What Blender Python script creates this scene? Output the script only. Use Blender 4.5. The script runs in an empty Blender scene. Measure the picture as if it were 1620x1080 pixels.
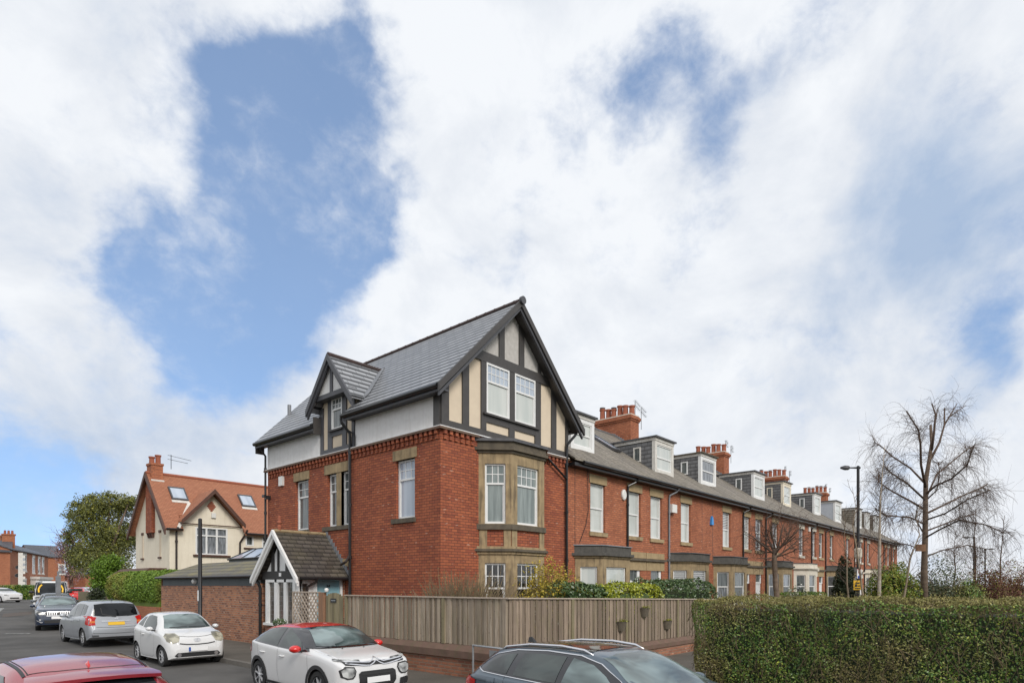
import bpy, bmesh, math, random
import numpy as np
from mathutils import Vector, Matrix
from mathutils.bvhtree import BVHTree
R = math.radians
scene = bpy.context.scene
col = scene.collection
random.seed(7)

# ------------------------------------------------------------------ camera
FX, FY = 0.7475, 0.6643          # horizontal viewing direction (world X runs along the terrace, Y along the side street)
CAMZ = 2.3
cam = bpy.data.cameras.new('camera'); cam.sensor_width = 36; cam.lens = 21.556
cam.shift_y = 385/1620; cam.clip_end = 3000; cam.clip_start = 0.1
camo = bpy.data.objects.new('camera', cam); col.objects.link(camo)
camo.location = (0, 0, CAMZ); camo.rotation_euler = (R(90), 0, R(-48.37))
scene.camera = camo

# ------------------------------------------------------------------ world
SUN_ELEV, SUN_AZ = 40, 200        # degrees; azimuth: compass angle of the sun measured in this scene
world = bpy.data.worlds.new('World'); scene.world = world; world.use_nodes = True
nt = world.node_tree; N = nt.nodes; Lk = nt.links; N.clear()
def wn(t, **k):
    n = N.new(t)
    for a, b in k.items(): setattr(n, a, b)
    return n
def wm(op, a, b=None, c=None, clamp=False):
    n = wn('ShaderNodeMath', operation=op); n.use_clamp = clamp
    for i, v in enumerate((a, b, c)):
        if v is None: continue
        if isinstance(v, (int, float)): n.inputs[i].default_value = v
        else: Lk.new(v, n.inputs[i])
    return n.outputs[0]
sun_vec = Vector((-0.24, -0.78, 0.58)).normalized()
sky = wn('ShaderNodeTexSky', sky_type='NISHITA'); sky.sun_disc = False
sky.sun_elevation = math.asin(sun_vec.z); sky.sun_rotation = math.atan2(sun_vec.x, sun_vec.y)
sky.air_density = 1.2; sky.dust_density = 0.6; sky.ozone_density = 2.0
tc = wn('ShaderNodeTexCoord')
def noise(scale, detail=8, rough=.55, dist=0., off=0.):
    mp = wn('ShaderNodeMapping'); mp.inputs['Location'].default_value = (off, off*.7, -off)
    mp.inputs['Scale'].default_value = (1, 1, 1.25)
    Lk.new(tc.outputs['Generated'], mp.inputs[0])
    n = wn('ShaderNodeTexNoise'); n.inputs['Scale'].default_value = scale; n.inputs['Detail'].default_value = detail
    n.inputs['Roughness'].default_value = rough; n.inputs['Distortion'].default_value = dist
    Lk.new(mp.outputs[0], n.inputs['Vector']); return n
warp = noise(5, 6, .55, 0, 3)
ws = wn('ShaderNodeVectorMath', operation='MULTIPLY_ADD'); ws.inputs[1].default_value = (.17,)*3
Lk.new(warp.outputs['Color'], ws.inputs[0]); 
sub = wn('ShaderNodeVectorMath', operation='ADD'); sub.inputs[1].default_value = (-.085,)*3
Lk.new(tc.outputs['Generated'], sub.inputs[0]); Lk.new(sub.outputs[0], ws.inputs[2])
def blobs(lst, k=1.):
    tot = None
    for px, py, r, w in lst:
        a = (px-810)/970; b = (925-py)/970
        v = Vector((FX+a*FY, FY-a*FX, b)); L = v.length; v.normalize()
        d = wn('ShaderNodeVectorMath', operation='DISTANCE'); d.inputs[1].default_value = v
        Lk.new(ws.outputs[0], d.inputs[0])
        q = wm('DIVIDE', d.outputs['Value'], k*r/970/L)
        q = wm('MULTIPLY', q, q); e = wm('POWER', 2.718, wm('MULTIPLY', q, -1)); e = wm('MULTIPLY', e, w)
        tot = e if tot is None else wm('ADD', tot, e)
    return tot
blue = blobs([(560,20,45,.6),(545,70,50,.9),(505,130,60,1.),(420,120,40,.8),(395,190,65,1.),(480,240,85,1.),(545,300,60,.9),(440,330,95,1.),(545,390,55,.8),
 (375,430,100,1.),(245,400,60,.8),(300,490,95,1.),(480,430,85,1.),(345,575,65,.9),(195,440,55,.8),(430,530,60,.8),(470,60,40,.35),(250,500,60,.5),
 (1060,135,65,.75),(970,180,50,.7),(1160,140,60,.7),(1010,110,50,.5),(1120,240,60,.42),(1150,270,40,.4),(1240,60,60,.4),(1310,20,60,.35),(1110,400,35,.42),(1090,330,30,.3),(900,190,40,.25),
 (1560,520,60,.7),(1590,590,40,.5),(1600,420,80,.3),(1260,560,60,.33),(1500,520,40,.35),(15,840,90,1.),(70,810,70,.8),(130,770,60,.5),(30,720,80,.4),(1450,770,80,.5),(-150,600,160,.8),(420,60,40,.3),(1350,120,70,.35),(1500,150,80,.3),(1580,350,70,.45)], 1.09)
n1 = noise(7, 11, .60, .25, 11); n2 = noise(26, 8, .62, .3, 5)
fld = wm('ADD', wm('MINIMUM', blue, 1.12), wm('MULTIPLY', wm('SUBTRACT', n1.outputs['Fac'], .5), 1.9))
fld = wm('ADD', fld, wm('MULTIPLY', wm('SUBTRACT', n2.outputs['Fac'], .5), .9))
mr = wn('ShaderNodeMapRange', interpolation_type='SMOOTHSTEP'); mr.inputs['From Min'].default_value = .08; mr.inputs['From Max'].default_value = 1.22
Lk.new(fld, mr.inputs['Value'])
grey = blobs([(1480,380,150,.55),(1560,300,150,.4),(1380,450,90,.35),(1240,120,110,.5),(1560,560,80,.5),(100,320,90,.35),(150,60,110,.25),(240,650,200,.4),(40,700,160,.5),(1100,250,100,.4),(400,640,120,.4),(1300,600,140,.35),(1000,620,160,.2)])
n3 = noise(4.5, 9, .6, .3, 21)
gf = wm('ADD', grey, wm('MULTIPLY', wm('SUBTRACT', n3.outputs['Fac'], .5), 2.0))
cr = wn('ShaderNodeValToRGB'); e = cr.color_ramp.elements
e[0].position = 0.; e[0].color = (.81, .835, .87, 1); e[1].position = 1.; e[1].color = (.38, .48, .64, 1)
x = cr.color_ramp.elements.new(.32); x.color = (.70, .735, .79, 1)
Lk.new(gf, cr.inputs[0])
b1 = wn('ShaderNodeBackground'); b1.inputs['Strength'].default_value = .15
hs = wn('ShaderNodeHueSaturation'); hs.inputs['Saturation'].default_value = 1.0; hs.inputs['Value'].default_value = 1.3
sv = wn('ShaderNodeVectorMath', operation='ADD'); sv.inputs[1].default_value = (0, 0, .32); Lk.new(tc.outputs['Generated'], sv.inputs[0]); sn = wn('ShaderNodeVectorMath', operation='NORMALIZE'); Lk.new(sv.outputs[0], sn.inputs[0]); Lk.new(sn.outputs[0], sky.inputs[0])
Lk.new(sky.outputs[0], hs.inputs['Color']); Lk.new(hs.outputs[0], b1.inputs[0])
b2 = wn('ShaderNodeBackground'); b2.inputs['Strength'].default_value = .93; Lk.new(cr.outputs[0], b2.inputs[0])
mx = wn('ShaderNodeMixShader'); Lk.new(wm('MULTIPLY', mr.outputs[0], .93), mx.inputs[0]); Lk.new(b2.outputs[0], mx.inputs[1]); Lk.new(b1.outputs[0], mx.inputs[2])
wo = wn('ShaderNodeOutputWorld'); Lk.new(mx.outputs[0], wo.inputs[0])

sl = bpy.data.lights.new('sun', 'SUN'); sl.energy = 1.9; sl.angle = R(22); sl.color = (1, .95, .88)
slo = bpy.data.objects.new('sun', sl); col.objects.link(slo)
slo.rotation_euler = (-sun_vec).to_track_quat('-Z', 'Y').to_euler(); slo.location = (0, -10, 30)
scene.view_settings.view_transform = 'Standard'; scene.view_settings.look = 'None'
scene.view_settings.exposure = 0.28; scene.view_settings.gamma = 1

# ------------------------------------------------------------------ helpers
def at(px, py, X=None, Y=None, d=None):
    """pixel of the 1620 px wide survey photograph -> world point on a plane X=..., Y=... or at a distance"""
    a = (px-810)/970; dx = FX+a*FY; dy = FY-a*FX
    if X is not None: d = X/dx
    elif Y is not None: d = Y/dy
    return Vector((d*dx, d*dy, CAMZ+d*(925-py)/970))
def g(y): return min(.6, max(0., .013*(y-18)))

def tag(o, label=None, cat=None, group=None, kind=None):
    if label: o['label'] = label
    if cat: o['category'] = cat
    if group: o['group'] = group
    if kind: o['kind'] = kind
    return o
def empty(name, loc, label=None, cat=None, group=None, rz=0):
    o = bpy.data.objects.new(name, None); col.objects.link(o); o.location = loc; o.rotation_euler = (0, 0, rz)
    o.empty_display_size = .2
    return tag(o, label, cat, group)
def wloc(o):
    v = Vector((0, 0, 0))
    while o: v += Vector(o.location); o = o.parent
    return v
def add_uv(me):
    uvl = me.uv_layers.new(name='UVMap'); n = len(me.loops); uv = np.zeros((n, 2))
    co = np.empty(len(me.vertices)*3); me.vertices.foreach_get('co', co); co = co.reshape(-1, 3)
    lv = np.empty(n, dtype=np.int64); me.loops.foreach_get('vertex_index', lv)
    pn = np.empty(len(me.polygons)*3); me.polygons.foreach_get('normal', pn); pn = pn.reshape(-1, 3)
    lt = np.empty(len(me.polygons), dtype=np.int64); me.polygons.foreach_get('loop_total', lt)
    nn = np.repeat(pn, lt, axis=0); p = co[lv]
    t = np.stack([-nn[:, 1], nn[:, 0], np.zeros(n)], 1); L = np.linalg.norm(t, axis=1)
    flat = L < .15
    t[flat] = (1, 0, 0); L[flat] = 1; t /= L[:, None]
    b = np.cross(nn, t)
    uv[:, 0] = (p*t).sum(1); uv[:, 1] = (p*b).sum(1)
    uvl.data.foreach_set('uv', uv.astype(np.float32).ravel())
class MB:
    def __init__(s): s.v = []; s.f = []; s.m = []
    def add(s, vs, fs, mi=0):
        o = len(s.v); s.v += [tuple(v) for v in vs]
        for f in fs: s.f.append([i+o for i in f]); s.m.append(mi)
    def hexa(s, p, mi=0):   # 8 points: bottom loop then top loop
        s.add(p, [(0, 1, 2, 3), (4, 5, 6, 7), (0, 1, 5, 4), (1, 2, 6, 5), (2, 3, 7, 6), (3, 0, 4, 7)], mi)
    def box(s, x0, x1, y0, y1, z0, z1, mi=0):
        s.hexa([(x0, y0, z0), (x1, y0, z0), (x1, y1, z0), (x0, y1, z0), (x0, y0, z1), (x1, y0, z1), (x1, y1, z1), (x0, y1, z1)], mi)
    def fbox(s, P, u0, u1, z0, z1, o0, o1, mi=0):
        s.hexa([P(u0, z0, o0), P(u1, z0, o0), P(u1, z0, o1), P(u0, z0, o1), P(u0, z1, o0), P(u1, z1, o0), P(u1, z1, o1), P(u0, z1, o1)], mi)
    def fpoly(s, P, pts, o0, o1, mi=0):   # extruded polygon in the facade frame
        n = len(pts)
        s.add([P(u, z, o0) for u, z in pts]+[P(u, z, o1) for u, z in pts],
              [tuple(range(n)), tuple(range(2*n-1, n-1, -1))]+[(i, (i+1) % n, (i+1) % n+n, i+n) for i in range(n)], mi)
    def prism(s, pts, z0, z1, mi=0):
        n = len(pts)
        s.add([(x, y, z0) for x, y in pts]+[(x, y, z1) for x, y in pts],
              [tuple(range(n-1, -1, -1)), tuple(range(n, 2*n))]+[(i, (i+1) % n, (i+1) % n+n, i+n) for i in range(n)], mi)
    def tube(s, pts, rad, n=8, mi=0, cap=True):
        pts = [Vector(p) for p in pts]; k = len(pts)
        if not hasattr(rad, '__len__'): rad = [rad]*k
        t0 = (pts[1]-pts[0]).normalized(); a = t0.orthogonal().normalized(); vs = []
        for i in range(k):
            t = ((pts[min(i+1, k-1)]-pts[max(i-1, 0)])).normalized()
            a = (a-t*a.dot(t)); a = a.normalized() if a.length > 1e-6 else t.orthogonal().normalized(); b = t.cross(a)
            for j in range(n):
                th = 2*math.pi*j/n; vs.append(pts[i]+(a*math.cos(th)+b*math.sin(th))*rad[i])
        fs = [(i*n+j, i*n+(j+1) % n, (i+1)*n+(j+1) % n, (i+1)*n+j) for i in range(k-1) for j in range(n)]
        if cap: fs += [tuple(range(n-1, -1, -1)), tuple(range((k-1)*n, k*n))]
        s.add(vs, fs, mi)
    def lathe(s, prof, c=(0, 0, 0), n=16, axis='z', mi=0, cap=True):
        vs = []; k = len(prof)
        for r, h in prof:
            for j in range(n):
                th = 2*math.pi*j/n; x, y = r*math.cos(th), r*math.sin(th)
                p = (x, y, h) if axis == 'z' else (h, x, y)
                vs.append((p[0]+c[0], p[1]+c[1], p[2]+c[2]))
        fs = [(i*n+j, i*n+(j+1) % n, (i+1)*n+(j+1) % n, (i+1)*n+j) for i in range(k-1) for j in range(n)]
        if cap: fs += [tuple(range(n-1, -1, -1)), tuple(range((k-1)*n, k*n))]
        s.add(vs, fs, mi)
    def build(s, name, mats, parent=None, smooth=False, local=False, recalc=True, uv=True):
        if not isinstance(mats, (list, tuple)): mats = [mats]
        off = Vector((0, 0, 0)) if (local or parent is None) else wloc(parent)
        me = bpy.data.meshes.new(name)
        me.from_pydata([(v[0]-off.x, v[1]-off.y, v[2]-off.z) for v in s.v], [], s.f)
        for m in mats: me.materials.append(m)
        me.polygons.foreach_set('material_index', s.m)
        if recalc:
            bm = bmesh.new(); bm.from_mesh(me); bmesh.ops.recalc_face_normals(bm, faces=bm.faces); bm.to_mesh(me); bm.free()
        if smooth: me.polygons.foreach_set('use_smooth', [True]*len(me.polygons))
        if uv: add_uv(me)
        if smooth == 'auto':
            me.polygons.foreach_set('use_smooth', [True]*len(me.polygons)); me.set_sharp_from_angle(angle=R(35))
        me.update()
        o = bpy.data.objects.new(name, me); col.objects.link(o); o.parent = parent
        return o
def part(name, mats, parent, fn, **k):
    m = MB(); fn(m); return m.build(name, mats, parent, **k)
def frame(origin, tangent, normal):
    O = Vector(origin); T = Vector(tangent).normalized(); Nn = Vector(normal).normalized()
    def P(u, z, o=0.): 
        v = O+T*u+Nn*o; return (v.x, v.y, O.z+z)
    return P
def west(X): return lambda u, z, o=0.: (X-o, u, z)
def south(Y): return lambda u, z, o=0.: (u, Y-o, z)
def facade(mb, P, u0, u1, z0, z1, holes=(), depth=.14, mi=0, mr=None):
    us = sorted({u0, u1, *[h[0] for h in holes], *[h[1] for h in holes]}); zs = sorted({z0, z1, *[h[2] for h in holes], *[h[3] for h in holes]})
    for a, b in zip(us, us[1:]):
        for c, d in zip(zs, zs[1:]):
            m, q = (a+b)/2, (c+d)/2
            if any(h[0] < m < h[1] and h[2] < q < h[3] for h in holes): continue
            mb.add([P(a, c), P(b, c), P(b, d), P(a, d)], [(0, 1, 2, 3)], mi)
    for h in holes:
        a, b, c, d = h[:4]
        for q in ([(a, c), (a, d)], [(b, c), (b, d)], [(a, c), (b, c)], [(a, d), (b, d)]):
            (p, r), (s_, t) = q
            mb.add([P(p, r, 0), P(s_, t, 0), P(s_, t, -depth), P(p, r, -depth)], [(0, 1, 2, 3)], mi if mr is None else mr)
def sash(parent, P, u0, u1, z0, z1, split=.36, cols=0, rows=2, rec=.10, fw=.055, pane_m=None, frame_m=None, lowcols=0, name='window', blind=None, split_off=False):
    """timber sash window: frame, meeting rail and glazing bars in one mesh, panes (and blind) as its own sub-part"""
    frame_m = frame_m or M['white_paint']; pane_m = pane_m or M['glass']
    m = MB(); o0, o1 = -rec-.06, -rec
    m.fbox(P, u0, u0+fw, z0, z1, o0, o1); m.fbox(P, u1-fw, u1, z0, z1, o0, o1)
    m.fbox(P, u0+fw, u1-fw, z1-fw, z1, o0, o1); m.fbox(P, u0+fw, u1-fw, z0, z0+fw*1.3, o0, o1)
    zm = z1-(z1-z0)*split
    m.fbox(P, u0+fw, u1-fw, zm-.03, zm+.03, o0, o1-.008)
    a, b = u0+fw, u1-fw
    # inner sash stiles of the lower light stand back a little
    m.fbox(P, a, a+.035, z0+fw*1.3, zm-.03, o0, o1-.03); m.fbox(P, b-.035, b, z0+fw*1.3, zm-.03, o0, o1-.03)
    for i in range(1, cols):
        u = a+(b-a)*i/cols; m.fbox(P, u-.012, u+.012, zm+.03, z1-fw, o0+.02, o1-.02)
    if cols:
        for j in range(1, rows):
            z = zm+.03+(z1-fw-zm-.03)*j/rows; m.fbox(P, a, b, z-.0121, z+.0121, o0+.021, o1-.022)
    for i in range(1, lowcols):
        u = a+(b-a)*i/lowcols; m.fbox(P, u-.012, u+.012, z0+fw, zm-.03, o0+.02, o1-.03)
    fr = m.build(name, frame_m, parent)
    q = MB(); q.add([P(a, zm, -rec-.035), P(b, zm, -rec-.035), P(b, z1-fw, -rec-.035), P(a, z1-fw, -rec-.035)], [(0, 1, 2, 3)])
    q.add([P(a, z0+fw, -rec-.048), P(b, z0+fw, -rec-.048), P(b, zm, -rec-.048), P(a, zm, -rec-.048)], [(0, 1, 2, 3)], 1)
    q.build('pane', [pane_m, blind or pane_m], fr, recalc=False)
    return fr

# ------------------------------------------------------------------ materials
M = {}
def mat(name, color=(.5, .5, .5), rough=.6, **k):
    m = bpy.data.materials.new(name); m.use_nodes = True; b = m.node_tree.nodes['Principled BSDF']
    b.inputs['Base Color'].default_value = (*color, 1); b.inputs['Roughness'].default_value = rough
    for a, v in k.items(): b.inputs[a].default_value = v
    M[name] = m; return m
class NT:
    def __init__(s, m): s.t = m.node_tree; s.b = s.t.nodes['Principled BSDF']
    def n(s, t, **k):
        n = s.t.nodes.new(t)
        for a, b in k.items():
            if a in ('operation', 'blend_type', 'data_type', 'interpolation_type', 'offset', 'offset_frequency', 'squash', 'noise_dimensions', 'feature', 'wave_type', 'bands_direction'): setattr(n, a, b)
            else: s.set(n.inputs[a.replace('_', ' ') if a.replace('_', ' ') in n.inputs else a], b)
        return n
    def set(s, inp, v):
        if hasattr(v, 'is_output'): s.t.links.new(v, inp)
        elif isinstance(v, (tuple, list)): inp.default_value = (*v, 1) if len(v) == 3 and inp.type == 'RGBA' else v
        else: inp.default_value = v
    def uv(s, sc=(1, 1, 1)):
        t = s.n('ShaderNodeTexCoord'); m = s.n('ShaderNodeMapping', Vector=t.outputs['UV'], Scale=sc); return m.outputs[0]
    def obj(s, sc=(1, 1, 1)):
        t = s.n('ShaderNodeTexCoord'); m = s.n('ShaderNodeMapping', Vector=t.outputs['Object'], Scale=sc); return m.outputs[0]
    def noise(s, vec, scale, detail=4, rough=.55, dist=0.):
        return s.n('ShaderNodeTexNoise', Vector=vec, Scale=scale, Detail=detail, Roughness=rough, Distortion=dist)
    def ramp(s, fac, stops):
        r = s.n('ShaderNodeValToRGB', Fac=fac); e = r.color_ramp.elements
        e[0].position, e[0].color = stops[0][0], (*stops[0][1], 1); e[1].position, e[1].color = stops[-1][0], (*stops[-1][1], 1)
        for p, c in stops[1:-1]: x = e.new(p); x.color = (*c, 1)
        return r.outputs[0]
    def mix(s, fac, a, b, bt='MIX'):
        x = s.t.nodes.new('ShaderNodeMix'); x.data_type = 'RGBA'; x.blend_type = bt
        s.set(x.inputs[0], fac); s.set(x.inputs[6], a); s.set(x.inputs[7], b); return x.outputs[2]
    def math(s, op, a, b=0.):
        n = s.t.nodes.new('ShaderNodeMath'); n.operation = op; s.set(n.inputs[0], a); s.set(n.inputs[1], b); return n.outputs[0]
    def bump(s, h, strength=.4, dist=.02):
        n = s.n('ShaderNodeBump', Height=h, Strength=strength, Distance=dist); s.t.links.new(n.outputs[0], s.b.inputs['Normal'])
    def base(s, c): s.set(s.b.inputs['Base Color'], c)
def brick_mat(name, c1, c2, mortar, bw=.235, rh=.085, ms=.010, stain=.35, spots=None, pale=.0, rough=.85, bumps=.5, patch=(.6, .5, .5)):
    m = mat(name, c1, rough); t = NT(m); uv = t.uv()
    b = t.n('ShaderNodeTexBrick', Vector=uv, Color1=c1, Color2=c2, Mortar=mortar, Scale=1.0)
    b.inputs['Mortar Size'].default_value = ms; b.inputs['Brick Width'].default_value = bw; b.inputs['Row Height'].default_value = rh
    b.inputs['Mortar Smooth'].default_value = .3; b.inputs['Bias'].default_value = -.15
    n1 = t.noise(t.uv((1, .7, 1)), .9, 7, .65); n2 = t.noise(t.uv((3.2, 9, 1)), 1.2, 3, .7)
    c = t.mix(t.math('MULTIPLY', t.ramp(n1.outputs['Fac'], [(.36, (0, 0, 0)), (.66, (1, 1, 1))]), stain), b.outputs['Color'], patch, 'MULTIPLY')
    f = t.ramp(n2.outputs['Fac'], [(.35, (0, 0, 0)), (.75, (1, 1, 1))])
    ns = t.noise(t.uv((2.2, .25, 1)), 1.3, 6, .65); c = t.mix(t.math('MULTIPLY', t.ramp(ns.outputs['Fac'], [(.54, (0, 0, 0)), (.76, (1, 1, 1))]), .4), c, (.42, .36, .36), 'MULTIPLY')
    c = t.mix(t.math('MULTIPLY', f, .35), c, tuple(min(1, x*1.5) for x in c2))
    if pale:
        n3 = t.noise(t.uv((4.2, 11.7, 1)), 1.0, 1, .5)
        f3 = t.ramp(n3.outputs['Fac'], [(.70, (0, 0, 0)), (.74, (1, 1, 1))]); c = t.mix(t.math('MULTIPLY', f3, pale), c, (.55, .36, .27))
    t.base(c); t.bump(t.math('SUBTRACT', t.math('MULTIPLY', n2.outputs['Fac'], .4), b.outputs['Fac']), bumps, .012)
    return m
brick_mat('brick', (.43, .128, .053), (.24, .062, .033), (.085, .036, .026), pale=.5, stain=.6, patch=(.55, .48, .48))
brick_mat('brick_terrace', (.48, .17, .08), (.29, .092, .046), (.14, .08, .055), pale=.5, stain=.6, patch=(.6, .5, .42))
brick_mat('brick_old', (.50, .21, .105), (.15, .06, .045), (.36, .27, .19), ms=.013, pale=.9, stain=.25)
brick_mat('brick_wall', (.42, .17, .095), (.19, .075, .05), (.26, .19, .14), ms=.014, pale=.7, patch=(.45, .5, .35), stain=.6)
brick_mat('brick_far', (.43, .165, .08), (.31, .11, .055), (.22, .12, .08), pale=.2)
def slate_mat(name, c1, c2, mortar, bw=.3, rh=.22, ms=.012, rough=.55, moss=0., line=.55, streaks=0.):
    m = mat(name, c1, rough); t = NT(m); uv = t.uv()
    b = t.n('ShaderNodeTexBrick', Vector=uv, Color1=c1, Color2=c2, Mortar=mortar, Scale=1.0)
    b.inputs['Mortar Size'].default_value = ms; b.inputs['Brick Width'].default_value = bw; b.inputs['Row Height'].default_value = rh
    n = t.noise(uv, 3.0, 5, .6); c = t.mix(t.math('MULTIPLY', n.outputs['Fac'], .45), b.outputs['Color'], (.55, .53, .5), 'MULTIPLY')
    if moss:
        n2 = t.noise(uv, .9, 6, .65); f = t.ramp(n2.outputs['Fac'], [(.42, (0, 0, 0)), (.66, (1, 1, 1))]); c = t.mix(t.math('MULTIPLY', f, moss), c, (.22, .19, .07))
    if streaks: c = t.mix(t.math('MULTIPLY', t.ramp(t.noise(t.uv((2.6, .22, 1)), 1., 6, .65).outputs['Fac'], [(.4, (0, 0, 0)), (.64, (1, 1, 1))]), streaks), c, tuple(q*1.6 for q in c1))
    fy_ = t.math('FRACT', t.math('DIVIDE', t.n('ShaderNodeSeparateXYZ', Vector=uv).outputs['Y'], rh))
    c = t.mix(t.ramp(fy_, [(0., (line, line, line)), (.30, (line*.9, line*.9, line*.9)), (.42, (0, 0, 0))]), c, tuple(q*.6 for q in mortar))
    t.base(c)
    # each course tips up towards its lower edge
    sx = t.n('ShaderNodeSeparateXYZ', Vector=uv); fr = t.math('FRACT', t.math('DIVIDE', sx.outputs['Y'], rh))
    t.bump(t.math('SUBTRACT', t.math('SUBTRACT', t.math('MULTIPLY', n.outputs['Fac'], .3), fr), b.outputs['Fac']), .7, .018)
    return m
slate_mat('slate_new', (.34, .35, .37), (.26, .27, .29), (.022, .023, .026), bw=.45, rh=.27, ms=.007, rough=.45, line=1.0)
slate_mat('slate_porch', (.115, .10, .088), (.065, .055, .05), (.02, .018, .016), bw=.3, rh=.2, moss=.15)
slate_mat('slate_mossy', (.17, .16, .13), (.12, .115, .095), (.05, .045, .04), bw=.5, rh=.34, moss=.9)
slate_mat('slate_old', (.21, .185, .155), (.12, .105, .09), (.055, .05, .043), bw=.3, rh=.2, moss=.2, rough=.8, streaks=.8)
slate_mat('slate_cheek', (.18, .18, .185), (.12, .12, .125), (.06, .06, .06), bw=.3, rh=.2, streaks=.35)
slate_mat('slate_far', (.12, .13, .15), (.09, .10, .12), (.05, .05, .06), bw=.3, rh=.25)
slate_mat('clay_tile', (.47, .195, .105), (.40, .155, .082), (.26, .11, .065), bw=.2, rh=.12, ms=.008, rough=.8)
def mottled(name, c1, c2, scale=6, rough=.8, bump=.15, streak=None, dist=.01, **k):
    m = mat(name, c1, rough, **k); t = NT(m); v = t.uv(); n = t.noise(v, scale, 7, .62)
    c = t.ramp(n.outputs['Fac'], [(.32, c1), (.7, c2)])
    if streak:
        n2 = t.noise(t.uv((5, .5, 1)), 1.3, 5, .6); f = t.ramp(n2.outputs['Fac'], [(.48, (0, 0, 0)), (.72, (1, 1, 1))]); c = t.mix(t.math('MULTIPLY', f, streak[1]), c, streak[0])
    t.base(c); n3 = t.noise(v, scale*12, 3, .6); t.bump(n3.outputs['Fac'], bump, dist); return m
mottled('stone_black', (.05, .047, .042), (.10, .095, .085), 3, .8, .25, ((.16, .15, .13), .4))
mottled('stone', (.40, .30, .17), (.24, .175, .10), 3.0, .9, .3, ((.05, .04, .03), .8))
mottled('stone_clean', (.40, .30, .17), (.30, .22, .12), 3.5, .9, .25, ((.16, .12, .07), .3))
mottled('stone_dark', (.085, .072, .055), (.14, .115, .08), 4, .9, .3, ((.04, .035, .03), .5))
mottled('stone_painted', (.66, .61, .52), (.58, .53, .44), 2, .8, .1, ((.35, .3, .24), .25))
mottled('render_white', (.76, .755, .75), (.68, .67, .665), 5, .95, .6, ((.45, .42, .38), .22), .012)
mottled('render_beige', (.68, .575, .44), (.62, .52, .40), 3, .9, .1)
mottled('render_grey', (.52, .50, .475), (.42, .40, .375), 7, .95, .4)
mottled('render_cream', (.80, .73, .60), (.73, .66, .53), 1.2, .95, .4, ((.45, .38, .27), .22))
mottled('timber_dark', (.047, .043, .042), (.062, .057, .054), 5, .5, .05)
mottled('timber_grey', (.06, .062, .072), (.075, .076, .085), 5, .5, .05)
mottled('timber_black', (.02, .019, .019), (.03, .028, .027), 5, .55, .05)
mottled('lead', (.15, .16, .175), (.25, .26, .28), 4, .5, .1)
mottled('lead_dark', (.045, .045, .048), (.10, .10, .11), 4, .5, .1)
mottled('terracotta', (.36, .115, .06), (.25, .075, .045), 6, .8, .1); mottled('ridge_clay', (.075, .045, .042), (.045, .032, .03), 6, .8, .1)
mottled('white_paint', (.78, .78, .77), (.70, .70, .69), 3, .4, .03)
mottled('white_old', (.70, .68, .64), (.52, .49, .44), 5, .6, .05)
mottled('coping', (.17, .10, .075), (.11, .07, .05), 2.5, .85, .2, ((.10, .10, .045), .5))
mottled('fascia_grey', (.075, .09, .095), (.055, .068, .072), 2, .6, .05)
mottled('timber_brown', (.10, .045, .03), (.07, .03, .02), 4, .6, .05)
mat('gutter', (.012, .012, .013), .3); mat('pipe_brown', (.028, .018, .016), .35)
mat('black_metal', (.016, .016, .018), .4); mat('grey_metal', (.42, .44, .46), .4, Metallic=.7)
mat('door_blue', (.22, .40, .46), .35); mat('white_plain', (.8, .8, .8), .4); mat('plastic_white', (.72, .71, .68), .4)
mat('blue_box', (.03, .25, .62), .4); mat('letter_dark', (.02, .02, .02), .5)
def glass_mat(name, c1, c2, scale=1.2, rough=.04, spec=.5, ior=1.7):
    m = mat(name, c1, rough); t = NT(m); n = t.noise(t.uv((6, .6, 1)), scale, 3, .5)
    t.base(t.ramp(n.outputs['Fac'], [(.35, c1), (.65, c2)])); t.b.inputs['IOR'].default_value = ior
    n2 = t.noise(t.uv(), 1.5, 2); t.bump(n2.outputs['Fac'], .12, .01); return m
glass_mat('glass', (.06, .07, .07), (.16, .18, .18))
glass_mat('glass_dark', (.012, .012, .011), (.03, .028, .024))
glass_mat('glass_curtain', (.13, .16, .155), (.25, .29, .28))
glass_mat('glass_blind', (.46, .50, .48), (.58, .60, .57), .5)
glass_mat('glass_sky', (.34, .40, .48), (.44, .50, .58), .5)  # pale blue sky reflection put into the pane colour
glass_mat('glass_net', (.09, .10, .105), (.30, .32, .35), 2.5)
m = mat('glass_shutter', (.5, .5, .5), .1); t = NT(m); sx = t.n('ShaderNodeSeparateXYZ', Vector=t.uv()); 
t.base(t.ramp(t.math('FRACT', t.math('MULTIPLY', sx.outputs['Y'], 11)), [(.3, (.05, .05, .055)), (.55, (.55, .56, .55))]))
m = mat('leaded', (.04, .04, .04), .12); t = NT(m)
b = t.n('ShaderNodeTexBrick', Vector=t.uv(), Color1=(.035, .035, .03), Color2=(.10, .075, .055), Mortar=(.16, .16, .16), Scale=1.0)
b.inputs['Mortar Size'].default_value = .008; b.inputs['Brick Width'].default_value = .11; b.inputs['Row Height'].default_value = .16; t.base(b.outputs['Color'])
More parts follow.
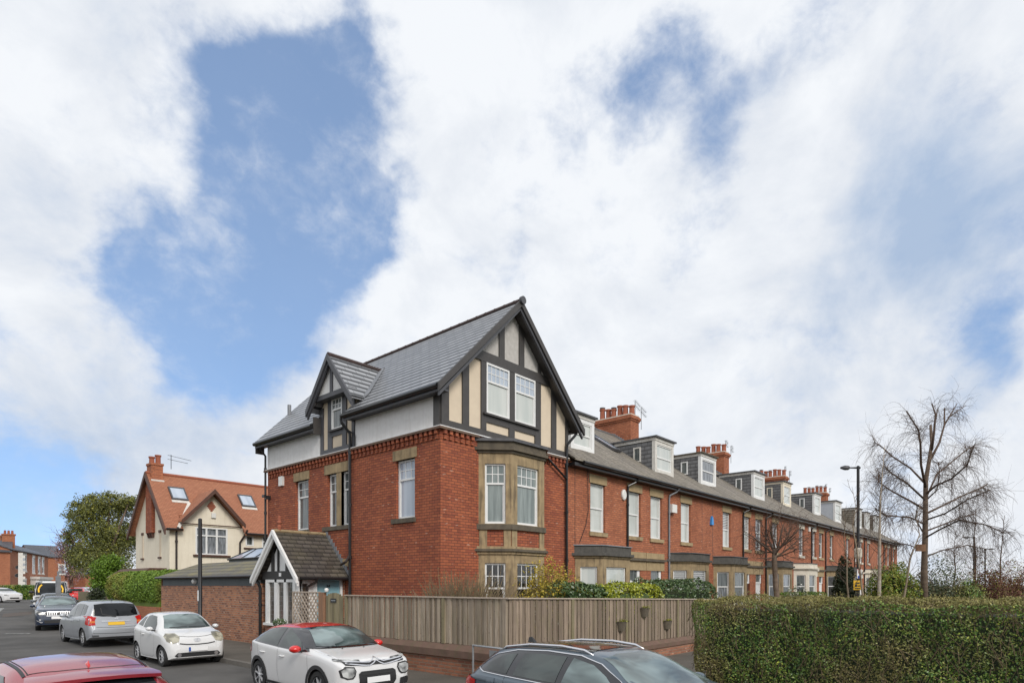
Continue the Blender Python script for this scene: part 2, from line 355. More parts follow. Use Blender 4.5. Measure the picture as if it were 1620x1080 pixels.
def wood_mat(name, c1, c2, green=.5):
    m = mat(name, c1, .85); t = NT(m)
    gm = t.n('ShaderNodeNewGeometry'); n = t.noise(t.uv((28, 1.6, 1)), 1., 6, .65, .4)
    c = t.ramp(n.outputs['Fac'], [(.3, c2), (.68, c1)])
    isl = t.ramp(gm.outputs['Random Per Island'], [(0, (.68, .65, .61)), (.5, (.95, .93, .9)), (1, (1.3, 1.27, 1.23))]); c = t.mix(1., c, isl, 'MULTIPLY')
    vo = t.n('ShaderNodeTexVoronoi', Vector=t.uv((9, 5.5, 1)), Scale=1.0); kn = t.ramp(vo.outputs['Distance'], [(.06, (1, 1, 1)), (.12, (0, 0, 0))]); c = t.mix(t.math('MULTIPLY', kn, .75), c, (.05, .04, .03))
    if green:
        n2 = t.noise(t.uv((3, 1, 1)), 1.2, 5, .6); f = t.ramp(n2.outputs['Fac'], [(.5, (0, 0, 0)), (.72, (1, 1, 1))]); c = t.mix(t.math('MULTIPLY', f, green), c, (.16, .15, .055))
    t.base(c); t.bump(n.outputs['Fac'], .4, .01); return m
wood_mat('fence_wood', (.39, .33, .26), (.21, .17, .13), .4)
wood_mat('fence_brown', (.30, .24, .185), (.15, .115, .09), .4)
wood_mat('fence_green', (.26, .225, .14), (.15, .13, .08), .5)
wood_mat('trellis_wood', (.50, .44, .38), (.33, .26, .2), 0)
wood_mat('post_wood', (.30, .17, .10), (.20, .11, .07), .1)
def leaf_mat(name, stops, clump=1.6, rough=.5, spec=.35, trans=.0, pscale=None, pcol=None, pamt=.8, plo=.5, phi=.65):
    m = mat(name, stops[0][1], rough); t = NT(m); gm = t.n('ShaderNodeNewGeometry')
    n = t.noise(gm.outputs['Position'], clump, 3, .6)
    f = t.math('ADD', t.math('MULTIPLY', gm.outputs['Random Per Island'], .6), t.math('MULTIPLY', n.outputs['Fac'], .55))
    c = t.ramp(t.math('SUBTRACT', f, .08), stops)
    if pscale:
        n2 = t.noise(gm.outputs['Position'], pscale, 4, .6); f2 = t.ramp(n2.outputs['Fac'], [(plo, (0, 0, 0)), (phi, (1, 1, 1))]); c = t.mix(t.math('MULTIPLY', f2, pamt), c, pcol)
    t.base(c); t.b.inputs['Specular IOR Level'].default_value = spec; return m
leaf_mat('leaf_hedge', [(0, (.02, .055, .014)), (.3, (.06, .135, .026)), (.58, (.15, .25, .04)), (.78, (.25, .27, .055)), (.93, (.60, .68, .09))], 1.8, .42, .5, pscale=.8, pcol=(.30, .21, .09), pamt=.6, plo=.47, phi=.6)
leaf_mat('leaf_hedge_top', [(0, (.10, .10, .035)), (.4, (.20, .19, .055)), (.75, (.32, .28, .10)), (1, (.48, .40, .18))], 2.5, .6)
leaf_mat('leaf_clipped', [(0, (.07, .13, .02)), (.5, (.14, .23, .03)), (1, (.25, .34, .05))], 1., .6, pscale=.35, pcol=(.34, .22, .07), pamt=.6)
leaf_mat('leaf_laurel', [(0, (.02, .042, .014)), (.5, (.055, .105, .03)), (1, (.20, .26, .10))], 2, .35, .6)
leaf_mat('leaf_spotted', [(0, (.07, .10, .012)), (.4, (.22, .26, .015)), (1, (.55, .54, .05))], 2, .4, .5)
leaf_mat('leaf_yellow', [(0, (.13, .12, .02)), (.45, (.33, .27, .03)), (.8, (.50, .36, .05)), (1, (.45, .20, .04))], 2, .5)
leaf_mat('leaf_tree', [(0, (.05, .06, .018)), (.5, (.12, .135, .04)), (1, (.27, .27, .10))], .8, .5)
leaf_mat('leaf_bright', [(0, (.06, .12, .012)), (.5, (.12, .21, .02)), (1, (.20, .30, .04))], 1, .5)
leaf_mat('leaf_olive', [(0, (.09, .10, .015)), (.5, (.20, .21, .025)), (1, (.36, .33, .07))], .8, .5)
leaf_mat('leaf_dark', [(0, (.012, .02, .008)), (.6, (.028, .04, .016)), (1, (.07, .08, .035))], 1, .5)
leaf_mat('leaf_ivy', [(0, (.03, .045, .018)), (.5, (.07, .095, .035)), (1, (.22, .22, .12))], 1, .4, .5)
leaf_mat('leaf_brown', [(0, (.07, .03, .02)), (.5, (.16, .07, .045)), (1, (.28, .17, .10))], .6, .7)
leaf_mat('blossom', [(0, (.16, .08, .08)), (.5, (.30, .17, .17)), (1, (.45, .32, .32))], 1, .7)
leaf_mat('grass', [(0, (.04, .07, .015)), (1, (.10, .14, .03))], .5, .8)
mottled('bark', (.20, .145, .105), (.09, .062, .045), 8, .9, .5); mottled('bark_thin', (.12, .082, .06), (.07, .046, .036), 8, .9, .1)
mottled('bark_twig', (.24, .18, .105), (.15, .11, .065), 8, .9, .1); mottled('bark_birch', (.52, .46, .38), (.22, .17, .13), 5, .8, .2)
mottled('bark_sapling', (.30, .24, .17), (.20, .15, .1), 5, .9, .1)
# ground materials
m = mat('asphalt', (.05, .05, .05), .9); t = NT(m); v = t.obj()
n = t.noise(v, .35, 6, .6); n2 = t.noise(v, 60, 3, .8); n3 = t.noise(t.obj((1.2, .12, 1)), 1.0, 4)
c = t.ramp(n.outputs['Fac'], [(.38, (.058, .055, .052)), (.6, (.105, .10, .094))]); c = t.mix(t.math('MULTIPLY', n3.outputs['Fac'], .5), c, (.6, .58, .56), 'MULTIPLY')
c = t.mix(t.ramp(n2.outputs['Fac'], [(.62, (0, 0, 0)), (.72, (.35, .35, .35))]), c, (.2, .19, .17)); t.base(c); t.bump(n2.outputs['Fac'], .5, .01)
m = mat('pavement', (.1, .1, .1), .9); t = NT(m); v = t.obj(); n = t.noise(v, .8, 6, .6); n2 = t.noise(v, 50, 3, .8)
t.base(t.mix(t.ramp(n2.outputs['Fac'], [(.6, (0, 0, 0)), (.75, (.3, .3, .3))]), t.ramp(n.outputs['Fac'], [(.35, (.075, .066, .054)), (.7, (.115, .10, .083))]), (.22, .2, .17))); t.bump(n2.outputs['Fac'], .4, .01)
m = mat('asphalt_patch', (.06, .05, .045), .9); t = NT(m); v = t.obj(); n = t.noise(v, 5, 5, .6); t.base(t.ramp(n.outputs['Fac'], [(.35, (.075, .058, .048)), (.7, (.10, .08, .067))]))
mottled('kerb_stone', (.17, .155, .135), (.10, .09, .08), 3, .9, .3)
m = mat('road_paint', (.6, .6, .58), .8); t = NT(m); n = t.noise(t.obj(), 9, 5, .7); t.base(t.ramp(n.outputs['Fac'], [(.42, (.10, .10, .095)), (.6, (.42, .42, .40))]))
m = mat('earth', (.05, .05, .03), .95); t = NT(m); n = t.noise(t.obj(), .6, 6, .6); t.base(t.ramp(n.outputs['Fac'], [(.4, (.05, .045, .03)), (.65, (.07, .085, .03))]))

# ------------------------------------------------------------------ ground, road, pavements
def strip(name, mats, left, right, dz, kind='structure', parent=None, thick=0.):
    """ribbon between two plan polylines, following the gentle rise of the street"""
    mb = MB(); n = len(left); L = [(x, y, g(y)+dz) for x, y in left]; Rr = [(x, y, g(y)+dz) for x, y in right]
    for i in range(n-1): mb.add([L[i], Rr[i], Rr[i+1], L[i+1]], [(0, 1, 2, 3)])
    if thick:
        for ln in (L, Rr):
            for i in range(n-1):
                a, b = ln[i], ln[i+1]; mb.add([a, b, (b[0], b[1], b[2]-thick), (a[0], a[1], a[2]-thick)], [(0, 1, 2, 3)])
    o = mb.build(name, mats, None, recalc=False)
    bm = bmesh.new(); bm.from_mesh(o.data)
    for f_ in bm.faces:
        if f_.normal.z < -.5: f_.normal_flip()
    bm.to_mesh(o.data); bm.free(); return tag(o, kind=kind)
mb = MB(); ys = [-1500, -60, 0, 18, 24, 30, 36, 42, 50, 58, 64.2, 90, 200, 1800]
for a, b in zip(ys, ys[1:]): mb.add([(-1500, a, g(a)-.03), (1800, a, g(a)-.03), (1800, b, g(b)-.03), (-1500, b, g(b)-.03)], [(0, 1, 2, 3)])
tag(mb.build('ground', M['earth'], recalc=False), kind='structure')
yy = [-60, -20, 0, 5, 10, 15, 18, 22, 26, 30, 35, 40, 46, 52, 60, 70, 85, 105, 130]
def bend(y): return 0 if y < 29 else (y-29)**2*.02 if y < 34 else .5+.2*(y-34)
strip('road', M['asphalt'], [(.9+bend(y)-(.0 if y < 60 else (y-60)*.35), y) for y in yy], [(7.9+bend(y)+(0 if y < 45 else min(4, (y-45)*.25)), y) for y in yy], 0)
ye = [-60, -20, 0, 5, 10, 15, 18, 22, 26, 30, 35, 40, 46, 52]
strip('pavement', M['pavement'], [(8.03+bend(y), y) for y in ye], [(10.4+bend(y), y) for y in ye], .12)
k = strip('kerb', M['kerb_stone'], [(7.88+bend(y), y) for y in ye], [(8.03+bend(y), y) for y in ye], .125, thick=.14)
strip('pavement', M['pavement'], [(-1.8, y) for y in ye[:11]], [(.77, y) for y in ye[:11]], .12)
strip('kerb', M['kerb_stone'], [(.77, y) for y in ye[:11]], [(.92, y) for y in ye[:11]], .125, thick=.14)
mb = MB(); mb.add([(10.4, 4.8, .1), (90, 4.8, .1), (90, 9.1, .1), (10.4, 9.1, .1)], [(0, 1, 2, 3)])
tag(mb.build('path', M['pavement'], recalc=False), kind='structure')
mb = MB(); mb.add([(10.3, 9.2, .12), (90, 9.2, .12), (90, 13.7, .12), (10.3, 13.7, .12)], [(0, 1, 2, 3)])
tag(mb.build('garden', M['earth'], recalc=False), kind='structure')
def mark(x0, y0, x1, y1, w=.1):
    d = Vector((x1-x0, y1-y0, 0)).normalized(); q = Vector((-d.y, d.x, 0))*w/2; z0, z1 = g(y0)+.006, g(y1)+.006
    m = MB(); m.add([(x0+q.x, y0+q.y, z0), (x1+q.x, y1+q.y, z1), (x1-q.x, y1-q.y, z1), (x0-q.x, y0-q.y, z0)], [(0, 1, 2, 3)])
    o = m.build('road_marking', M['road_paint'], recalc=False); bm = bmesh.new(); bm.from_mesh(o.data)
    for f_ in bm.faces:
        if f_.normal.z < 0: f_.normal_flip()
    bm.to_mesh(o.data); bm.free(); tag(o, kind='structure')
a = at(8, 1008.5, d=26.5); b = at(49, 1007.5, d=26.6); mark(a.x, a.y, b.x, b.y, .22)
a = at(-4, 975, d=42); b = at(4, 968, d=47); mark(a.x, a.y, b.x, b.y, .25)
m = MB(); zz = g(37)+.005
p = [at(5, 976, d=40), at(50, 971, d=43), at(50, 977, d=39.5), at(3, 983, d=36.5)]
m.add([(q.x, q.y, g(q.y)+.008) for q in p], [(3, 2, 1, 0)]); o = m.build('road_patch', M['asphalt_patch'], recalc=False)
bm = bmesh.new(); bm.from_mesh(o.data)
for f_ in bm.faces:
    if f_.normal.z < 0: f_.normal_flip()
bm.to_mesh(o.data); bm.free(); tag(o, kind='structure')

# ------------------------------------------------------------------ corner house
H = empty('corner_house', (15.35, 19, 0), 'tall three storey red brick corner house with steep slate roof and dark half-timbered gable', 'house')
W, S = west(12.2), south(13.68)
def yW(px): return at(px, 900, X=12.2).y
def xS(px): return at(px, 900, Y=13.68).x
hw = [(yW(488), yW(467.3), 4.4, 6.3), (yW(532.6), yW(518), 4.4, 6.3), (yW(553), yW(540), 4.4, 6.3), (yW(656.2), yW(626.2), 4.4, 6.26)]
mb = MB()
facade(mb, W, 13.68, 24.3, 0, 7.0, hw, .16); facade(mb, S, 12.2, 18.5, 0, 7.0)
facade(mb, south(24.3), 12.2, 18.5, 0, 8.0); facade(mb, west(18.5), 13.68, 24.3, 0, 8.0)
mb.build('wall', M['brick'], H)
for i, h in enumerate(hw):
    sash(H, W, h[0], h[1], h[2], h[3], split=.33, cols=(3 if i == 3 else 2), rec=.11, fw=.06,
         pane_m=M['glass_sky'] if i == 3 else M['glass'], blind=M['glass_sky'] if i == 3 else M['glass'])
def lintel(P, u0, u1, z0, z1, par, m='stone', name='lintel', o=.03):
    part(name, M[m], par, lambda q: q.fbox(P, u0, u1, z0, z1, -.14, o))
lintel(W, yW(489.6), yW(465.2), 6.3, 6.62, H); lintel(W, yW(555.3), yW(514), 6.3, 6.64, H); lintel(W, yW(659.7), yW(622.2), 6.26, 6.58, H)
lintel(W, yW(554), yW(512), 4.26, 4.4, H, 'stone_dark', 'sill', .07); lintel(W, yW(658), yW(621), 4.26, 4.4, H, 'stone_dark', 'sill', .07)
lintel(W, hw[0][0]-.08, hw[0][1]+.08, 4.3, 4.4, H, 'stone_dark', 'sill', .05)
part('window_mullion', M['stone'], H, lambda q: q.fbox(W, hw[2][1], hw[1][0], 4.4, 6.3, -.15, .012))
lintel(W, 18.3, 19.3, 2.95, 3.22, H, 'stone_clean')
def toothed(P, u0, u1, pitch, w, off, out, z0, z1):
    pts = [(u0, 0.)]; u = u0+off
    while u+w < u1-.01: pts += [(u, .012), (u, out), (u+w, out), (u+w, .012)]; u += pitch
    pts = [(u0, 0.), (u0, .012)]+pts[1:]+[(u1, .012), (u1, 0.)]
    part('dentil_course', M['brick'], H, lambda q: q.fpoly(lambda a, b, o=0: P(a, z0+(z1-z0)*o, b), pts, 0, 1))
for P, a, b in ((W, 13.7, 24.28), (S, 12.22, 13.76), (S, 16.98, 18.48)):
    toothed(P, a, b, .228, .115, .05, .10, 6.80, 6.93); toothed(P, a, b, .228, .105, .07, .055, 6.66, 6.79)
mb = MB(); mb.box(12.07, 12.2, 13.55, 24.42, 6.93, 7.0); mb.box(12.2, 13.72, 13.55, 13.68, 6.93, 7.0); mb.box(17.05, 18.5, 13.55, 13.68, 6.93, 7.0)
mb.build('ledge', M['coping'], H)
mb = MB(); mb.box(12.09, 12.2, 13.57, 24.4, 7.0, 7.03); mb.box(12.2, 18.5, 13.57, 13.68, 7.0, 7.03); mb.build('drip_moulding', M['white_paint'], H)
for a, b in ((13.98, 18.02), (20.28, 24.27)): part('render_band', M['render_white'], H, lambda q: q.fbox(W, a, b, 7.03, 8.02, -.1, .03))
SL = 1.0
def rz(x): return 11.7-SL*abs(x-15.35)
mb = MB()
def slab(mb, x0, x1, y0, y1, mi=0):
    p = []
    for zt in (-.14, 0): p += [(x0, y0, rz(x0)+zt), (x1, y0, rz(x1)+zt), (x1, y1, rz(x1)+zt), (x0, y1, rz(x0)+zt)]
    mb.hexa(p, mi)
slab(mb, 11.8, 15.35, 13.28, 18.2); slab(mb, 12.3, 15.35, 18.2, 20.2); slab(mb, 11.8, 15.35, 20.2, 24.65); slab(mb, 15.35, 18.9, 13.28, 24.65)
roof = mb.build('roof', M['slate_new'], H)
mb = MB(); mb.tube([(15.35, 13.2, 11.68), (15.35, 24.68, 11.68)], .085, 10)
for i in range(26): mb.tube([(15.35, 13.5+i*.44, 11.68), (15.35, 13.55+i*.44, 11.68)], .094, 10)
mb.build('ridge_tiles', M['ridge_clay'], roof, smooth=False)
for s_ in (-1, 1):
    part('verge_soffit', M['timber_dark'], H, lambda q: q.hexa([(15.35, 13.34, 11.50), (15.35+s_*3.5, 13.34, 8.0), (15.35+s_*3.5, 13.70, 8.0), (15.35, 13.70, 11.50), (15.35, 13.34, 11.555), (15.35+s_*3.5, 13.34, 8.055), (15.35+s_*3.5, 13.70, 8.055), (15.35, 13.70, 11.555)]))
# gable: render panels behind, timbers in front
def gz(x, off=.2): return rz(x)-off
mb = MB(); mb.fpoly(S, [(12.2, 7.03), (18.5, 7.03), (18.5, gz(18.5)), (17.35, 9.5), (13.35, 9.5), (12.2, gz(12.2))], -.2, 0); mb.build('gable_panel', M['render_beige'], H)
mb = MB(); mb.fpoly(S, [(13.35, 9.5), (17.35, 9.5), (15.35, gz(15.35))], -.2, .004); mb.build('gable_panel', M['render_grey'], H)
part('gable_wall', M['brick'], H, lambda q: q.fpoly(south(24.3), [(12.2, 7.9), (18.5, 7.9), (18.5, gz(18.5)), (15.35, gz(15.35)), (12.2, gz(12.2))], -.02, .2))
mb = MB()
def post(x0, x1, z0, z1=None, o=.05):
    mb.fpoly(S, [(x0, z0), (x1, z0), (x1, min(z1 or 99, gz(x1, .16))), (x0, min(z1 or 99, gz(x0, .16)))], 0, o)
post(12.2, 12.5, 7.03); post(13.06, 13.34, 7.24); post(13.88, 14.11, 7.24, 9.42); post(15.2, 15.48, 7.24, 9.42); post(16.56, 16.88, 7.24, 9.42); post(17.5, 17.78, 7.24); post(18.35, 18.5, 7.24)
mb.fpoly(S, [(12.5, 7.03), (18.5, 7.03), (18.5, 7.24), (12.5, 7.24)], 0, .047)
mb.fpoly(S, [(13.28, 9.42), (17.42, 9.42), (17.1, 9.74), (13.6, 9.74)], 0, .06)
mb.fpoly(S, [(14.11, 7.52), (15.2, 7.52), (15.2, 7.74), (14.11, 7.74)], 0, .045); mb.fpoly(S, [(15.48, 7.52), (16.56, 7.52), (16.56, 7.74), (15.48, 7.74)], 0, .045)
post(14.72, 14.98, 9.74); post(15.72, 15.98, 9.74); post(16.75, 16.9, 9.4)
mb.fbox(W, 13.68, 13.96, 7.03, 8.0, 0, .045)
mb.build('timber_frame', M['timber_dark'], H)
part('window_sill', M['timber_dark'], H, lambda q: q.fbox(S, 13.95, 16.75, 7.73, 7.79, 0, .13))
for a, b in ((14.11, 15.2), (15.48, 16.56)):
    sash(H, S, a, b, 7.79, 9.42, split=.36, cols=5 if a < 15 else 4, rec=-.06, fw=.06, pane_m=M['glass_sky'], blind=M['glass_blind'], name='gable_window')
def barge(mb, apex, foot, y0, y1, top, bot, half):
    # two sloping boards in the plane of the verge
    for s_ in (-1, 1):
        a = (15.35, apex); f_ = (15.35+s_*half, foot)
        mb.fpoly(lambda u, z, o=0: (u, y0+(y1-y0)*o, z), [(a[0], a[1]-top), (f_[0], f_[1]-top), (f_[0], f_[1]-bot), (a[0], a[1]-bot)], 0, 1)
zf = 11.7-SL*3.62
mb = MB(); barge(mb, 11.74, zf+.04, 13.2, 13.28, 0, .24, 3.62); mb.build('barge_board', M['timber_dark'], H)
mb = MB(); barge(mb, 11.74, zf+.04, 13.26, 13.34, .242, .36, 3.56); mb.build('barge_moulding', M['timber_grey'], H)
o = part('apex_cap', M['timber_grey'], H, lambda q: q.lathe([(.13, 0), (.13, .1)], (0, 0, 0), 14), local=True)
o.rotation_euler = (R(90), 0, 0); o.location = Vector((15.35, 13.22, 11.68))-wloc(H)
mb = MB()
for y0, y1 in ((13.32, 18.24), (20.16, 24.6)):
    mb.tube([(11.76, y0, 8.05), (11.76, y1, 8.05)], .075, 10)
mb.build('gutter', M['gutter'], H)
mb = MB()
for y0, y1 in ((13.3, 18.2), (20.2, 24.62)):
    mb.box(11.81, 11.86, y0, y1, 7.90, 8.06); mb.box(11.86, 12.18, y0, y1, 7.95, 8.0)
mb.build('eaves_fascia', M['timber_grey'], H)
part('eaves_bracket', M['timber_dark'], H, lambda q: q.box(11.84, 12.2, 20.16, 20.2, 7.8, 8.4)); part('eaves_bracket', M['timber_dark'], H, lambda q: q.box(11.84, 12.2, 24.6, 24.66, 7.7, 8.2))
def pipe(pts, r, par, m='gutter', name='downpipe', brackets=True):
    mb = MB(); mb.tube(pts, r, 8)
    if brackets:
        a, b = Vector(pts[-2]), Vector(pts[-1]); n = max(1, int((a-b).length/1.7))
        for i in range(n):
            p = a.lerp(b, (i+.3)/n); mb.tube([p-Vector((0, 0, .05)), p+Vector((0, 0, .05))], r*1.35, 8)
    return mb.build(name, M[m], par, smooth=False)
pipe([(11.78, 18.3, 8.0), (11.8, 18.3, 7.85), (12.08, 18.24, 7.55), (12.1, 18.24, 7.4), (12.1, 18.24, .2)], .05, H)
pipe([(12.1, 18.24, 7.6), (12.12, 17.99, 7.42), (12.12, 17.99, 7.0)], .03, H, brackets=False)
pipe([(11.9, 24.4, 7.9), (12.12, 24.35, 7.6), (12.12, 24.35, 4)], .045, H)
pipe([(18.7, 13.4, 7.95), (18.6, 13.4, 7.85), (18.33, 13.55, 7.5), (18.33, 13.58, 7.3), (18.33, 13.58, .2)], .05, H)
pipe([(17.2, 13.56, 6.8), (18.3, 13.56, 6.22)], .04, H, brackets=False)
pipe([(13.2, 24.4, 9.2), (13.2, 24.4, 9.95)], .08, H, 'lead', 'flue', False)
part('alarm_box', M['plastic_white'], H, lambda q: q.fbox(W, 22.95, 23.25, 6.25, 6.62, 0, .09))
part('security_light', M['black_metal'], H, lambda q: (q.fbox(W, 24.05, 24.12, 5.8, 5.95, 0, .2), q.fbox(W, 24.1, 24.3, 5.88, 5.98, .18, .26)))
# dormer on the side street
D = MB(); D.fpoly(W, [(18.05, 7.03), (20.2, 7.03), (20.2, 8.75), (19.1, 9.9), (18.05, 8.75)], -1.9, 0); dor = D.build('dormer', M['render_beige'], H)
DS = 1.66/1.36
def dz(y): return 10.36-DS*abs(y-19.07)
mb = MB()
for s_ in (-1, 1):
    y1 = 19.07+s_*1.36; p = []
    for zt in (-.1, 0): p += [(11.78, 19.07, 10.36+zt), (14.3, 19.07, 10.36+zt), (14.3, y1, 8.70+zt), (11.78, y1, 8.70+zt)]
    mb.hexa(p)
mb.build('roof', M['slate_new'], dor)
mb = MB(); mb.tube([(11.75, 19.07, 10.37), (14.03, 19.07, 10.37)], .085, 8); mb.build('ridge_tiles', M['ridge_clay'], dor)
mb = MB()
for s_ in (-1, 1):      # lead valleys where the dormer roof meets the main roof
    a = Vector((14.02, 19.07, 10.38)); b = Vector((12.36, 19.07+s_*1.36, 8.74)); w = Vector((.17, 0, .17*SL)); u = Vector((-.02, 0, .02))
    mb.hexa([a-w*.3, b-w*.3, b+w, a+w, a-w*.3+u*2, b-w*.3+u*2, b+w+u, a+w+u])
mb.build('valley', M['lead'], dor)
J = west(11.92)
mb = MB(); mb.fpoly(J, [(18.12, 9.0), (20.02, 9.0), (19.07, 10.24)], -.3, 0); mb.build('gable_panel', M['render_white'], dor)
mb = MB()
mb.fbox(J, 18.0, 20.15, 8.92, 9.08, -.3, .05); mb.fpoly(J, [(19.0, 9.08), (19.15, 9.08), (19.15, 10.15), (19.0, 10.15)], 0, .045)
def wp(a, b, c, d, o=.05): mb.fbox(W, a, b, c, d, 0, o)
wp(20.04, 20.2, 7.04, 8.75, .05); wp(18.05, 18.22, 7.04, 8.75, .05); wp(18.22, 20.04, 7.04, 7.2, .047); wp(18.22, 20.04, 8.96, 9.06, .047)
wp(19.46, 19.72, 7.2, 8.96); wp(18.55, 18.8, 7.2, 8.96); wp(18.8, 19.46, 7.62, 7.8, .045)
mb.build('timber_frame', M['timber_grey'], dor)
part('sill', M['timber_dark'], dor, lambda q: q.fbox(W, 18.72, 19.56, 7.78, 7.84, 0, .14))
sash(dor, W, 18.8, 19.46, 7.84, 8.95, split=.36, cols=3, rec=-.06, fw=.05, pane_m=M['glass'], name='window')
mb = MB()
for s_ in (-1, 1):
    for (x0, x1, tp, bt, hf) in ((11.70, 11.78, -.03, .20, 1.42), (11.76, 11.83, .202, .33, 1.40)):
        y1 = 19.07+s_*hf; p = []
        for X in (x0, x1): p += [(X, 19.07, 10.36-tp), (X, y1, 10.36-DS*hf-tp), (X, y1, 10.36-DS*hf-bt), (X, 19.07, 10.36-bt)]
        mb.hexa(p)
mb.build('barge_board', M['timber_grey'], dor)

# two-storey canted bay
def cant(x0, x3, y, p, e=0.):
    return [(x0-e*1.414, y+.002), (x0+p-e*.414, y-p-e), (x3-p+e*.414, y-p-e), (x3+e*1.414, y+.002)]
def bay(par, x0, x3, Y, p, layers, wins, name='bay_window', m='stone'):
    """layers: (z0,z1,offset,material,name); wins: (z0,z1, split, colsA, colsB, paneA, paneB)"""
    L = math.hypot(p, p); fw = x3-x0-2*p
    fr = [(frame((x0, Y, 0), (1, -1, 0), (-1, -1, 0)), L, (.2, L-.19), 0), (frame((x0+p, Y-p, 0), (1, 0, 0), (0, -1, 0)), fw, (.28, fw-.3), 1), (frame((x3-p, Y-p, 0), (1, 1, 0), (1, -1, 0)), L, (.19, L-.2), 0)]
    bw = None
    for (z0, z1, e_, mt, nm) in layers:
        if nm == name:
            mb = MB()
            for P, Lf, (a, b), k in fr:
                hs_ = [(a, b, w[0], w[1]) for w in wins if w[0] > z0-.01 and w[1] < z1+.01]
                facade(mb, P, 0, Lf, z0, z1, hs_, .12)
            o = mb.build(nm, M[mt], par if bw is None else bw); bw = bw or o
        else:
            part(nm, M[mt], bw or par, lambda q: q.prism(cant(x0, x3, Y, p, e_), z0, z1))
    for w in wins:
        for P, Lf, (a, b), k in fr:
            sash(par, P, a, b, w[0], w[1], split=w[2], cols=w[3+k], rec=.06, fw=.055, pane_m=M[w[5]], blind=M[w[6]], name='bay_sash', lowcols=0)
    return bw
bw = bay(H, 13.8, 16.94, 13.68, .74, [(.3, 3.28, 0, 'stone', 'bay_window'), (4.23, 6.48, 0, 'stone', 'bay_window'), (3.53, 4.06, -.03, 'brick', 'brick_apron'),
    (3.45, 3.53, .06, 'stone', 'string_course'), (3.37, 3.45, .12, 'stone_dark', 'string_course'), (3.28, 3.37, .05, 'stone', 'string_course'),
    (4.06, 4.23, .06, 'stone_dark', 'bay_sill'),
    (6.48, 6.56, .05, 'stone_dark', 'cornice'), (6.56, 6.66, .13, 'stone_dark', 'cornice'), (6.66, 6.84, .06, 'stone_dark', 'cornice'), (6.84, 6.93, .14, 'lead_dark', 'bay_roof')],
    [(1.0, 3.0, .40, 3, 4, 'glass_dark', 'glass_dark'), (4.25, 6.15, .33, 3, 4, 'glass_curtain', 'glass_curtain')])
LL = math.hypot(.74, .74)
for P, Lf in ((frame((13.8, 13.68, 0), (1, -1, 0), (-1, -1, 0)), LL), (frame((14.54, 12.94, 0), (1, 0, 0), (0, -1, 0)), 1.66), (frame((16.2, 12.94, 0), (1, 1, 0), (1, -1, 0)), LL)):
    for a, b in ((.02, .27), (Lf-.25, Lf-.02)): part('pilaster', M['stone'], bw, lambda q: q.fbox(P, a, b, 3.53, 4.06, -.06, .004))

# porch
PO = MB(); PX0 = 10.45
PO.box(10.5, 12.2, 18.72, 21.15, 0, .95); porch = PO.build('porch', M['brick_old'], H)
PZ = 1.6/1.55; YC = 19.9
mb = MB()
for s_ in (-1, 1):
    y1 = YC+s_*1.52; p = []
    for zt in (-.09, 0): p += [(10.22, YC, 4.14+zt), (12.2, YC, 4.14+zt), (12.2, y1, 4.14-PZ*1.52+zt), (10.22, y1, 4.14-PZ*1.52+zt)]
    mb.hexa(p)
mb.build('roof', M['slate_porch'], porch)
mb = MB(); mb.tube([(10.2, YC, 4.15), (12.2, YC, 4.15)], .06, 8); mb.build('ridge', M['stone'], porch)
mb = MB()
for i in range(11):      # stepped lead flashing against the brickwork
    t_ = i/11; y = YC-1.5*t_; z = 4.16-PZ*1.5*t_; mb.box(12.165, 12.197, y-.15, y, z-.13, z+.08)
mb.build('flashing', M['lead'], porch)
Q = west(10.45)
mb = MB(); mb.fpoly(Q, [(18.72, 2.52), (21.1, 2.52), (YC, 3.86)], -.1, 0); mb.build('gable_panel', M['white_paint'], porch)
mb = MB(); mb.fbox(Q, 18.72, 21.1, 2.5, 2.78, 0, .06)
for a, b in ((20.32, 20.48), (19.98, 20.06), (19.34, 19.50)): mb.fpoly(Q, [(a, 2.78), (b, 2.78), (b, 4.0-PZ*abs(b-YC)), (a, 4.0-PZ*abs(a-YC))], 0, .05)
mb.build('timber_frame', M['timber_black'], porch)
mb = MB()
for s_ in (-1, 1):
    for (x0, x1, tp, bt, hf) in ((10.12, 10.2, -.04, .12, 1.6), (10.18, 10.25, .122, .26, 1.56)):
        y1 = YC+s_*hf; p = []
        for X in (x0, x1): p += [(X, YC, 4.14-tp), (X, y1, 4.14-PZ*hf-tp), (X, y1, 4.14-PZ*hf-bt), (X, YC, 4.14-bt)]
        mb.hexa(p)
mb.build('barge_board', M['white_paint'], porch)
part('finial', M['terracotta'], porch, lambda q: q.lathe([(.05, 4.15), (.07, 4.3), (.045, 4.36), (.09, 4.44), (.05, 4.5), (.055, 4.66), (.03, 4.68)], (10.4, YC, 0), 10))
mb = MB(); mb.box(10.45, 10.58, 18.72, 18.85, .9, 2.5)
for y in (18.85, 19.45, 20.1, 20.75): mb.box(10.40, 10.5, y-.0, y+.14, .98, 2.5)
mb.box(10.4, 10.5, 18.99, 20.75, 2.40, 2.5); mb.box(10.36, 10.52, 18.74, 21.0, .90, .98)
for y in (18.99, 19.59, 20.24):
    for a in (0, .44): mb.box(10.41, 10.49, y+a, y+a+.05, .981, 2.40)
wf = mb.build('window', M['white_paint'], porch)
part('pane', M['leaded'], wf, lambda q: q.box(10.47, 10.49, 19.0, 20.75, .98, 2.4))
SP = south(18.72)
door_x0, door_x1 = at(500.8, 900, Y=18.72).x, at(537.8, 900, Y=18.72).x
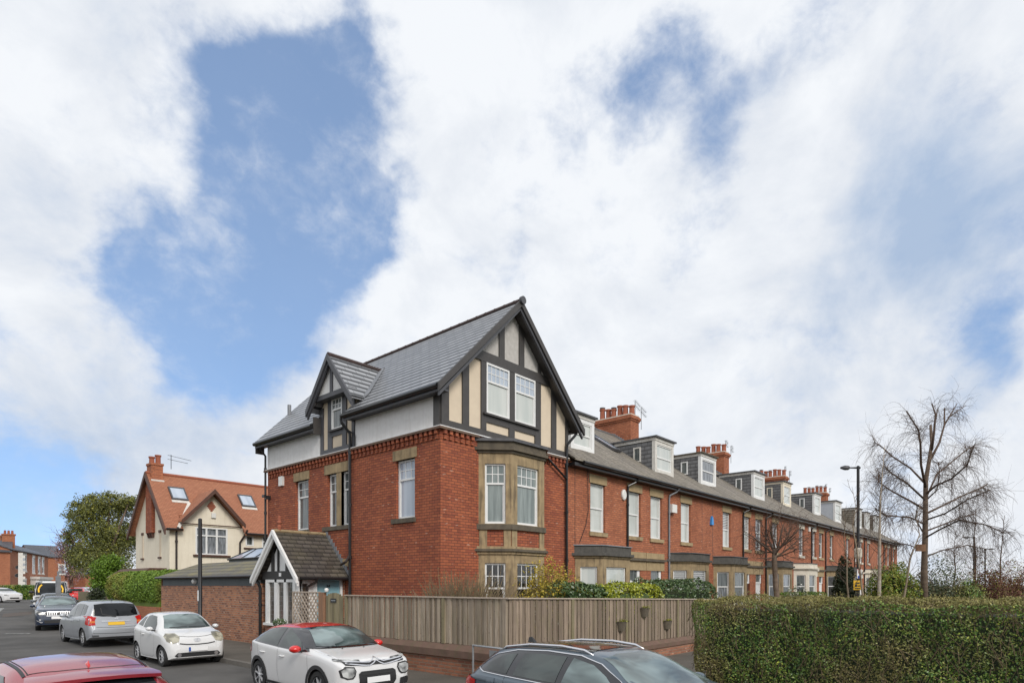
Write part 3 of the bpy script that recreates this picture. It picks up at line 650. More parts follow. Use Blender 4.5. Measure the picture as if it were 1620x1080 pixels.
mb = MB(); facade(mb, SP, 10.5, 12.2, .15, 2.6, [(door_x0, door_x1, .15, 2.5), (10.56, 10.78, 1.1, 2.35)], .08); mb.fbox(SP, door_x0-.06, door_x0, .15, 2.5, 0, .03); mb.fbox(SP, door_x1, door_x1+.08, .15, 2.5, 0, .03); mb.build('side_wall', M['white_paint'], porch)
part('pane', M['leaded'], porch, lambda q: q.fbox(SP, 10.56, 10.78, 1.1, 2.35, -.07, -.05))
mb = MB(); mb.fbox(SP, door_x0, door_x1, .15, 2.5, -.08, -.05); dm = (door_x0+door_x1)/2
for a, b in ((door_x0+.1, dm-.04), (dm+.04, door_x1-.1)):
    for c, d in ((.4, 1.2), (1.35, 2.28)): mb.fbox(SP, a, b, c, d, -.05, -.035)
door = mb.build('front_door', M['door_blue'], porch)
def text(s, name, size, mat_, parent, mtx, extrude=.004):
    cu = bpy.data.curves.new('t', 'FONT'); cu.body = s; cu.size = size; cu.extrude = extrude; cu.align_x = 'CENTER'; cu.align_y = 'CENTER'
    t_ = bpy.data.objects.new('t', cu); col.objects.link(t_); dg = bpy.context.evaluated_depsgraph_get()
    me = bpy.data.meshes.new_from_object(t_.evaluated_get(dg)); bpy.data.objects.remove(t_); bpy.data.curves.remove(cu)
    me.transform(mtx); me.transform(Matrix.Translation(-wloc(parent)) if parent else Matrix()); me.materials.clear(); me.materials.append(mat_)
    o = bpy.data.objects.new(name, me); col.objects.link(o); o.parent = parent; return o
# (the door is already a sub-part: its number and handle hang from the porch)
text('34', 'door_number', .16, M['letter_dark'], porch, Matrix.Translation((dm, 18.745, 2.26)) @ Matrix.Rotation(R(90), 4, 'X'))
part('door_knocker', M['grey_metal'], porch, lambda q: q.box(dm-.05, dm+.05, 18.70, 18.73, 1.72, 1.84))
pipe([(10.9, 18.32, 2.5), (10.9, 18.4, 2.4), (10.72, 18.62, 2.25), (10.72, 18.64, 2.1), (10.72, 18.64, .2)], .04, porch, 'pipe_brown')
pipe([(12.05, 18.2, 3.3), (11.95, 18.25, 3.1), (11.9, 18.5, 3.0)], .045, porch, 'pipe_brown', brackets=False)
pipe([(10.3, 18.35, 2.52), (12.15, 18.35, 2.52)], .055, porch, 'gutter', 'gutter', False)
part('pier', M['brick_old'], porch, lambda q: q.fbox(SP, door_x1+.1, 12.19, .15, 2.48, 0, .04))
part('lamp_sign', M['white_plain'], porch, lambda q: q.fbox(Q, 19.75, 19.88, 2.6, 2.72, .06, .08))

# ------------------------------------------------------------------ terrace
TZ0, TY0, TK, TYR = 7.0, 13.3, .672, 19.1
def tz(y): return TZ0+TK*(y-TY0)
S = south(13.68)
P_ = [18.5, 24.35, 30.8, 37.2, 43.8, 50.5, 57, 63.5, 70, 76, 81.8]
def dormer(h, x0, x1, yf, zt, cheek='slate_cheek', fr='white_paint', pane='glass_blind', roofm='lead_dark', sidewin=True, fasc='white_old'):
    Fd = south(yf); zb = tz(yf)
    mb = MB(); ye = TY0+(zt-TZ0)/TK+.1
    mb.fpoly(lambda u, z, o=0: (x0+(x1-x0)*o, u, z), [(yf+.12, zb-.05), (yf+.12, zt), (ye, zt), (ye, zt-.1)], 0, 1)
    d = mb.build('dormer', M[cheek], h)
    part('fascia', M[fasc], d, lambda q: q.box(x0-.04, x1+.04, yf-.06, ye-.3, zt-.14, zt-.002))
    part('flat_roof', M[roofm], d, lambda q: (q.box(x0-.12, x1+.12, yf-.16, ye+.1, zt, zt+.07),))
    mb = MB(); w = .17
    mb.fbox(Fd, x0-.02, x0+w, zb-.04, zt-.14, -.14, .03); mb.fbox(Fd, x1-w, x1+.02, zb-.04, zt-.14, -.14, .03); mb.fbox(Fd, x0+w, x1-w, zt-.3, zt-.14, -.04, .025); mb.fbox(Fd, x0+w, x1-w, zb-.04, zb+.13, -.04, .04)
    mb.build('surround', M[fr], d)
    sash(d, Fd, x0+w, x1-w, zb+.13, zt-.3, split=.5, rec=-.0, fw=.05, pane_m=M[pane], blind=M[pane])
    if sidewin:
        Wd = west(x0); m = MB(); a, b, c, e = yf+.75, yf+1.15, zb+.62, zt-.42
        m.fbox(Wd, a, a+.06, c, e, 0, .05); m.fbox(Wd, b-.06, b, c, e, 0, .05); m.fbox(Wd, a, b, c-.06, c, 0, .052); m.fbox(Wd, a, b, e, e+.06, 0, .052)
        sf = m.build('side_window', M[fr], d)
        # pane set inside the frame
        o = MB(); o.fbox(Wd, a+.06, b-.06, c, e, 0, .02); o.build('pane', M['glass'], d)
def chimney(h, xc, y0, y1, zb, zt, npots=6, m='brick_terrace', w=.45, cowl=(), aerial=True):
    mb = MB(); mb.box(xc-w, xc+w, y0, y1, zb, zt-.32); mb.box(xc-w-.05, xc+w+.05, y0-.05, y1+.05, zt-.32, zt-.22); mb.box(xc-w-.1, xc+w+.1, y0-.1, y1+.1, zt-.22, zt-.08); mb.box(xc-w-.04, xc+w+.04, y0-.04, y1+.04, zt-.08, zt)
    c = mb.build('chimney', M[m], h)
    part('flaunching', M['stone_painted'], c, lambda q: q.box(xc-w, xc+w, y0, y1, zt, zt+.07))
    for i in range(npots):
        y = y0+.22+(y1-y0-.44)*i/max(1, npots-1); hh = .62+.14*((i*7) % 3)/2
        part('chimney_pot', M['terracotta'], c, lambda q: q.lathe([(.175, zt+.05), (.165, zt+.1), (.15, zt+hh-.1), (.185, zt+hh-.08), (.185, zt+hh), (.13, zt+hh)], (xc+(.0 if i % 2 else .05), y, 0), 10))
        if i in cowl: part('cowl', M['lead'], c, lambda q: q.lathe([(.17, zt+hh+.06), (.17, zt+hh+.1), (.02, zt+hh+.13)], (xc, y, 0), 10))
    if npots > 4:
        mb = MB()
        for i in range(9): y = y0-i*.14; mb.box(xc-w-.05, xc-w-.0, y-.02+1.3, y+.12+1.3, tz(min(y+1.3, TYR))-.04, tz(min(y+1.3, TYR))+.15)
        mb.build('flashing', M['lead'], c)
    if aerial:
        for k, (dy, hh) in enumerate(((.3, 1.0), (-.1, .55))):
            mb = MB(); y = y0+dy; x = xc+w+.1; mb.tube([(x, y, zt-.7), (x, y, zt+hh)], .016, 5)
            for q in (0, .26):
                mb.tube([(x-.3, y-.15, zt+hh-.03-q), (x+1.0, y+.25, zt+hh-.03-q)], .011, 4)
                for j in range(7): px_ = x-.25+j*.19; mb.tube([(px_, y-.13+j*.06-.12, zt+hh-.03-q), (px_, y-.13+j*.06+.12, zt+hh-.03-q)], .006, 3)
            mb.build('aerial', M['black_metal'], c)
DORM = [(19.8, 21.4, 14.47, 9.2, {}), (26.5, 28.35, 14.4, 9.38, dict(fr='white_old')), (32.1, 34.05, 14.65, 9.55, dict(pane='glass_net', roofm='leadgreen')), (40.35, 42.3, 14.8, 9.7, {}), (47.2, 48.95, 15.15, 9.95, dict(fr='render_cream', fasc='render_cream')),
        (55.2, 57.0, 15.2, 10.0, {}), (59.6, 61.6, 14.7, 9.75, dict(cheek='render_white', sidewin=False)), (67.8, 69.8, 14.8, 9.9, dict(cheek='slate_old', sidewin=False)), (74.2, 75.9, 15.3, 10.1, dict(cheek='slate_old', sidewin=False)), (78.5, 80.3, 15.3, 10.1, dict(cheek='slate_old', sidewin=False))]
M['leadgreen'] = M['stone_dark']
mottled('slate_paint', (.5, .53, .58), (.42, .45, .5), 5)
LBL = ['red brick terraced house joined to the corner house, white dormer close beside the big gable', 'red brick terraced house with slate-cheeked cream dormer, long rooflight and first chimney stack', 'red brick terraced house with shutters in its stone bay and blue wall box', 'red brick terraced house behind the small bare garden tree, blind in its white dormer window', 'red brick terraced house with cream painted dormer, white painted bay behind garden tree trunk',
       'red brick terraced house with dark stone bay right of the white painted one', 'red brick terraced house with pale rendered dormer, left of the black lamp post', 'red brick terraced house behind the black lamp post, brown slate dormer', 'red brick terraced house seen through saplings right of the black lamp post', 'end red brick house of the terrace, farthest from the camera behind the birch twigs']
for i in range(10):
    x0, x1 = P_[i], P_[i+1]; mir = i % 2 == 1
    h = empty('terraced_house', ((x0+x1)/2, 16, 0), LBL[i], 'house', 'red brick houses of the long terrace')
    door_c = x0+.97 if mir else x1-.97; bay_c = x0+3.95 if mir else x1-3.9
    if i == 0: bay_c = x1-3.6
    ww = .53
    painted = i in (4, 7, 9); sm = 'stone_painted' if painted else 'stone_clean'; bm_ = 'stone_painted' if painted else 'stone'
    wh = [(door_c-ww, door_c+ww, 4.4, 6.32), (bay_c-ww-.2*(i == 0), bay_c+ww-.2*(i == 0), 4.4, 6.32)]; dh = (door_c-.5, door_c+.5, .3, 2.95)
    mb = MB(); facade(mb, S, x0, x1, 0, 6.98, wh+[dh], .14)
    if i == 9: facade(mb, west(x1), 13.68, 24, 0, 6.9); mb.fpoly(lambda u, z, o=0: (x1-.1*o, u, z), [(13.68, 6.9), (24, 6.9), (TYR, tz(TYR)-.15)], 0, 1)
    mb.build('wall', M['brick_terrace'], h)
    # slightly uneven old roof
    mb = MB()
    for (ya, za, yb, zb) in ((TY0, TZ0, TYR, tz(TYR)), (TYR, tz(TYR), 24.9, TZ0)):
        nx, ny = 6, 5
        for a in range(nx):
            for b in range(ny):
                pts = []
                for (aa, bb) in ((a, b), (a+1, b), (a+1, b+1), (a, b+1)):
                    X = x0+(x1-x0)*aa/nx; tt = bb/ny; s_ = .045*math.sin(X*1.9)*math.sin(math.pi*tt)+.02*math.sin(X*4.1+bb)*(0 < bb < ny)
                    pts.append((X, ya+(yb-ya)*tt, za+(zb-za)*tt+s_))
                mb.add(pts, [(0, 1, 2, 3)])
    rf = mb.build('roof', M['slate_old'], h, smooth=True)
    part('roof_edge', M['slate_old'], rf, lambda q: q.hexa([(x0, TY0, TZ0-.06), (x1, TY0, TZ0-.06), (x1, 13.9, tz(13.9)-.06), (x0, 13.9, tz(13.9)-.06), (x0, TY0, TZ0-.005), (x1, TY0, TZ0-.005), (x1, 13.9, tz(13.9)-.005), (x0, 13.9, tz(13.9)-.005)]))
    part('ridge_tiles', M['slate_cheek'], rf, lambda q: q.tube([(x0, TYR, tz(TYR)+.0), (x1, TYR, tz(TYR)+.0)], .09, 8))
    part('gutter', M['gutter'], h, lambda q: (q.tube([(x0+(.45 if i == 0 else 0), 13.24, 6.9), (x1, 13.24, 6.9)], .07, 8), q.box(x0, x1, 13.33, 13.66, 6.74, 6.86)))
    for k, w in enumerate(wh):
        bl = ['glass_blind', 'glass_blind', 'glass_shutter' if i == 2 else 'glass_blind', 'glass_net', 'glass_net', 'glass', 'glass_net', 'glass', 'glass', 'glass'][i]
        sash(h, S, w[0], w[1], w[2], w[3], split=.5 if i < 2 or k else .42, rec=.1, fw=.065, pane_m=M[bl], blind=M['glass_blind' if i < 3 else bl])
        lintel(S, w[0]-.1, w[1]+.1, 6.32, 6.66, h, sm); lintel(S, w[0]-.1, w[1]+.1, 4.24, 4.4, h, sm if (i % 3) else 'stone', 'sill', .07)
    part('front_door', M['white_paint'] if i % 2 else M['timber_brown'], h, lambda q: q.fbox(S, door_c-.5, door_c+.5, .3, 2.4, -.13, -.08))
    m = MB(); m.fbox(S, door_c-.5, door_c+.5, 2.4, 2.5, -.12, -.04); m.fbox(S, door_c-.5, door_c-.42, 2.5, 2.95, -.12, -.04); m.fbox(S, door_c+.3, door_c+.5, 2.5, 2.95, -.12, -.04)
    ft = m.build('fanlight', M['white_paint'], h); part('pane', M['glass'], ft, lambda q: q.fbox(S, door_c-.42, door_c+.3, 2.5, 2.95, -.1, -.08))
    part('door_head', M[sm], h, lambda q: (q.fbox(S, door_c-.72 if mir is False else x0+.02, x1-.02 if not mir else door_c+.72, 2.95, 3.34, 0, .03), q.fbox(S, door_c-.72 if not mir else x0+.02, x1-.02 if not mir else door_c+.72, 3.48, 3.74, 0, .03)))
    part('string_course', M['stone_dark' if not painted else 'stone_painted'], h, lambda q: q.fbox(S, door_c-.75 if not mir else x0+.001, x1-.001 if not mir else door_c+.75, 3.36, 3.46, 0, .13))
    pm = ['glass_blind', 'glass_shutter', 'glass_net', 'glass_net', 'glass', 'glass_dark', 'glass', 'glass', 'glass_dark', 'glass'][i]
    if i == 2: pm = 'glass_net'
    bay(h, bay_c-1.75, bay_c+1.75, 13.68, .74, [(.2, 3.34, 0, bm_, 'bay_window'), (3.34, 3.42, .06, bm_, 'cornice'), (3.42, 3.52, .16, 'stone_black' if not painted else bm_, 'cornice'), (3.52, 3.80, .04, 'stone_black' if not painted else bm_, 'bay_roof'), (3.80, 3.84, .09, 'lead' if i == 0 else 'lead_dark', 'bay_roof')],
        [(1.25, 3.0, .45 if i > 1 else .62, 0, 0, pm if i != 2 else 'glass', pm)])
    dx0, dx1, dy, dt, kw = DORM[i]
    kw = dict(kw)
    if kw.get('cheek') == 'render_white': kw['cheek'] = 'slate_paint'
    dormer(h, dx0, dx1, dy, dt, **kw)
    if i in (1, 3, 5, 7): chimney(h, x1, 18.0, 20.4, 9.0, 11.95, 6, cowl=(5, 3) if i in (1, 5) else (0, 1, 2, 3, 4) if i == 7 else ())
    px_ = x1-1.62 if not mir else x0+2.1
    pipe([(px_+.35, 13.26, 6.85), (px_+.3, 13.4, 6.68), (px_, 13.6, 6.5), (px_, 13.62, 6.3), (px_, 13.62, .3)], .045, h, 'gutter' if i != 1 else 'lead')
    if i in (1, 3): part('wall_joint', M['pipe_brown'], h, lambda q: q.fbox(S, x1-.66, x1-.64, 3.2, 6.9, 0, .006))
    if i == 2: part('wall_joint', M['pipe_brown'], h, lambda q: q.fbox(S, x0+.62, x0+.64, 3.2, 6.9, 0, .006))
    if i == 0:
        part('wall_joint', M['pipe_brown'], h, lambda q: q.fbox(S, 18.98, 19.0, 3.0, 6.9, 0, .006))
        o = part('alarm_box', M['plastic_white'], h, lambda q: q.lathe([(.0, 0), (.17, .01), (.17, .07), (.13, .1), (.0, .1)], (0, 0, 0), 16), local=True)
        o.rotation_euler = (R(90), 0, 0); p = at(985.5, 782.5, Y=13.68); o.location = p-wloc(h); o.scale = (1, 1.35, 1)
        mb = MB(); mb.tube([at(929, 730, Y=13.63), at(930, 770, Y=13.63), at(931, 805, Y=13.63), at(927, 830, Y=13.63), at(917, 858, Y=13.63)], .012, 5); mb.tube([at(929, 730, Y=13.2), at(925, 742, Y=13.6), at(931, 745, Y=13.6), at(933, 762, Y=13.62)], .01, 5); mb.build('cable', M['black_metal'], h)
    if i == 1:
        pp = lambda px, py: at(px, py, Y=13.68)
        part('wall_box', M['plastic_white'], h, lambda q: q.fbox(S, pp(1057, 0).x, pp(1064.5, 0).x, pp(1060, 811).z, pp(1060, 798).z, 0, .22))
        mb = MB(); X0, X1, Y0, Y1 = 25.0, 25.9, 15.9, 18.6
        def rf_(x, y, e): return (x, y-e*.55, tz(y)+e*.83)
        for (a, b, c, d) in ((X0, X0+.09, Y0, Y1), (X1-.09, X1, Y0, Y1), (X0+.09, X1-.09, Y0, Y0+.1), (X0+.09, X1-.09, Y1-.1, Y1), (X0+.09, X1-.09, 17.2, 17.28)):
            mb.hexa([rf_(a, c, 0), rf_(b, c, 0), rf_(b, d, 0), rf_(a, d, 0), rf_(a, c, .12), rf_(b, c, .12), rf_(b, d, .12), rf_(a, d, .12)])
        sk = mb.build('rooflight', M['lead_dark'], h)
        part('pane', M['glass_sky'], sk, lambda q: q.hexa([rf_(X0+.09, Y0+.1, .0), rf_(X1-.09, Y0+.1, .0), rf_(X1-.09, Y1-.1, 0), rf_(X0+.09, Y1-.1, 0), rf_(X0+.09, Y0+.1, .09), rf_(X1-.09, Y0+.1, .09), rf_(X1-.09, Y1-.1, .09), rf_(X0+.09, Y1-.1, .09)]))
    if i == 2:
        p = at(1124.5, 824, Y=13.68); 
        part('alarm_box', M['blue_box'], h, lambda q: q.fpoly(S, [(p.x-.13, p.z-.2), (p.x+.17, p.z-.2), (p.x+.13, p.z+.08), (p.x+.02, p.z+.27), (p.x-.09, p.z+.08)], 0, .1))
    if i == 5:
        p = at(1279, 836, Y=13.68); part('alarm_box', M['plastic_white'], h, lambda q: q.fbox(S, p.x-.15, p.x+.15, p.z-.2, p.z+.15, 0, .1))

# ------------------------------------------------------------------ foliage helpers
rng = np.random.default_rng(11)
def leaf_mesh(name, pts, size, m, parent=None, nrm=None, aspect=.55, jitter=1., mats2=None, frac2=0., local_off=None):
    """many small separate leaf faces (rhombs), one mesh"""
    pts = np.asarray(pts, float); n = len(pts)
    d = rng.normal(size=(n, 3)) if nrm is None else np.asarray(nrm)*1.0+rng.normal(size=(n, 3))*jitter
    d /= np.linalg.norm(d, axis=1)[:, None]+1e-9
    t = np.cross(d, rng.normal(size=(n, 3))); t /= np.linalg.norm(t, axis=1)[:, None]+1e-9; b = np.cross(d, t)
    s = size*(.6+.8*rng.random(n))[:, None]
    v = np.stack([pts-t*s, pts-b*s*aspect+d*s*.15, pts+t*s, pts+b*s*aspect+d*s*.15], 1).reshape(-1, 3)
    off = wloc(parent) if parent else Vector((0, 0, 0)); v -= np.array(off)
    me = bpy.data.meshes.new(name); me.vertices.add(4*n); me.vertices.foreach_set('co', v.ravel())
    me.loops.add(4*n); me.loops.foreach_set('vertex_index', np.arange(4*n)); me.polygons.add(n)
    me.polygons.foreach_set('loop_start', np.arange(n)*4); me.materials.append(M[m])
    if mats2:
        me.materials.append(M[mats2]); me.polygons.foreach_set('material_index', (rng.random(n) < frac2).astype(np.int32))
    me.update(calc_edges=True); o = bpy.data.objects.new(name, me); col.objects.link(o); o.parent = parent; return o
def sticks(name, a, b, r, m, parent=None):
    """straight thin twigs as three-sided prisms"""
    a = np.asarray(a, float); b = np.asarray(b, float); n = len(a); d = b-a; d /= np.linalg.norm(d, axis=1)[:, None]+1e-9
    t = np.cross(d, (0.3, .5, .81)); t /= np.linalg.norm(t, axis=1)[:, None]+1e-9; c = np.cross(d, t); r = np.asarray(r).reshape(-1, 1)
    vs = []
    for p, k in ((a, 1.), (b, .5)):
        for th in (0, 2.094, 4.189): vs.append(p+(t*math.cos(th)+c*math.sin(th))*r*k)
    v = np.stack(vs, 1).reshape(-1, 3)-np.array(wloc(parent) if parent else (0, 0, 0))
    q = np.array([[0, 1, 4, 3], [1, 2, 5, 4], [2, 0, 3, 5]])[None]+np.arange(n)[:, None, None]*6
    me = bpy.data.meshes.new(name); me.vertices.add(6*n); me.vertices.foreach_set('co', v.ravel())
    me.loops.add(12*n); me.loops.foreach_set('vertex_index', q.ravel()); me.polygons.add(3*n); me.polygons.foreach_set('loop_start', np.arange(3*n)*4)
    me.materials.append(M[m]); me.update(calc_edges=True); o = bpy.data.objects.new(name, me); col.objects.link(o); o.parent = parent; return o
def snoise(p, sc, seed=0):
    """cheap smooth value noise for clumps and outlines"""
    p = np.asarray(p)*sc+seed*13.7; s = np.zeros(len(p))
    for k, (a, b, c) in enumerate(((1, .7, .4), (-.6, 1.1, .5), (.3, -.8, 1.2), (1.7, 1.3, -.9))): s += np.sin(p[:, 0]*a+p[:, 1]*b+p[:, 2]*c+k*1.7+1.3*np.sin(p[:, 1]*.9*a-p[:, 0]*.6+k))
    return s/4
def blob_pts(c, r, n, shell=.35, gaps=.0, seed=0, nsc=2.2, amp=.22, zmin=-.6):
    """points through an uneven crown"""
    u = rng.normal(size=(n*2, 3)); u /= np.linalg.norm(u, axis=1)[:, None]; u = u[u[:, 2] > zmin][:n]
    rad = (1-shell*rng.random(len(u))**1.4)*(1+amp*snoise(u, nsc*2, seed))
    p = u*rad[:, None]*np.array(r)+np.array(c)
    if gaps: k = snoise(p, 4.5/np.mean(r), seed+3) > gaps-1; p = p[k]; u = u[k]
    return p, u
def bush(name, c, r, n, size, m, label, cat='shrub', group=None, shell=.45, gaps=.55, seed=0, stems=6, jit=1., mats2=None, frac2=0, core=None, amp=.22):
    o = empty(name, (c[0], c[1], g(c[1])), label, cat, group); cc = (c[0], c[1], c[2])
    p, u = blob_pts(cc, r, n, shell, gaps, seed, amp=amp); p[:, 2] = np.maximum(p[:, 2], .15)
    leaf_mesh('foliage', p, size, m, o, nrm=u, jitter=jit, mats2=mats2, frac2=frac2)
    if core:
        p2, u2 = blob_pts(cc, [q*.72 for q in r], int(n*.35), .9, 0, seed+1); leaf_mesh('inner_foliage', p2, size*1.7, core, o)
    if stems:
        a = np.tile(np.array([c[0], c[1], .1]), (stems, 1))+rng.normal(size=(stems, 3))*.12; b = np.array(cc)+rng.normal(size=(stems, 3))*np.array(r)*.35
        sticks('stem', a, b, np.full(stems, .03), 'bark', o)
    return o
def rot_about(v, axis, ang): return Matrix.Rotation(ang, 3, axis) @ v
def grow(mb, p, d, r, L, depth, opt, rs, tips=None):
    """recursive branching tubes"""
    seg = opt.get('seg', 4); pts = [p.copy()]; rad = [r]; q = p.copy(); dd = d.copy()
    for i in range(seg):
        ax = Vector((rs.gauss(0, 1), rs.gauss(0, 1), rs.gauss(0, 1))).normalized()
        dd = rot_about(dd, ax, rs.gauss(0, opt.get('wob', .15))); dd.z += opt.get('up', .05)*(1 if depth < opt.get('droopd', 9) else -opt.get('droop', 0)); dd.normalize()
        q = q+dd*(L/seg); pts.append(q.copy()); rad.append(r*(1-(1-opt.get('taper', .55))*(i+1)/seg))
    mb.tube(pts, rad, 7 if r > .05 else 4 if r > .015 else 3, cap=False)
    if tips is not None and depth >= opt['depth']-1: tips += pts[1:]
    if depth >= opt['depth']: return
    for i in range(opt['n'][depth]):
        t_ = opt.get('t0', .3)+(1-opt.get('t0', .3))*(i+rs.random())/opt['n'][depth]; k = min(seg-1, int(t_*seg)); f_ = t_*seg-k
        s_ = pts[k].lerp(pts[k+1], f_); base = (pts[k+1]-pts[k]).normalized(); ax = base.orthogonal().normalized(); ax = rot_about(ax, base, rs.random()*6.283)
        nd = rot_about(base, ax, R(opt['ang'])*(.7+.6*rs.random()))
        grow(mb, s_, nd, max(.004, rad[k]*opt.get('rr', .6)), L*opt['lr']*(.6+.7*rs.random()), depth+1, opt, rs, tips)
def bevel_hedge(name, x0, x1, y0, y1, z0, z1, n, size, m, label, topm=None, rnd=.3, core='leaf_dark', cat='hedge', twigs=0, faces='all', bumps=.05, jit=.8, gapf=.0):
    """clipped hedge: leaves in a shell over a rounded block"""
    o = empty(name, ((x0+x1)/2, (y0+y1)/2, z0), label, cat)
    c = np.array([(x0+x1)/2, (y0+y1)/2, (z0+z1)/2]); hs_ = np.array([x1-x0, y1-y0, z1-z0])/2
    A = [hs_[1]*hs_[2], hs_[0]*hs_[2]*2, hs_[0]*hs_[1]]; A = np.array([A[0]*(2 if faces == 'all' else 1), A[1], A[2]]); A /= A.sum()
    k = rng.choice(3, size=n, p=A); q = (rng.random((n, 3))*2-1); sg = np.where(rng.random(n) < .5, -1., 1.)
    if faces != 'all': sg = np.where(k == 0, -1., sg)
    sg = np.where(k == 2, 1., sg); q[np.arange(n), k] = sg
    p = q*hs_; nn = np.zeros((n, 3)); nn[np.arange(n), k] = sg
    # round the arrises
    inner = np.clip(p, -(hs_-rnd), hs_-rnd); v = p-inner; L = np.linalg.norm(v, axis=1)[:, None]; p = inner+v/np.maximum(L, 1e-6)*np.minimum(L, rnd); nn = np.where(L > 1e-6, v/np.maximum(L, 1e-6), nn)
    p = p+c; p += nn*(bumps*snoise(p, 2.3, 1)+bumps*.6*snoise(p, 7, 4)-size*1.2*rng.random(n)**.7*1.5)[:, None]
    if gapf: kk = snoise(p, 5, 2)+.6*snoise(p, 13, 5) > -1+gapf; p, nn, k = p[kk], nn[kk], k[kk]
    top = (nn[:, 2] > .75)
    if topm:
        leaf_mesh('clipped_top', p[top], size*.85, topm, o, nrm=nn[top], jitter=jit); leaf_mesh('foliage', p[~top], size, m, o, nrm=nn[~top], jitter=jit)
    else: leaf_mesh('foliage', p, size, m, o, nrm=nn, jitter=jit)
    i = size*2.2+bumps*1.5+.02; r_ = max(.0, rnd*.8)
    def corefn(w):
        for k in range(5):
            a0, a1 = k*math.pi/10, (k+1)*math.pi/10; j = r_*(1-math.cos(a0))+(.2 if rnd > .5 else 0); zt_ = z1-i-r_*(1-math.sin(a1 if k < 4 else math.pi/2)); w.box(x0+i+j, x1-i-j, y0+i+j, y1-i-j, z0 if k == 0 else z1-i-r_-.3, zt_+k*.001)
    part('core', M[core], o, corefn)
    if twigs:
        b = p[rng.choice(len(p), twigs)]; a = b+np.stack([.02+.03*rng.random(twigs), rng.normal(size=twigs)*.09, -.04-.2*rng.random(twigs)], 1); b[:, 0] -= .012; a[:, 0] -= .012
        b = b+np.array([.0, 0, .0])-nn[rng.choice(len(nn), twigs)]*.0; sticks('twigs', a, b+np.array([-.02, 0, .01]), .003+.003*rng.random(twigs), 'bark_twig', o)
    return o

# ------------------------------------------------------------------ outbuilding beside the porch
OB = empty('outbuilding', (12, 26, 0), 'low brick outbuilding with grey fascia, mossy slate lean-to roof and glass lantern', 'outbuilding')
WO = west(10.5)
mb = MB(); facade(mb, WO, 21.9, 31.2, 0, 2.27); mb.box(10.42, 10.75, 21.32, 21.9, 0, 2.36); facade(mb, lambda u, z, o=0: (u, 31.2+o, z), 10.5, 14, 0, 2.6); mb.build('wall', M['brick_old'], OB)
part('fascia', M['fascia_grey'], OB, lambda q: q.box(10.53, 10.7, 21.5, 31.1, 2.27, 2.62))
Ya, Yb, Xt, Yt, Zt = 21.35, 31.35, 11.72, 30.0, 3.3
mb = MB(); mb.add([(10.36, Ya, 2.68), (10.36, Yb, 2.68), (Xt, Yt, Zt), (Xt, Ya, Zt)], [(0, 1, 2, 3)]); mb.add([(10.36, Yb, 2.68), (15, Yb, 2.68), (15, Yt, Zt), (Xt, Yt, Zt)], [(0, 1, 2, 3)]); mb.add([(Xt, Ya, Zt), (Xt, Yt, Zt), (15, Yt, Zt), (15, Ya, Zt)], [(0, 1, 2, 3)])
mb.add([(10.36, Ya, 2.62), (10.36, Yb, 2.62), (10.36, Yb, 2.68), (10.36, Ya, 2.68)], [(0, 1, 2, 3)])
mb.build('roof', M['slate_mossy'], OB, recalc=False)
pipe([(10.33, 21.35, 2.63), (10.33, 31.4, 2.63)], .055, OB, 'gutter', 'gutter', False)
pipe([(10.33, 21.6, 2.6), (10.33, 21.45, 2.5), (10.3, 21.2, 2.35), (10.36, 21.2, 2.2), (10.36, 21.2, .2)], .055, OB, 'gutter')
lx0, lx1, ly0, ly1 = 12.4, 13.8, 23.2, 28.4
mb = MB(); mb.box(lx0, lx1, ly0, ly1, 3.28, 3.46); lan = mb.build('roof_lantern', M['fascia_grey'], OB)
mb = MB(); r0 = [(lx0-.04, ly0-.04, 3.47), (lx1+.04, ly0-.04, 3.47), (lx1+.04, ly1+.04, 3.47), (lx0-.04, ly1+.04, 3.47)]; r1 = [(13.1, ly0+.9, 3.95), (13.1, ly1-.9, 3.95)]
mb.add(r0+r1, [(0, 1, 4), (1, 2, 5, 4), (2, 3, 5), (3, 0, 4, 5)]); mb.build('pane', M['glass_sky'], lan)
mb = MB(); mb.tube(r1, .03, 6)
for a, b in ((r0[0], r1[0]), (r0[1], r1[0]), (r0[2], r1[1]), (r0[3], r1[1])): mb.tube([a, b], .035, 6)
for t_ in (.25, .5, .75): mb.tube([(lx0-.04, ly0+(ly1-ly0)*t_, 3.49), (13.1, ly0+(ly1-ly0)*t_, 3.96)], .02, 5)
for i in range(4): mb.tube([r0[i], r0[(i+1) % 4]], .04, 6)
mb.build('lantern_frame', M['black_metal'], lan)
p = at(308, 919, X=10.5); part('wall_lamp', M['plastic_white'], OB, lambda q: q.lathe([(.02, -.16), (.09, -.12), (.12, -.05), (.12, 0)], (p.x+.03, p.y, p.z), 14, 'x'), smooth='auto')

# ------------------------------------------------------------------ cream house
C = empty('cream_house', (18, 41.7, 0), 'cream rendered house with orange clay tile roof, front gable with red diamond and roof windows', 'house')
KX, KY, KE, KR, KYR = 13.5, 38.8, 5.96, 9.2, 41.7
KS = (KR-KE)/(KYR-KY)
def kz(y): return KR-KS*abs(y-KYR)
SC, WC = south(KY), west(KX)
win1 = (14.97, 16.82, 4.16, 5.81); a, b = at(389, 0, Y=KY).x, at(400.5, 0, Y=KY).x; win2 = (a, b, 4.83, 5.46); win3 = (19.1, 20.3, 4.3, 5.5)
mb = MB(); facade(mb, SC, KX, 26, 3.05, KE-.05, [win1, win2, win3], .12); facade(mb, WC, KY, 44.6, 3.05, KE); mb.fpoly(WC, [(KY, KE), (44.6, KE), (KYR, KR-.12)], -.1, 0)
facade(mb, south(44.6), KX, 26, 0, KE); mb.build('wall', M['render_cream'], C)
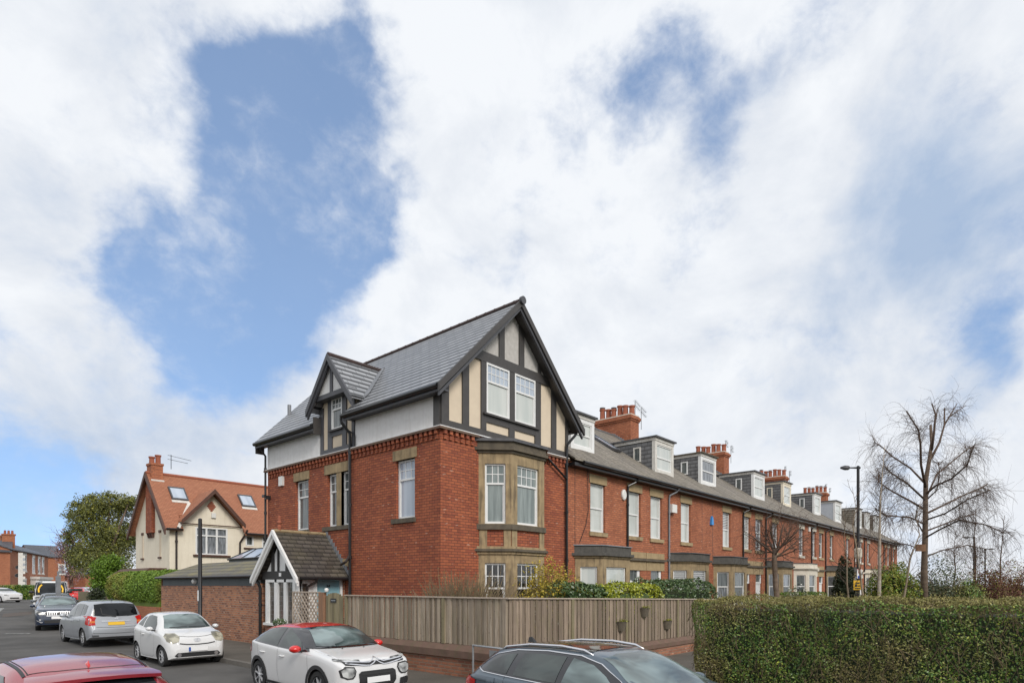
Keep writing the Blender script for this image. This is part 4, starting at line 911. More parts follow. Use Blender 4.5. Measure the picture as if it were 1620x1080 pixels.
mb = MB(); facade(mb, SC, KX, 26, 0, 3.05); facade(mb, WC, KY, 44.6, 0, 3.05); mb.build('lower_wall', M['brick_far'], C)
part('band', M['timber_brown'], C, lambda q: q.box(KX-.12, 26, KY-.12, KY, 2.85, 3.05))
part('lean_to_roof', M['timber_brown'], C, lambda q: q.hexa([(11.8, 39.2, 2.75), (13.5, 39.2, 2.75), (13.5, 44.5, 2.75), (11.8, 44.5, 2.75), (12.6, 39.2, 3.3), (13.48, 39.2, 3.3), (13.48, 44.5, 3.3), (12.6, 44.5, 3.3)]))
mb = MB()
def kslab(x0, x1, ya, yb):
    p = []
    for zt in (-.1, 0): p += [(x0, ya, kz(ya)+zt), (x1, ya, kz(ya)+zt), (x1, yb, kz(yb)+zt), (x0, yb, kz(yb)+zt)]
    mb.hexa(p)
kslab(KX-.35, 14.15, KY-.35, KYR); kslab(14.15, 17.8, KY+.5, KYR); kslab(17.8, 26, KY-.35, KYR); kslab(KX-.35, 26, KYR, 44.95); kr = mb.build('roof', M['clay_tile'], C)
part('ridge_tiles', M['terracotta'], kr, lambda q: q.tube([(KX-.35, KYR, KR), (26, KYR, KR)], .1, 8))
def kroof(px, py):
    a = (px-810)/970; dy = FY-a*FX; q = (925-py)/970; d = (KE-KS*KY-CAMZ)/(q-KS*dy); return d*(FX+a*FY), d*dy
for (pl, pr) in (((272, 790), (297, 770)), ((383, 801), (406, 784))):
    X0, Y0 = kroof(*pl); X1, Y1 = kroof(*pr); X1 = X0+.95; Y1 = Y0+.75
    def rf_(x, y, e): return (x, y-e*.7, kz(y)+e*.7)
    mb = MB()
    for (a, b, c, d) in ((X0, X0+.08, Y0, Y1), (X1-.08, X1, Y0, Y1), (X0+.08, X1-.08, Y0, Y0+.07), (X0+.08, X1-.08, Y1-.07, Y1)):
        mb.hexa([rf_(a, c, 0), rf_(b, c, 0), rf_(b, d, 0), rf_(a, d, 0), rf_(a, c, .1), rf_(b, c, .1), rf_(b, d, .1), rf_(a, d, .1)])
    sk = mb.build('roof_window', M['lead_dark'], C)
    part('pane', M['glass_sky'], sk, lambda q: q.hexa([rf_(X0+.08, Y0+.07, 0), rf_(X1-.08, Y0+.07, 0), rf_(X1-.08, Y1-.07, 0), rf_(X0+.08, Y1-.07, 0), rf_(X0+.08, Y0+.07, .08), rf_(X1-.08, Y0+.07, .08), rf_(X1-.08, Y1-.07, .08), rf_(X0+.08, Y1-.07, .08)]))
    part('apron_flashing', M['white_old'], C, lambda q: q.hexa([rf_(X0-.03, Y0-.14, 0.0), rf_(X1+.03, Y0-.14, 0), rf_(X1+.03, Y0, 0), rf_(X0-.03, Y0, 0), rf_(X0-.03, Y0-.14, .02), rf_(X1+.03, Y0-.14, .02), rf_(X1+.03, Y0, .02), rf_(X0-.03, Y0, .02)]))
GX, GH, GZ, GF = 15.85, 1.85, 8.1, 6.12; GK = (GZ-GF)/GH
mb = MB(); mb.fpoly(south(KY-.06), [(GX-1.78, 5.9), (GX+1.78, 5.9), (GX+1.78, 6.05), (GX, GZ-.2), (GX-1.78, 6.05)], -.4, 0); gab = mb.build('front_gable', M['render_cream'], C)
mb = MB()
for s_ in (-1, 1):
    x1 = GX+s_*GH; p = []
    for zt in (-.09, 0): p += [(GX, KY-.55, GZ+zt), (GX, 41.2, GZ+zt), (x1, 41.2, GF+zt), (x1, KY-.55, GF+zt)]
    mb.hexa(p)
mb.build('roof', M['clay_tile'], gab)
mb = MB()
for s_ in (-1, 1):
    x1 = GX+s_*(GH+.03); mb.hexa([(GX, KY-.62, GZ-.24), (x1, KY-.62, GF-.24), (x1, KY-.55, GF-.24), (GX, KY-.55, GZ-.24), (GX, KY-.62, GZ+.02), (x1, KY-.62, GF+.02), (x1, KY-.55, GF+.02), (GX, KY-.55, GZ+.02)])
mb.build('barge_board', M['timber_brown'], gab)
part('valley', M['white_old'], gab, lambda q: q.hexa([(GX-2.05, KY-.3, kz(KY-.3)+.02), (GX-1.85, KY-.3, kz(KY-.3)+.02), (GX-.72, 40.0, kz(40.0)+.02), (GX-.9, 40.0, kz(40.0)+.02), (GX-2.05, KY-.3, kz(KY-.3)+.07), (GX-1.85, KY-.3, kz(KY-.3)+.07), (GX-.72, 40.0, kz(40.0)+.07), (GX-.9, 40.0, kz(40.0)+.07)]))
SG = south(KY-.06)
mb = MB()
for k in range(-3, 4):
    hw_ = (4-abs(k))*.065; mb.fbox(SG, GX-hw_, GX+hw_, 7.08+k*.09, 7.08+k*.09+.08, 0, .03)
mb.build('brick_diamond', M['terracotta'], gab)
part('alarm_box', M['plastic_white'], C, lambda q: q.fbox(SG, GX-.02, GX+.24, 6.42, 6.72, 0, .1))
part('string_course', M['timber_brown'], C, lambda q: q.fbox(SG, GX-1.75, GX+1.75, 5.95, 5.998, -.05, .03))
def casement(P, w, par, ncol, m='white_paint', pane='glass_net', tl=.3):
    u0, u1, z0, z1 = w; mb = MB(); mb.fbox(P, u0-.03, u0+.06, z0, z1, -.1, .02); mb.fbox(P, u1-.06, u1+.03, z0, z1, -.1, .02); mb.fbox(P, u0+.06, u1-.06, z0, z0+.07, -.1, .02); mb.fbox(P, u0+.06, u1-.06, z1-.07, z1, -.1, .02)
    for i in range(1, ncol): u = u0+(u1-u0)*i/ncol; mb.fbox(P, u-.05, u+.05, z0+.07, z1-.07, -.1, .01)
    if tl:
        z = z1-(z1-z0)*tl; mb.fbox(P, u0+.06, u1-.06, z-.04, z+.04, -.1, .0)
    fr = mb.build('window', M[m], par); part('pane', M[pane], fr, lambda q: q.fbox(P, u0+.06, u1-.06, z0+.07, z1-.07, -.09, -.06)); return fr
casement(SC, win1, C, 3); casement(SC, win2, C, 1, tl=0, pane='glass'); casement(SC, win3, C, 2, pane='glass')
part('sill', M['timber_brown'], C, lambda q: q.fbox(SC, 14.8, 17.0, 4.04, 4.14, 0, .12)); part('sill', M['timber_brown'], C, lambda q: q.fbox(SC, win2[0]-.15, win2[1]+.15, 4.62, 4.7, 0, .1))
mb = MB()     # deep brown verge on the street gable
for s_ in (-1, 1):
    ya, yb = KYR, KYR+s_*3.3; mb.hexa([(KX-.42, ya, KR-.3), (KX-.42, yb, kz(yb)-.3), (KX-.33, yb, kz(yb)-.3), (KX-.33, ya, KR-.3), (KX-.42, ya, KR+.03), (KX-.42, yb, kz(yb)+.03), (KX-.33, yb, kz(yb)+.03), (KX-.33, ya, KR+.03)])
mb.build('barge_board', M['timber_brown'], C)
part('brick_pilaster', M['brick'], C, lambda q: q.box(KX-.2, KX, 41.15, 42.15, 5.5, 8.6))
for y in (41.25, 41.6, 41.95): part('corbel', M['timber_brown'], C, lambda q: q.hexa([(KX-.1, y, 5.2), (KX, y, 5.2), (KX, y+.12, 5.2), (KX-.1, y+.12, 5.2), (KX-.2, y, 5.5), (KX, y, 5.5), (KX, y+.12, 5.5), (KX-.2, y+.12, 5.5)]))
for px in (226, 253.5):
    y = at(px, 0, X=KX).y
    part('slit_recess', M['render_beige'], C, lambda q: q.fbox(WC, y-.14, y+.14, 4.0, 5.45, 0, .02)); part('slit_hood', M['timber_brown'], C, lambda q: q.fbox(WC, y-.16, y+.16, 5.45, 5.6, 0, .06)); part('slit_sill', M['timber_brown'], C, lambda q: q.fbox(WC, y-.22, y+.22, 3.9, 4.0, 0, .08))
ch = MB(); ch.box(13.35, 14.0, 41.3, 42.1, 8.3, 9.65); ch.box(13.31, 14.04, 41.26, 42.14, 9.65, 9.78); ch = ch.build('chimney', M['brick_terrace'], C)
part('flashing', M['white_old'], ch, lambda q: q.box(13.32, 14.05, 41.22, 42.15, kz(41.22)-.05, kz(41.22)+.1))
for x, hh in ((13.5, 10.2), (13.85, 10.35)): part('chimney_pot', M['terracotta'], ch, lambda q: q.lathe([(.16, 9.7), (.15, hh-.1), (.19, hh-.08), (.19, hh)], (x, 41.7, 0), 10))
mb = MB(); mb.tube([(14.6, 41.7, 9.6), (14.6, 41.7, 10.5)], .02, 5); mb.tube([(14.4, 41.7, 10.45), (15.8, 41.7, 10.3)], .015, 4); mb.tube([(14.4, 41.7, 10.2), (15.6, 41.7, 10.1)], .015, 4); mb.build('aerial', M['black_metal'], ch)
pipe([(13.85, 38.5, 5.7), (13.85, 38.72, 5.4), (13.85, 38.72, .2)], .06, C, 'pipe_brown'); pipe([(17.95, 38.4, 5.8), (17.75, 38.6, 5.3), (17.6, 38.7, 5.0), (17.6, 38.72, .2)], .06, C, 'pipe_brown')
part('gutter', M['pipe_brown'], C, lambda q: (q.tube([(13.2, 38.42, 5.56), (14.1, 38.42, 5.56)], .07, 6), q.tube([(17.9, 38.42, 5.56), (26, 38.42, 5.56)], .07, 6)))

# ------------------------------------------------------------------ clipped hedge and its wall, street side
lw = MB(); lw.box(10.5, 10.8, 31.5, 40.2, .1, 1.25); tag(lw.build('garden_wall', M['brick_far']), 'low orange brick garden wall beneath the rounded clipped hedge', 'wall')
bevel_hedge('clipped_hedge', 10.35, 12.8, 31.7, 39.9, 1.2, 3.05, 26000, .05, 'leaf_clipped', 'tall smooth clipped green hedge with rounded end beyond the brick outbuilding', rnd=.85, bumps=.03, jit=.9, core='leaf_clipped')

# ------------------------------------------------------------------ fence on low wall, gate, trellis
WL = empty('low_brick_wall', (10.25, 12, .1), 'low mossy brick wall with sloping brown coping under the wooden fence', 'wall')
mb = MB(); mb.box(10.1, 10.4, 9.05, 16.62, .1, .57); mb.box(10.4, 22, 9.05, 9.35, .05, .40); mb.build('brickwork', M['brick_wall'], WL)
mb = MB(); 
mb.fpoly(lambda u, z, o=0: (u, 9.0+(16.66-9.0)*o, z), [(10.03, .57), (10.03, .74), (10.18, .87), (10.36, .87), (10.44, .74), (10.44, .57)], 0, 1)
mb.fpoly(lambda u, z, o=0: (10.44+(22-10.44)*o, u, z), [(9.0, .40), (9.0, .52), (9.12, .62), (9.3, .62), (9.38, .52), (9.38, .40)], 0, 1)
mb.build('coping', M['coping'], WL)
FN = empty('garden_fence', (10.2, 12.4, .86), 'weathered grey close-boarded wooden fence on the low brick wall around the corner', 'fence')
def boards(mb, P, u0, u1, zb, zt, w=.10, t=.018, seedv=0):
    rs = random.Random(seedv); u = u0; i = 0
    while u < u1-.02:
        ww = min(w*(.75+.5*rs.random()), u1-u); o = .02*(i % 2)+rs.random()*.008; za = zb(u)+rs.random()*.012; zc = zt(u)-rs.random()*.01
        mb.fbox(P, u+.003, u+ww-.006, za, zc, o, o+t); u += ww; i += 1
mb = MB(); boards(mb, west(10.22), 9.2, 15.58, lambda u: .87, lambda u: 1.99, seedv=1); mb.build('boards', M['fence_wood'], FN)
mb = MB(); boards(mb, south(9.2), 10.22, 21.5, lambda u: .62, lambda u: 2.0-.019*(u-10.2), seedv=2); mb.build('boards', M['fence_brown'], FN)
part('top_rail', M['trellis_wood'], FN, lambda q: (q.box(10.14, 10.26, 9.12, 15.6, 1.99, 2.02), q.hexa([(10.26, 9.12, 1.99), (21.5, 9.12, 1.775), (21.5, 9.24, 1.775), (10.26, 9.24, 1.99), (10.26, 9.12, 2.02), (21.5, 9.12, 1.805), (21.5, 9.24, 1.805), (10.26, 9.24, 2.02)])))
for i, y in enumerate((15.53, 13.1, 11.3, 9.26)): part('post', M['fence_green' if i in (0, 2) else 'fence_wood'], FN, lambda q: q.box(10.15, 10.25, y-.05, y+.05, .87, 2.0))
for x in (12.6, 15.2, 18.35): part('post', M['fence_green'], FN, lambda q: q.box(x-.05, x+.05, 9.13, 9.23, .62, 1.99-.019*(x-10.2)))
GT = empty('garden_gate', (10.2, 16.2, .15), 'arched wooden garden gate with small black name plate between fence and trellis', 'gate')
mb = MB(); n = 8
for i in range(n):
    a = 15.74+.93*i/n; b = 15.74+.93*(i+1)/n-.004; m_ = abs((a+b)/2-16.205)/.465; za = 1.9+.17*math.sqrt(max(0, 1-m_**2)); mb.box(10.2+.006*(i % 2), 10.22+.006*(i % 2), a, b, .2, za)
mb.build('boards', M['fence_green'], GT)
part('name_plate', M['letter_dark'], GT, lambda q: q.box(10.185, 10.2, 16.08, 16.38, 1.78, 1.9))
part('plate_line', M['grey_metal'], GT, lambda q: q.box(10.18, 10.186, 16.12, 16.34, 1.83, 1.85))
TR = empty('trellis', (10.2, 17.8, .9), 'diagonal wooden lattice trellis panel beside the white porch windows', 'trellis')
mb = MB(); y0, y1, z0, z1 = 17.02, 18.62, .45, 2.06
def clipseg(a, b):
    t0, t1 = 0., 1.; d = (b[0]-a[0], b[1]-a[1])
    for p_, q_ in ((-d[0], a[0]-y0), (d[0], y1-a[0]), (-d[1], a[1]-z0), (d[1], z1-a[1])):
        if abs(p_) < 1e-9:
            if q_ < 0: return None
        else:
            t_ = q_/p_
            if p_ < 0: t0 = max(t0, t_)
            else: t1 = min(t1, t_)
    return ((a[0]+d[0]*t0, a[1]+d[1]*t0), (a[0]+d[0]*t1, a[1]+d[1]*t1)) if t1-t0 > .01 else None
for k in range(-9, 11):
    for s_ in (1, -1):
        c0 = y0+k*.19 if s_ > 0 else y1-k*.19
        sg = clipseg((c0, z0), (c0+s_*1.8, z0+1.8*1.0))
        if not sg: continue
        (a, b), (c, d) = sg; x = 10.2 if s_ > 0 else 10.214; w = .019
        mb.hexa([(x, a-w, b+w*s_), (x, a+w, b-w*s_), (x+.012, a+w, b-w*s_), (x+.012, a-w, b+w*s_), (x, c-w, d+w*s_), (x, c+w, d-w*s_), (x+.012, c+w, d-w*s_), (x+.012, c-w, d+w*s_)])
mb.build('lattice', M['trellis_wood'], TR)
part('frame', M['trellis_wood'], TR, lambda q: (q.box(10.19, 10.23, 17.0, 18.66, 2.06, 2.1), q.box(10.19, 10.23, 18.62, 18.66, .3, 2.06), q.box(10.19, 10.23, 17.0, 18.62, .41, .45)))
part('post', M['post_wood'], TR, lambda q: q.box(10.15, 10.26, 16.72, 16.98, .1, 2.08))
part('post_ball', M['plastic_white'], TR, lambda q: q.lathe([(.0, 2.08), (.05, 2.1), (.065, 2.15), (.05, 2.2), (.0, 2.22)], (10.2, 16.62, 0), 10))
for px, py, lb in ((984.5, 990, 'lowest leftmost half-round planter hanging on the front of the fence'), (1021, 968, 'highest planter hanging on the fence, tuft of moss in it'), (1057, 987.5, 'planter on the green post of the fence nearest the big hedge')):
    p = at(px, py, Y=9.1); w = .19; mb = MB(); vs = []; n = 9
    for z, s_ in ((-.13, .72), (.10, 1.), (.13, 1.08), (.13, .9)):
        for j in range(n): th = math.pi*j/(n-1); vs.append((p.x+w*s_*math.cos(th), 9.165-w*.9*s_*math.sin(th), p.z+z))
    fs = [(i*n+j, i*n+j+1, (i+1)*n+j+1, (i+1)*n+j) for i in range(3) for j in range(n-1)]+[tuple(range(n)), tuple(range(3*n, 4*n))]+[(i*n, (i+1)*n, (i+1)*n+n-1, i*n+n-1) for i in range(3)]
    mb.add(vs, fs); o = mb.build('wall_planter', M['stone_dark']); tag(o, lb, 'planter', 'planters hanging on the fence')
    pts = np.array([p.x, 9.1, p.z+.14])+rng.normal(size=(90, 3))*np.array([.09, .05, .025]); leaf_mesh('moss', pts, .025, 'leaf_olive', o)
# back of a street name plate on its tubular frame
p = at(748.5, 1020, X=9.85); q_ = at(790, 1022, X=9.85)
mb = MB(); mb.tube([(9.85, p.y, .1), (9.85, p.y, p.z), (9.85, p.y-1.2, p.z-.02), (9.85, p.y-1.2, .1)], .028, 6); mb.fbox(west(9.86), p.y-1.15, p.y-.5, p.z-.3, p.z-.08, -.02, 0)
tag(mb.build('street_sign_frame', M['grey_metal']), 'pale grey tubular metal sign frame on the pavement by the low brick wall', 'sign frame')
p = at(445, 977, X=10.2); bush('heather', (10.15, p.y, 1.02), (.16, .38, .17), 1500, .022, 'leaf_laurel', 'small green heather with white flowers under the porch window', 'plant', stems=3, gaps=.2, mats2='white_plain', frac2=.12)

# garden shrubs behind the fence
c = at(735, 930, Y=11.9); o = empty('bare_shrub', (c.x, c.y, .1), 'twiggy brown leafless shrub behind the fence at the brick corner', 'shrub'); n = 2600
th = rng.random(n)*6.28; ph = rng.random(n)**.6*1.15; L = .9+1.35*rng.random(n); base = np.array([c.x, c.y, .5])+rng.normal(size=(n, 3))*np.array([.38, .3, .15])
dirs = np.stack([np.cos(th)*np.sin(ph)*1.05, np.sin(th)*np.sin(ph)*.8, np.cos(ph)], 1); tip = base+dirs*L[:, None]; mid = base+dirs*(L*.5)[:, None]
tip[:, 0] = np.maximum(tip[:, 0], 10.5); mid[:, 0] = np.maximum(mid[:, 0], 10.42); base[:, 0] = np.maximum(base[:, 0], 10.4); tip[:, 2] = np.minimum(tip[:, 2], 2.85-.25*rng.random(n)); sticks('twigs', mid, tip+rng.normal(size=(n, 3))*.07, np.full(n, .010), 'bark_twig', o); sticks('stems', base, mid, np.full(n, .010), 'bark_twig', o)
leaf_mesh('foliage', tip[:1500]+rng.normal(size=(1500, 3))*.05, .018, 'leaf_hedge_top', o)
c = at(868, 925, Y=11.6); o = bush('yellow_shrub', (c.x+.05, c.y, 1.75), (1.15, .75, 1.15), 5200, .038, 'leaf_yellow', 'loose yellow and orange leaved shrub behind the fence below the stone bay', gaps=.8, seed=2, stems=10, amp=.45, shell=.8)
n = 260; th = rng.random(n)*6.28; base = np.array([c.x, c.y, .6])+rng.normal(size=(n, 3))*np.array([.3, .2, .1]); tip = base+np.stack([np.cos(th)*.75*rng.random(n)*1.3, np.sin(th)*.5*rng.random(n), 1.2+1.0*rng.random(n)], 1); sticks('twigs', base, tip, np.full(n, .006), 'bark_twig', o)
tip = tip[:220]; pts = (tip[:, None, :]+rng.normal(size=(len(tip), 7, 3))*.07).reshape(-1, 3); leaf_mesh('outer_leaves', pts, .03, 'leaf_yellow', o)
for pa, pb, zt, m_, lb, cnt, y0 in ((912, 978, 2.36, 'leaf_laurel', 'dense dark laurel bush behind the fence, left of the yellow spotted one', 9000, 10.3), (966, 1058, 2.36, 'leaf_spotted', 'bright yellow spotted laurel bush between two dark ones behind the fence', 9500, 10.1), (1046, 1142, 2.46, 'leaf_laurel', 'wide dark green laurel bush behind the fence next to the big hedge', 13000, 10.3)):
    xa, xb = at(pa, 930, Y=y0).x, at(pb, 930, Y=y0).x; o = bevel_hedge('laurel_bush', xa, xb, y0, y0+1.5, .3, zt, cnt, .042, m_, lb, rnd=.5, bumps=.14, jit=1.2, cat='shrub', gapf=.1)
    if m_ == 'leaf_spotted': o.children[0].data.materials.append(M['leaf_laurel']); o.children[0].data.polygons.foreach_set('material_index', (rng.random(len(o.children[0].data.polygons)) < .45).astype(np.int32))

# big hedge in the foreground
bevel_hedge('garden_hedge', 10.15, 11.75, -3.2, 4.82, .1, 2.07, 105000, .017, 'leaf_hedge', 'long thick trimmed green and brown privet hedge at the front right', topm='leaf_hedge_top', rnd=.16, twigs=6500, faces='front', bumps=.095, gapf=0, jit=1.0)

hd = [o for o in bpy.data.objects if o.name == 'garden_hedge'][0]
n = 900; a = np.stack([10.2+1.4*rng.random(n), -3.1+7.8*rng.random(n), np.full(n, 1.98)], 1); b = a+np.stack([rng.normal(size=n)*.03, rng.normal(size=n)*.03, .06+.17*rng.random(n)**2.5], 1); sticks('shoots', a, b, np.full(n, .0025), 'bark_twig', hd)
pts = (b[:, None, :]+rng.normal(size=(n, 4, 3))*.014-np.array([0, 0, .02])).reshape(-1, 3); leaf_mesh('shoot_leaves', pts, .012, 'leaf_hedge_top', hd)

# ------------------------------------------------------------------ posts and lamps
p = at(316.5, 970, X=8.35)
mb = MB(); mb.lathe([(.09, .1), (.09, 1.1), (.065, 1.15), (.06, 4.5), (.03, 4.52)], (8.35, p.y, 0), 12); po = mb.build('black_post', M['black_metal'], smooth='auto'); tag(po, 'tall plain black metal post on the pavement behind the small white car', 'post')
part('sticker', M['white_plain'], po, lambda q: q.box(8.28, 8.29, p.y-.03, p.y+.04, 1.78, 2.13)) 
p = at(92, 940, d=33); mb = MB(); z0 = g(p.y); mb.box(p.x-.10, p.x+.10, p.y-.10, p.y+.10, z0, 2.78); mb.box(p.x-.04, p.x+.04, p.y-.04, p.y+.04, 2.78, 3.05); tag(mb.build('grey_post', M['lead']), 'pale grey square post standing in front of the dark van', 'post')
def lamp(px, d, py, arm, r=.07, label='', signs=False, m='black_metal'):
    p = at(px, py, d=d); o = empty('street_lamp', (p.x, p.y, 0), label, 'street lamp')
    part('column', M[m], o, lambda q: q.lathe([(r*1.5, .1), (r*1.5, 1.4), (r, 1.5), (r*.85, p.z), (r*.5, p.z+.02)], (p.x, p.y, 0), 10), smooth='auto')
    rt = Vector((FY, -FX, 0)); e = Vector((p.x, p.y, p.z-.08))
    mb = MB(); a_ = e+rt*arm; mb.tube([e+rt*.1*(1 if arm > 0 else -1)*-1, e+rt*arm*.5, a_], [r*.7, r*.5, r*.4], 6); mb.build('arm', M[m], o)
    mb = MB(); b_ = e+rt*arm*2.0; mid_ = e+rt*arm*1.5
    mb.tube([a_-rt*arm*.05, a_+rt*arm*.15, mid_, b_], [.05, .11, .12, .05], 8); hd = mb.build('lamp_head', M['lead_dark'], o, smooth=True)
    return o, p
lo, lp = lamp(1357.5, 29.4, 737, -.42, .075, 'tall black street lamp with parking and yellow signs, left of the big bare tree')
def plate(par, name, cx, cy, w, h, d, m, mt=None):
    a, b = at(cx-w/2, cy+h/2, d=d), at(cx+w/2, cy-h/2, d=d); rt = Vector((FY, -FX, 0)); fw_ = Vector((FX, FY, 0))*.01
    mb = MB(); mb.hexa([a, a+rt*(w/970*d), a+rt*(w/970*d)+fw_, a+fw_]+[v+Vector((0, 0, h/970*d)) for v in (a, a+rt*(w/970*d), a+rt*(w/970*d)+fw_, a+fw_)]); return mb.build(name, M[m], par)
mat('sign_red', (.55, .06, .04), .5); mat('sign_blue', (.03, .08, .45), .5); mat('sign_yellow', (.72, .42, .02), .45)
plate(lo, 'parking_plate', 1359.5, 907, 7.5, 15, 29.2, 'white_plain'); plate(lo, 'yellow_plate', 1357, 925, 13.5, 15, 29.15, 'sign_yellow')
yaw = math.atan2(FX, FY)
def sign_text(s, px, py, hpx, d, m, par, name='lettering'):
    p = at(px, py, d=d); mtx = Matrix.Translation(p) @ Matrix.Rotation(-math.atan2(FX, FY), 4, 'Z') @ Matrix.Rotation(R(90), 4, 'X'); return text(s, name, hpx/970*d/.72, M[m], par, mtx, .002)
sign_text('P', 1359.5, 904.2, 5, 29.18, 'sign_red', lo)
for cx, cy, w, h, m_ in ((1359.5, 912, 4, 4, 'sign_blue'), (1359.5, 900.3, 6, 1, 'sign_red')): plate(lo, 'plate_symbol', cx, cy, w, h, 29.18, m_)
for cx, cy, w, h in ((1357, 921.5, 6, 2), (1354.5, 925.5, 3, 4), (1359, 926, 4, 1.5), (1356.5, 930, 8, 1.5)): plate(lo, 'plate_marks', cx, cy, w, h, 29.13, 'letter_dark')
part('strapped_box', M['stone_painted'], lo, lambda q: q.lathe([(.12, at(0, 883, d=29.3).z), (.17, at(0, 880, d=29.3).z), (.17, at(0, 868, d=29.3).z), (.1, at(0, 866, d=29.3).z)], (lp.x, lp.y, 0), 10))
lamp(1541, 62, 848.5, -.55, .1, 'distant street lamp on the right, nearer of the two behind the brown bushes'); lamp(1558.3, 82, 867, .6, .1, 'farthest street lamp on the right, its arm pointing right')

# ------------------------------------------------------------------ trees
def P3(px, py, d): return at(px, py, d=d)
# big pollarded birch
D0 = 30.
T = empty('bare_tree', (*P3(1463, 950, D0).xy, 0), 'big leafless pollarded tree with drooping twigs and a brown board on its trunk', 'tree')
rs = random.Random(5)
def path(pts, jd=0.): return [P3(x, y, D0+dd) for x, y, dd in pts]
mb = MB(); mb.tube(path([(1462, 975, 0), (1462, 900, 0), (1463.5, 850, 0), (1464, 800, 0), (1464.5, 760, .1), (1470, 728, .2), (1474, 700, .3), (1472, 672, .4)]), [.19, .15, .13, .115, .105, .09, .075, .06], 10)
mb.build('trunk', M['bark'], T, smooth=True)
mb = MB(); limbs = [
 ([(1464, 770, 0), (1457, 735, -.6), (1456, 700, -1), (1453, 680, -1.3), (1434, 650, -2)], .085), ([(1474, 712, .2), (1478, 680, 0), (1480, 655, 0), (1474, 638, 0)], .085), ([(1478, 672, 0), (1484, 645, .2)], .06),
 ([(1473, 725, .2), (1486, 700, .8), (1494, 672, 1.2), (1494, 645, 1.3)], .095), ([(1494, 672, 1.2), (1504, 655, 1.6), (1514, 638, 2)], .06), ([(1500, 660, 1.6), (1528, 641, 2.6)], .05),
 ([(1464, 765, 0), (1440, 740, .8), (1412, 722, 1.5), (1392, 704, 2), (1383, 699, 2.2)], .075), ([(1463, 790, 0), (1436, 765, -1.2), (1410, 748, -2), (1399, 737, -2.5)], .075),
 ([(1462, 805, 0), (1440, 792, .9), (1410, 776, 2), (1390, 762, 3), (1390, 748, 3.2)], .08), ([(1466, 780, 0), (1480, 768, -1), (1505, 757, -2), (1530, 735, -3), (1540, 705, -3.5)], .075),
 ([(1466, 785, 0), (1482, 750, .8), (1500, 735, 1.6), (1528, 712, 3), (1540, 705, 3.2)], .07), ([(1465, 812, 0), (1490, 800, 1), (1520, 785, 2), (1550, 772, 3), (1563, 765, 3.3)], .08),
 ([(1465, 822, 0), (1495, 812, -1), (1530, 790, -2.2), (1565, 775, -3.4)], .06), ([(1464, 840, 0), (1490, 830, .7), (1520, 818, 1.5), (1540, 813, 2)], .065), ([(1464, 850, 0), (1485, 838, -1), (1518, 822, -2), (1560, 830, -3), (1590, 843, -4)], .06),
 ([(1461, 828, 0), (1440, 818, -1), (1400, 815, -2.2), (1384, 803, -3)], .06), ([(1461, 872, 0), (1440, 862, 1), (1415, 857, 2)], .05), ([(1462, 845, 0), (1448, 820, -.5), (1452, 797, -.8)], .05), ([(1466, 790, 0), (1482, 775, -.4), (1486, 750, -.6), (1485, 730, -.8)], .05), ([(1465, 880, 0), (1490, 870, 1), (1530, 862, 2), (1560, 868, 3)], .055)]
tips = []; sub = dict(depth=2, n=[7, 3, 0], ang=48, lr=.62, seg=5, wob=.16, up=.10, droopd=1, droop=3.3, rr=.42, taper=.35, t0=.15)
sub2 = dict(sub); sub2.update(droop=.3, wob=.2)
tw = MB()
for li, (pts, r) in enumerate(limbs):
    r *= .72; pp = path(pts); k = len(pp); mb.tube(pp, [r*(1-.55*i/(k-1)) for i in range(k)], 6)
    tot = sum((pp[i+1]-pp[i]).length for i in range(k-1))
    for j in range(int((16+tot*13)*(.35 if li in (1, 2, 3, 4, 5) else 1.15))):
        t_ = (.25+.75*rs.random())*(k-1); i = min(k-2, int(t_)); s_ = pp[i].lerp(pp[i+1], t_-i); base = (pp[i+1]-pp[i]).normalized()
        ax = rot_about(base.orthogonal().normalized(), base, rs.random()*6.28); nd = rot_about(base, ax, R(25+45*rs.random())); nd.z += rs.uniform(-.35, .3); nd.normalize(); grow(tw, s_, nd, .0095, .6+.9*rs.random(), 1, sub if rs.random() < .72 else sub2, rs)
mb.build('limb', M['bark_thin'], T, smooth=True); tw.build('twigs', M['bark_thin'], T, uv=False, recalc=False)
a = P3(1457, 866, D0-.28); mb = MB(); rt = Vector((FY, -FX, 0)); fwv = Vector((FX, FY, 0))
mb.hexa([a-rt*.24-Vector((0, 0, .17)), a+rt*.24-Vector((0, 0, .17)), a+rt*.24-Vector((0, 0, .17))+fwv*.06, a-rt*.24-Vector((0, 0, .17))+fwv*.06, a-rt*.24+Vector((0, 0, .17)), a+rt*.24+Vector((0, 0, .17)), a+rt*.24+Vector((0, 0, .17))+fwv*.06, a-rt*.24+Vector((0, 0, .17))+fwv*.06])
mb.build('board', M['post_wood'], T)
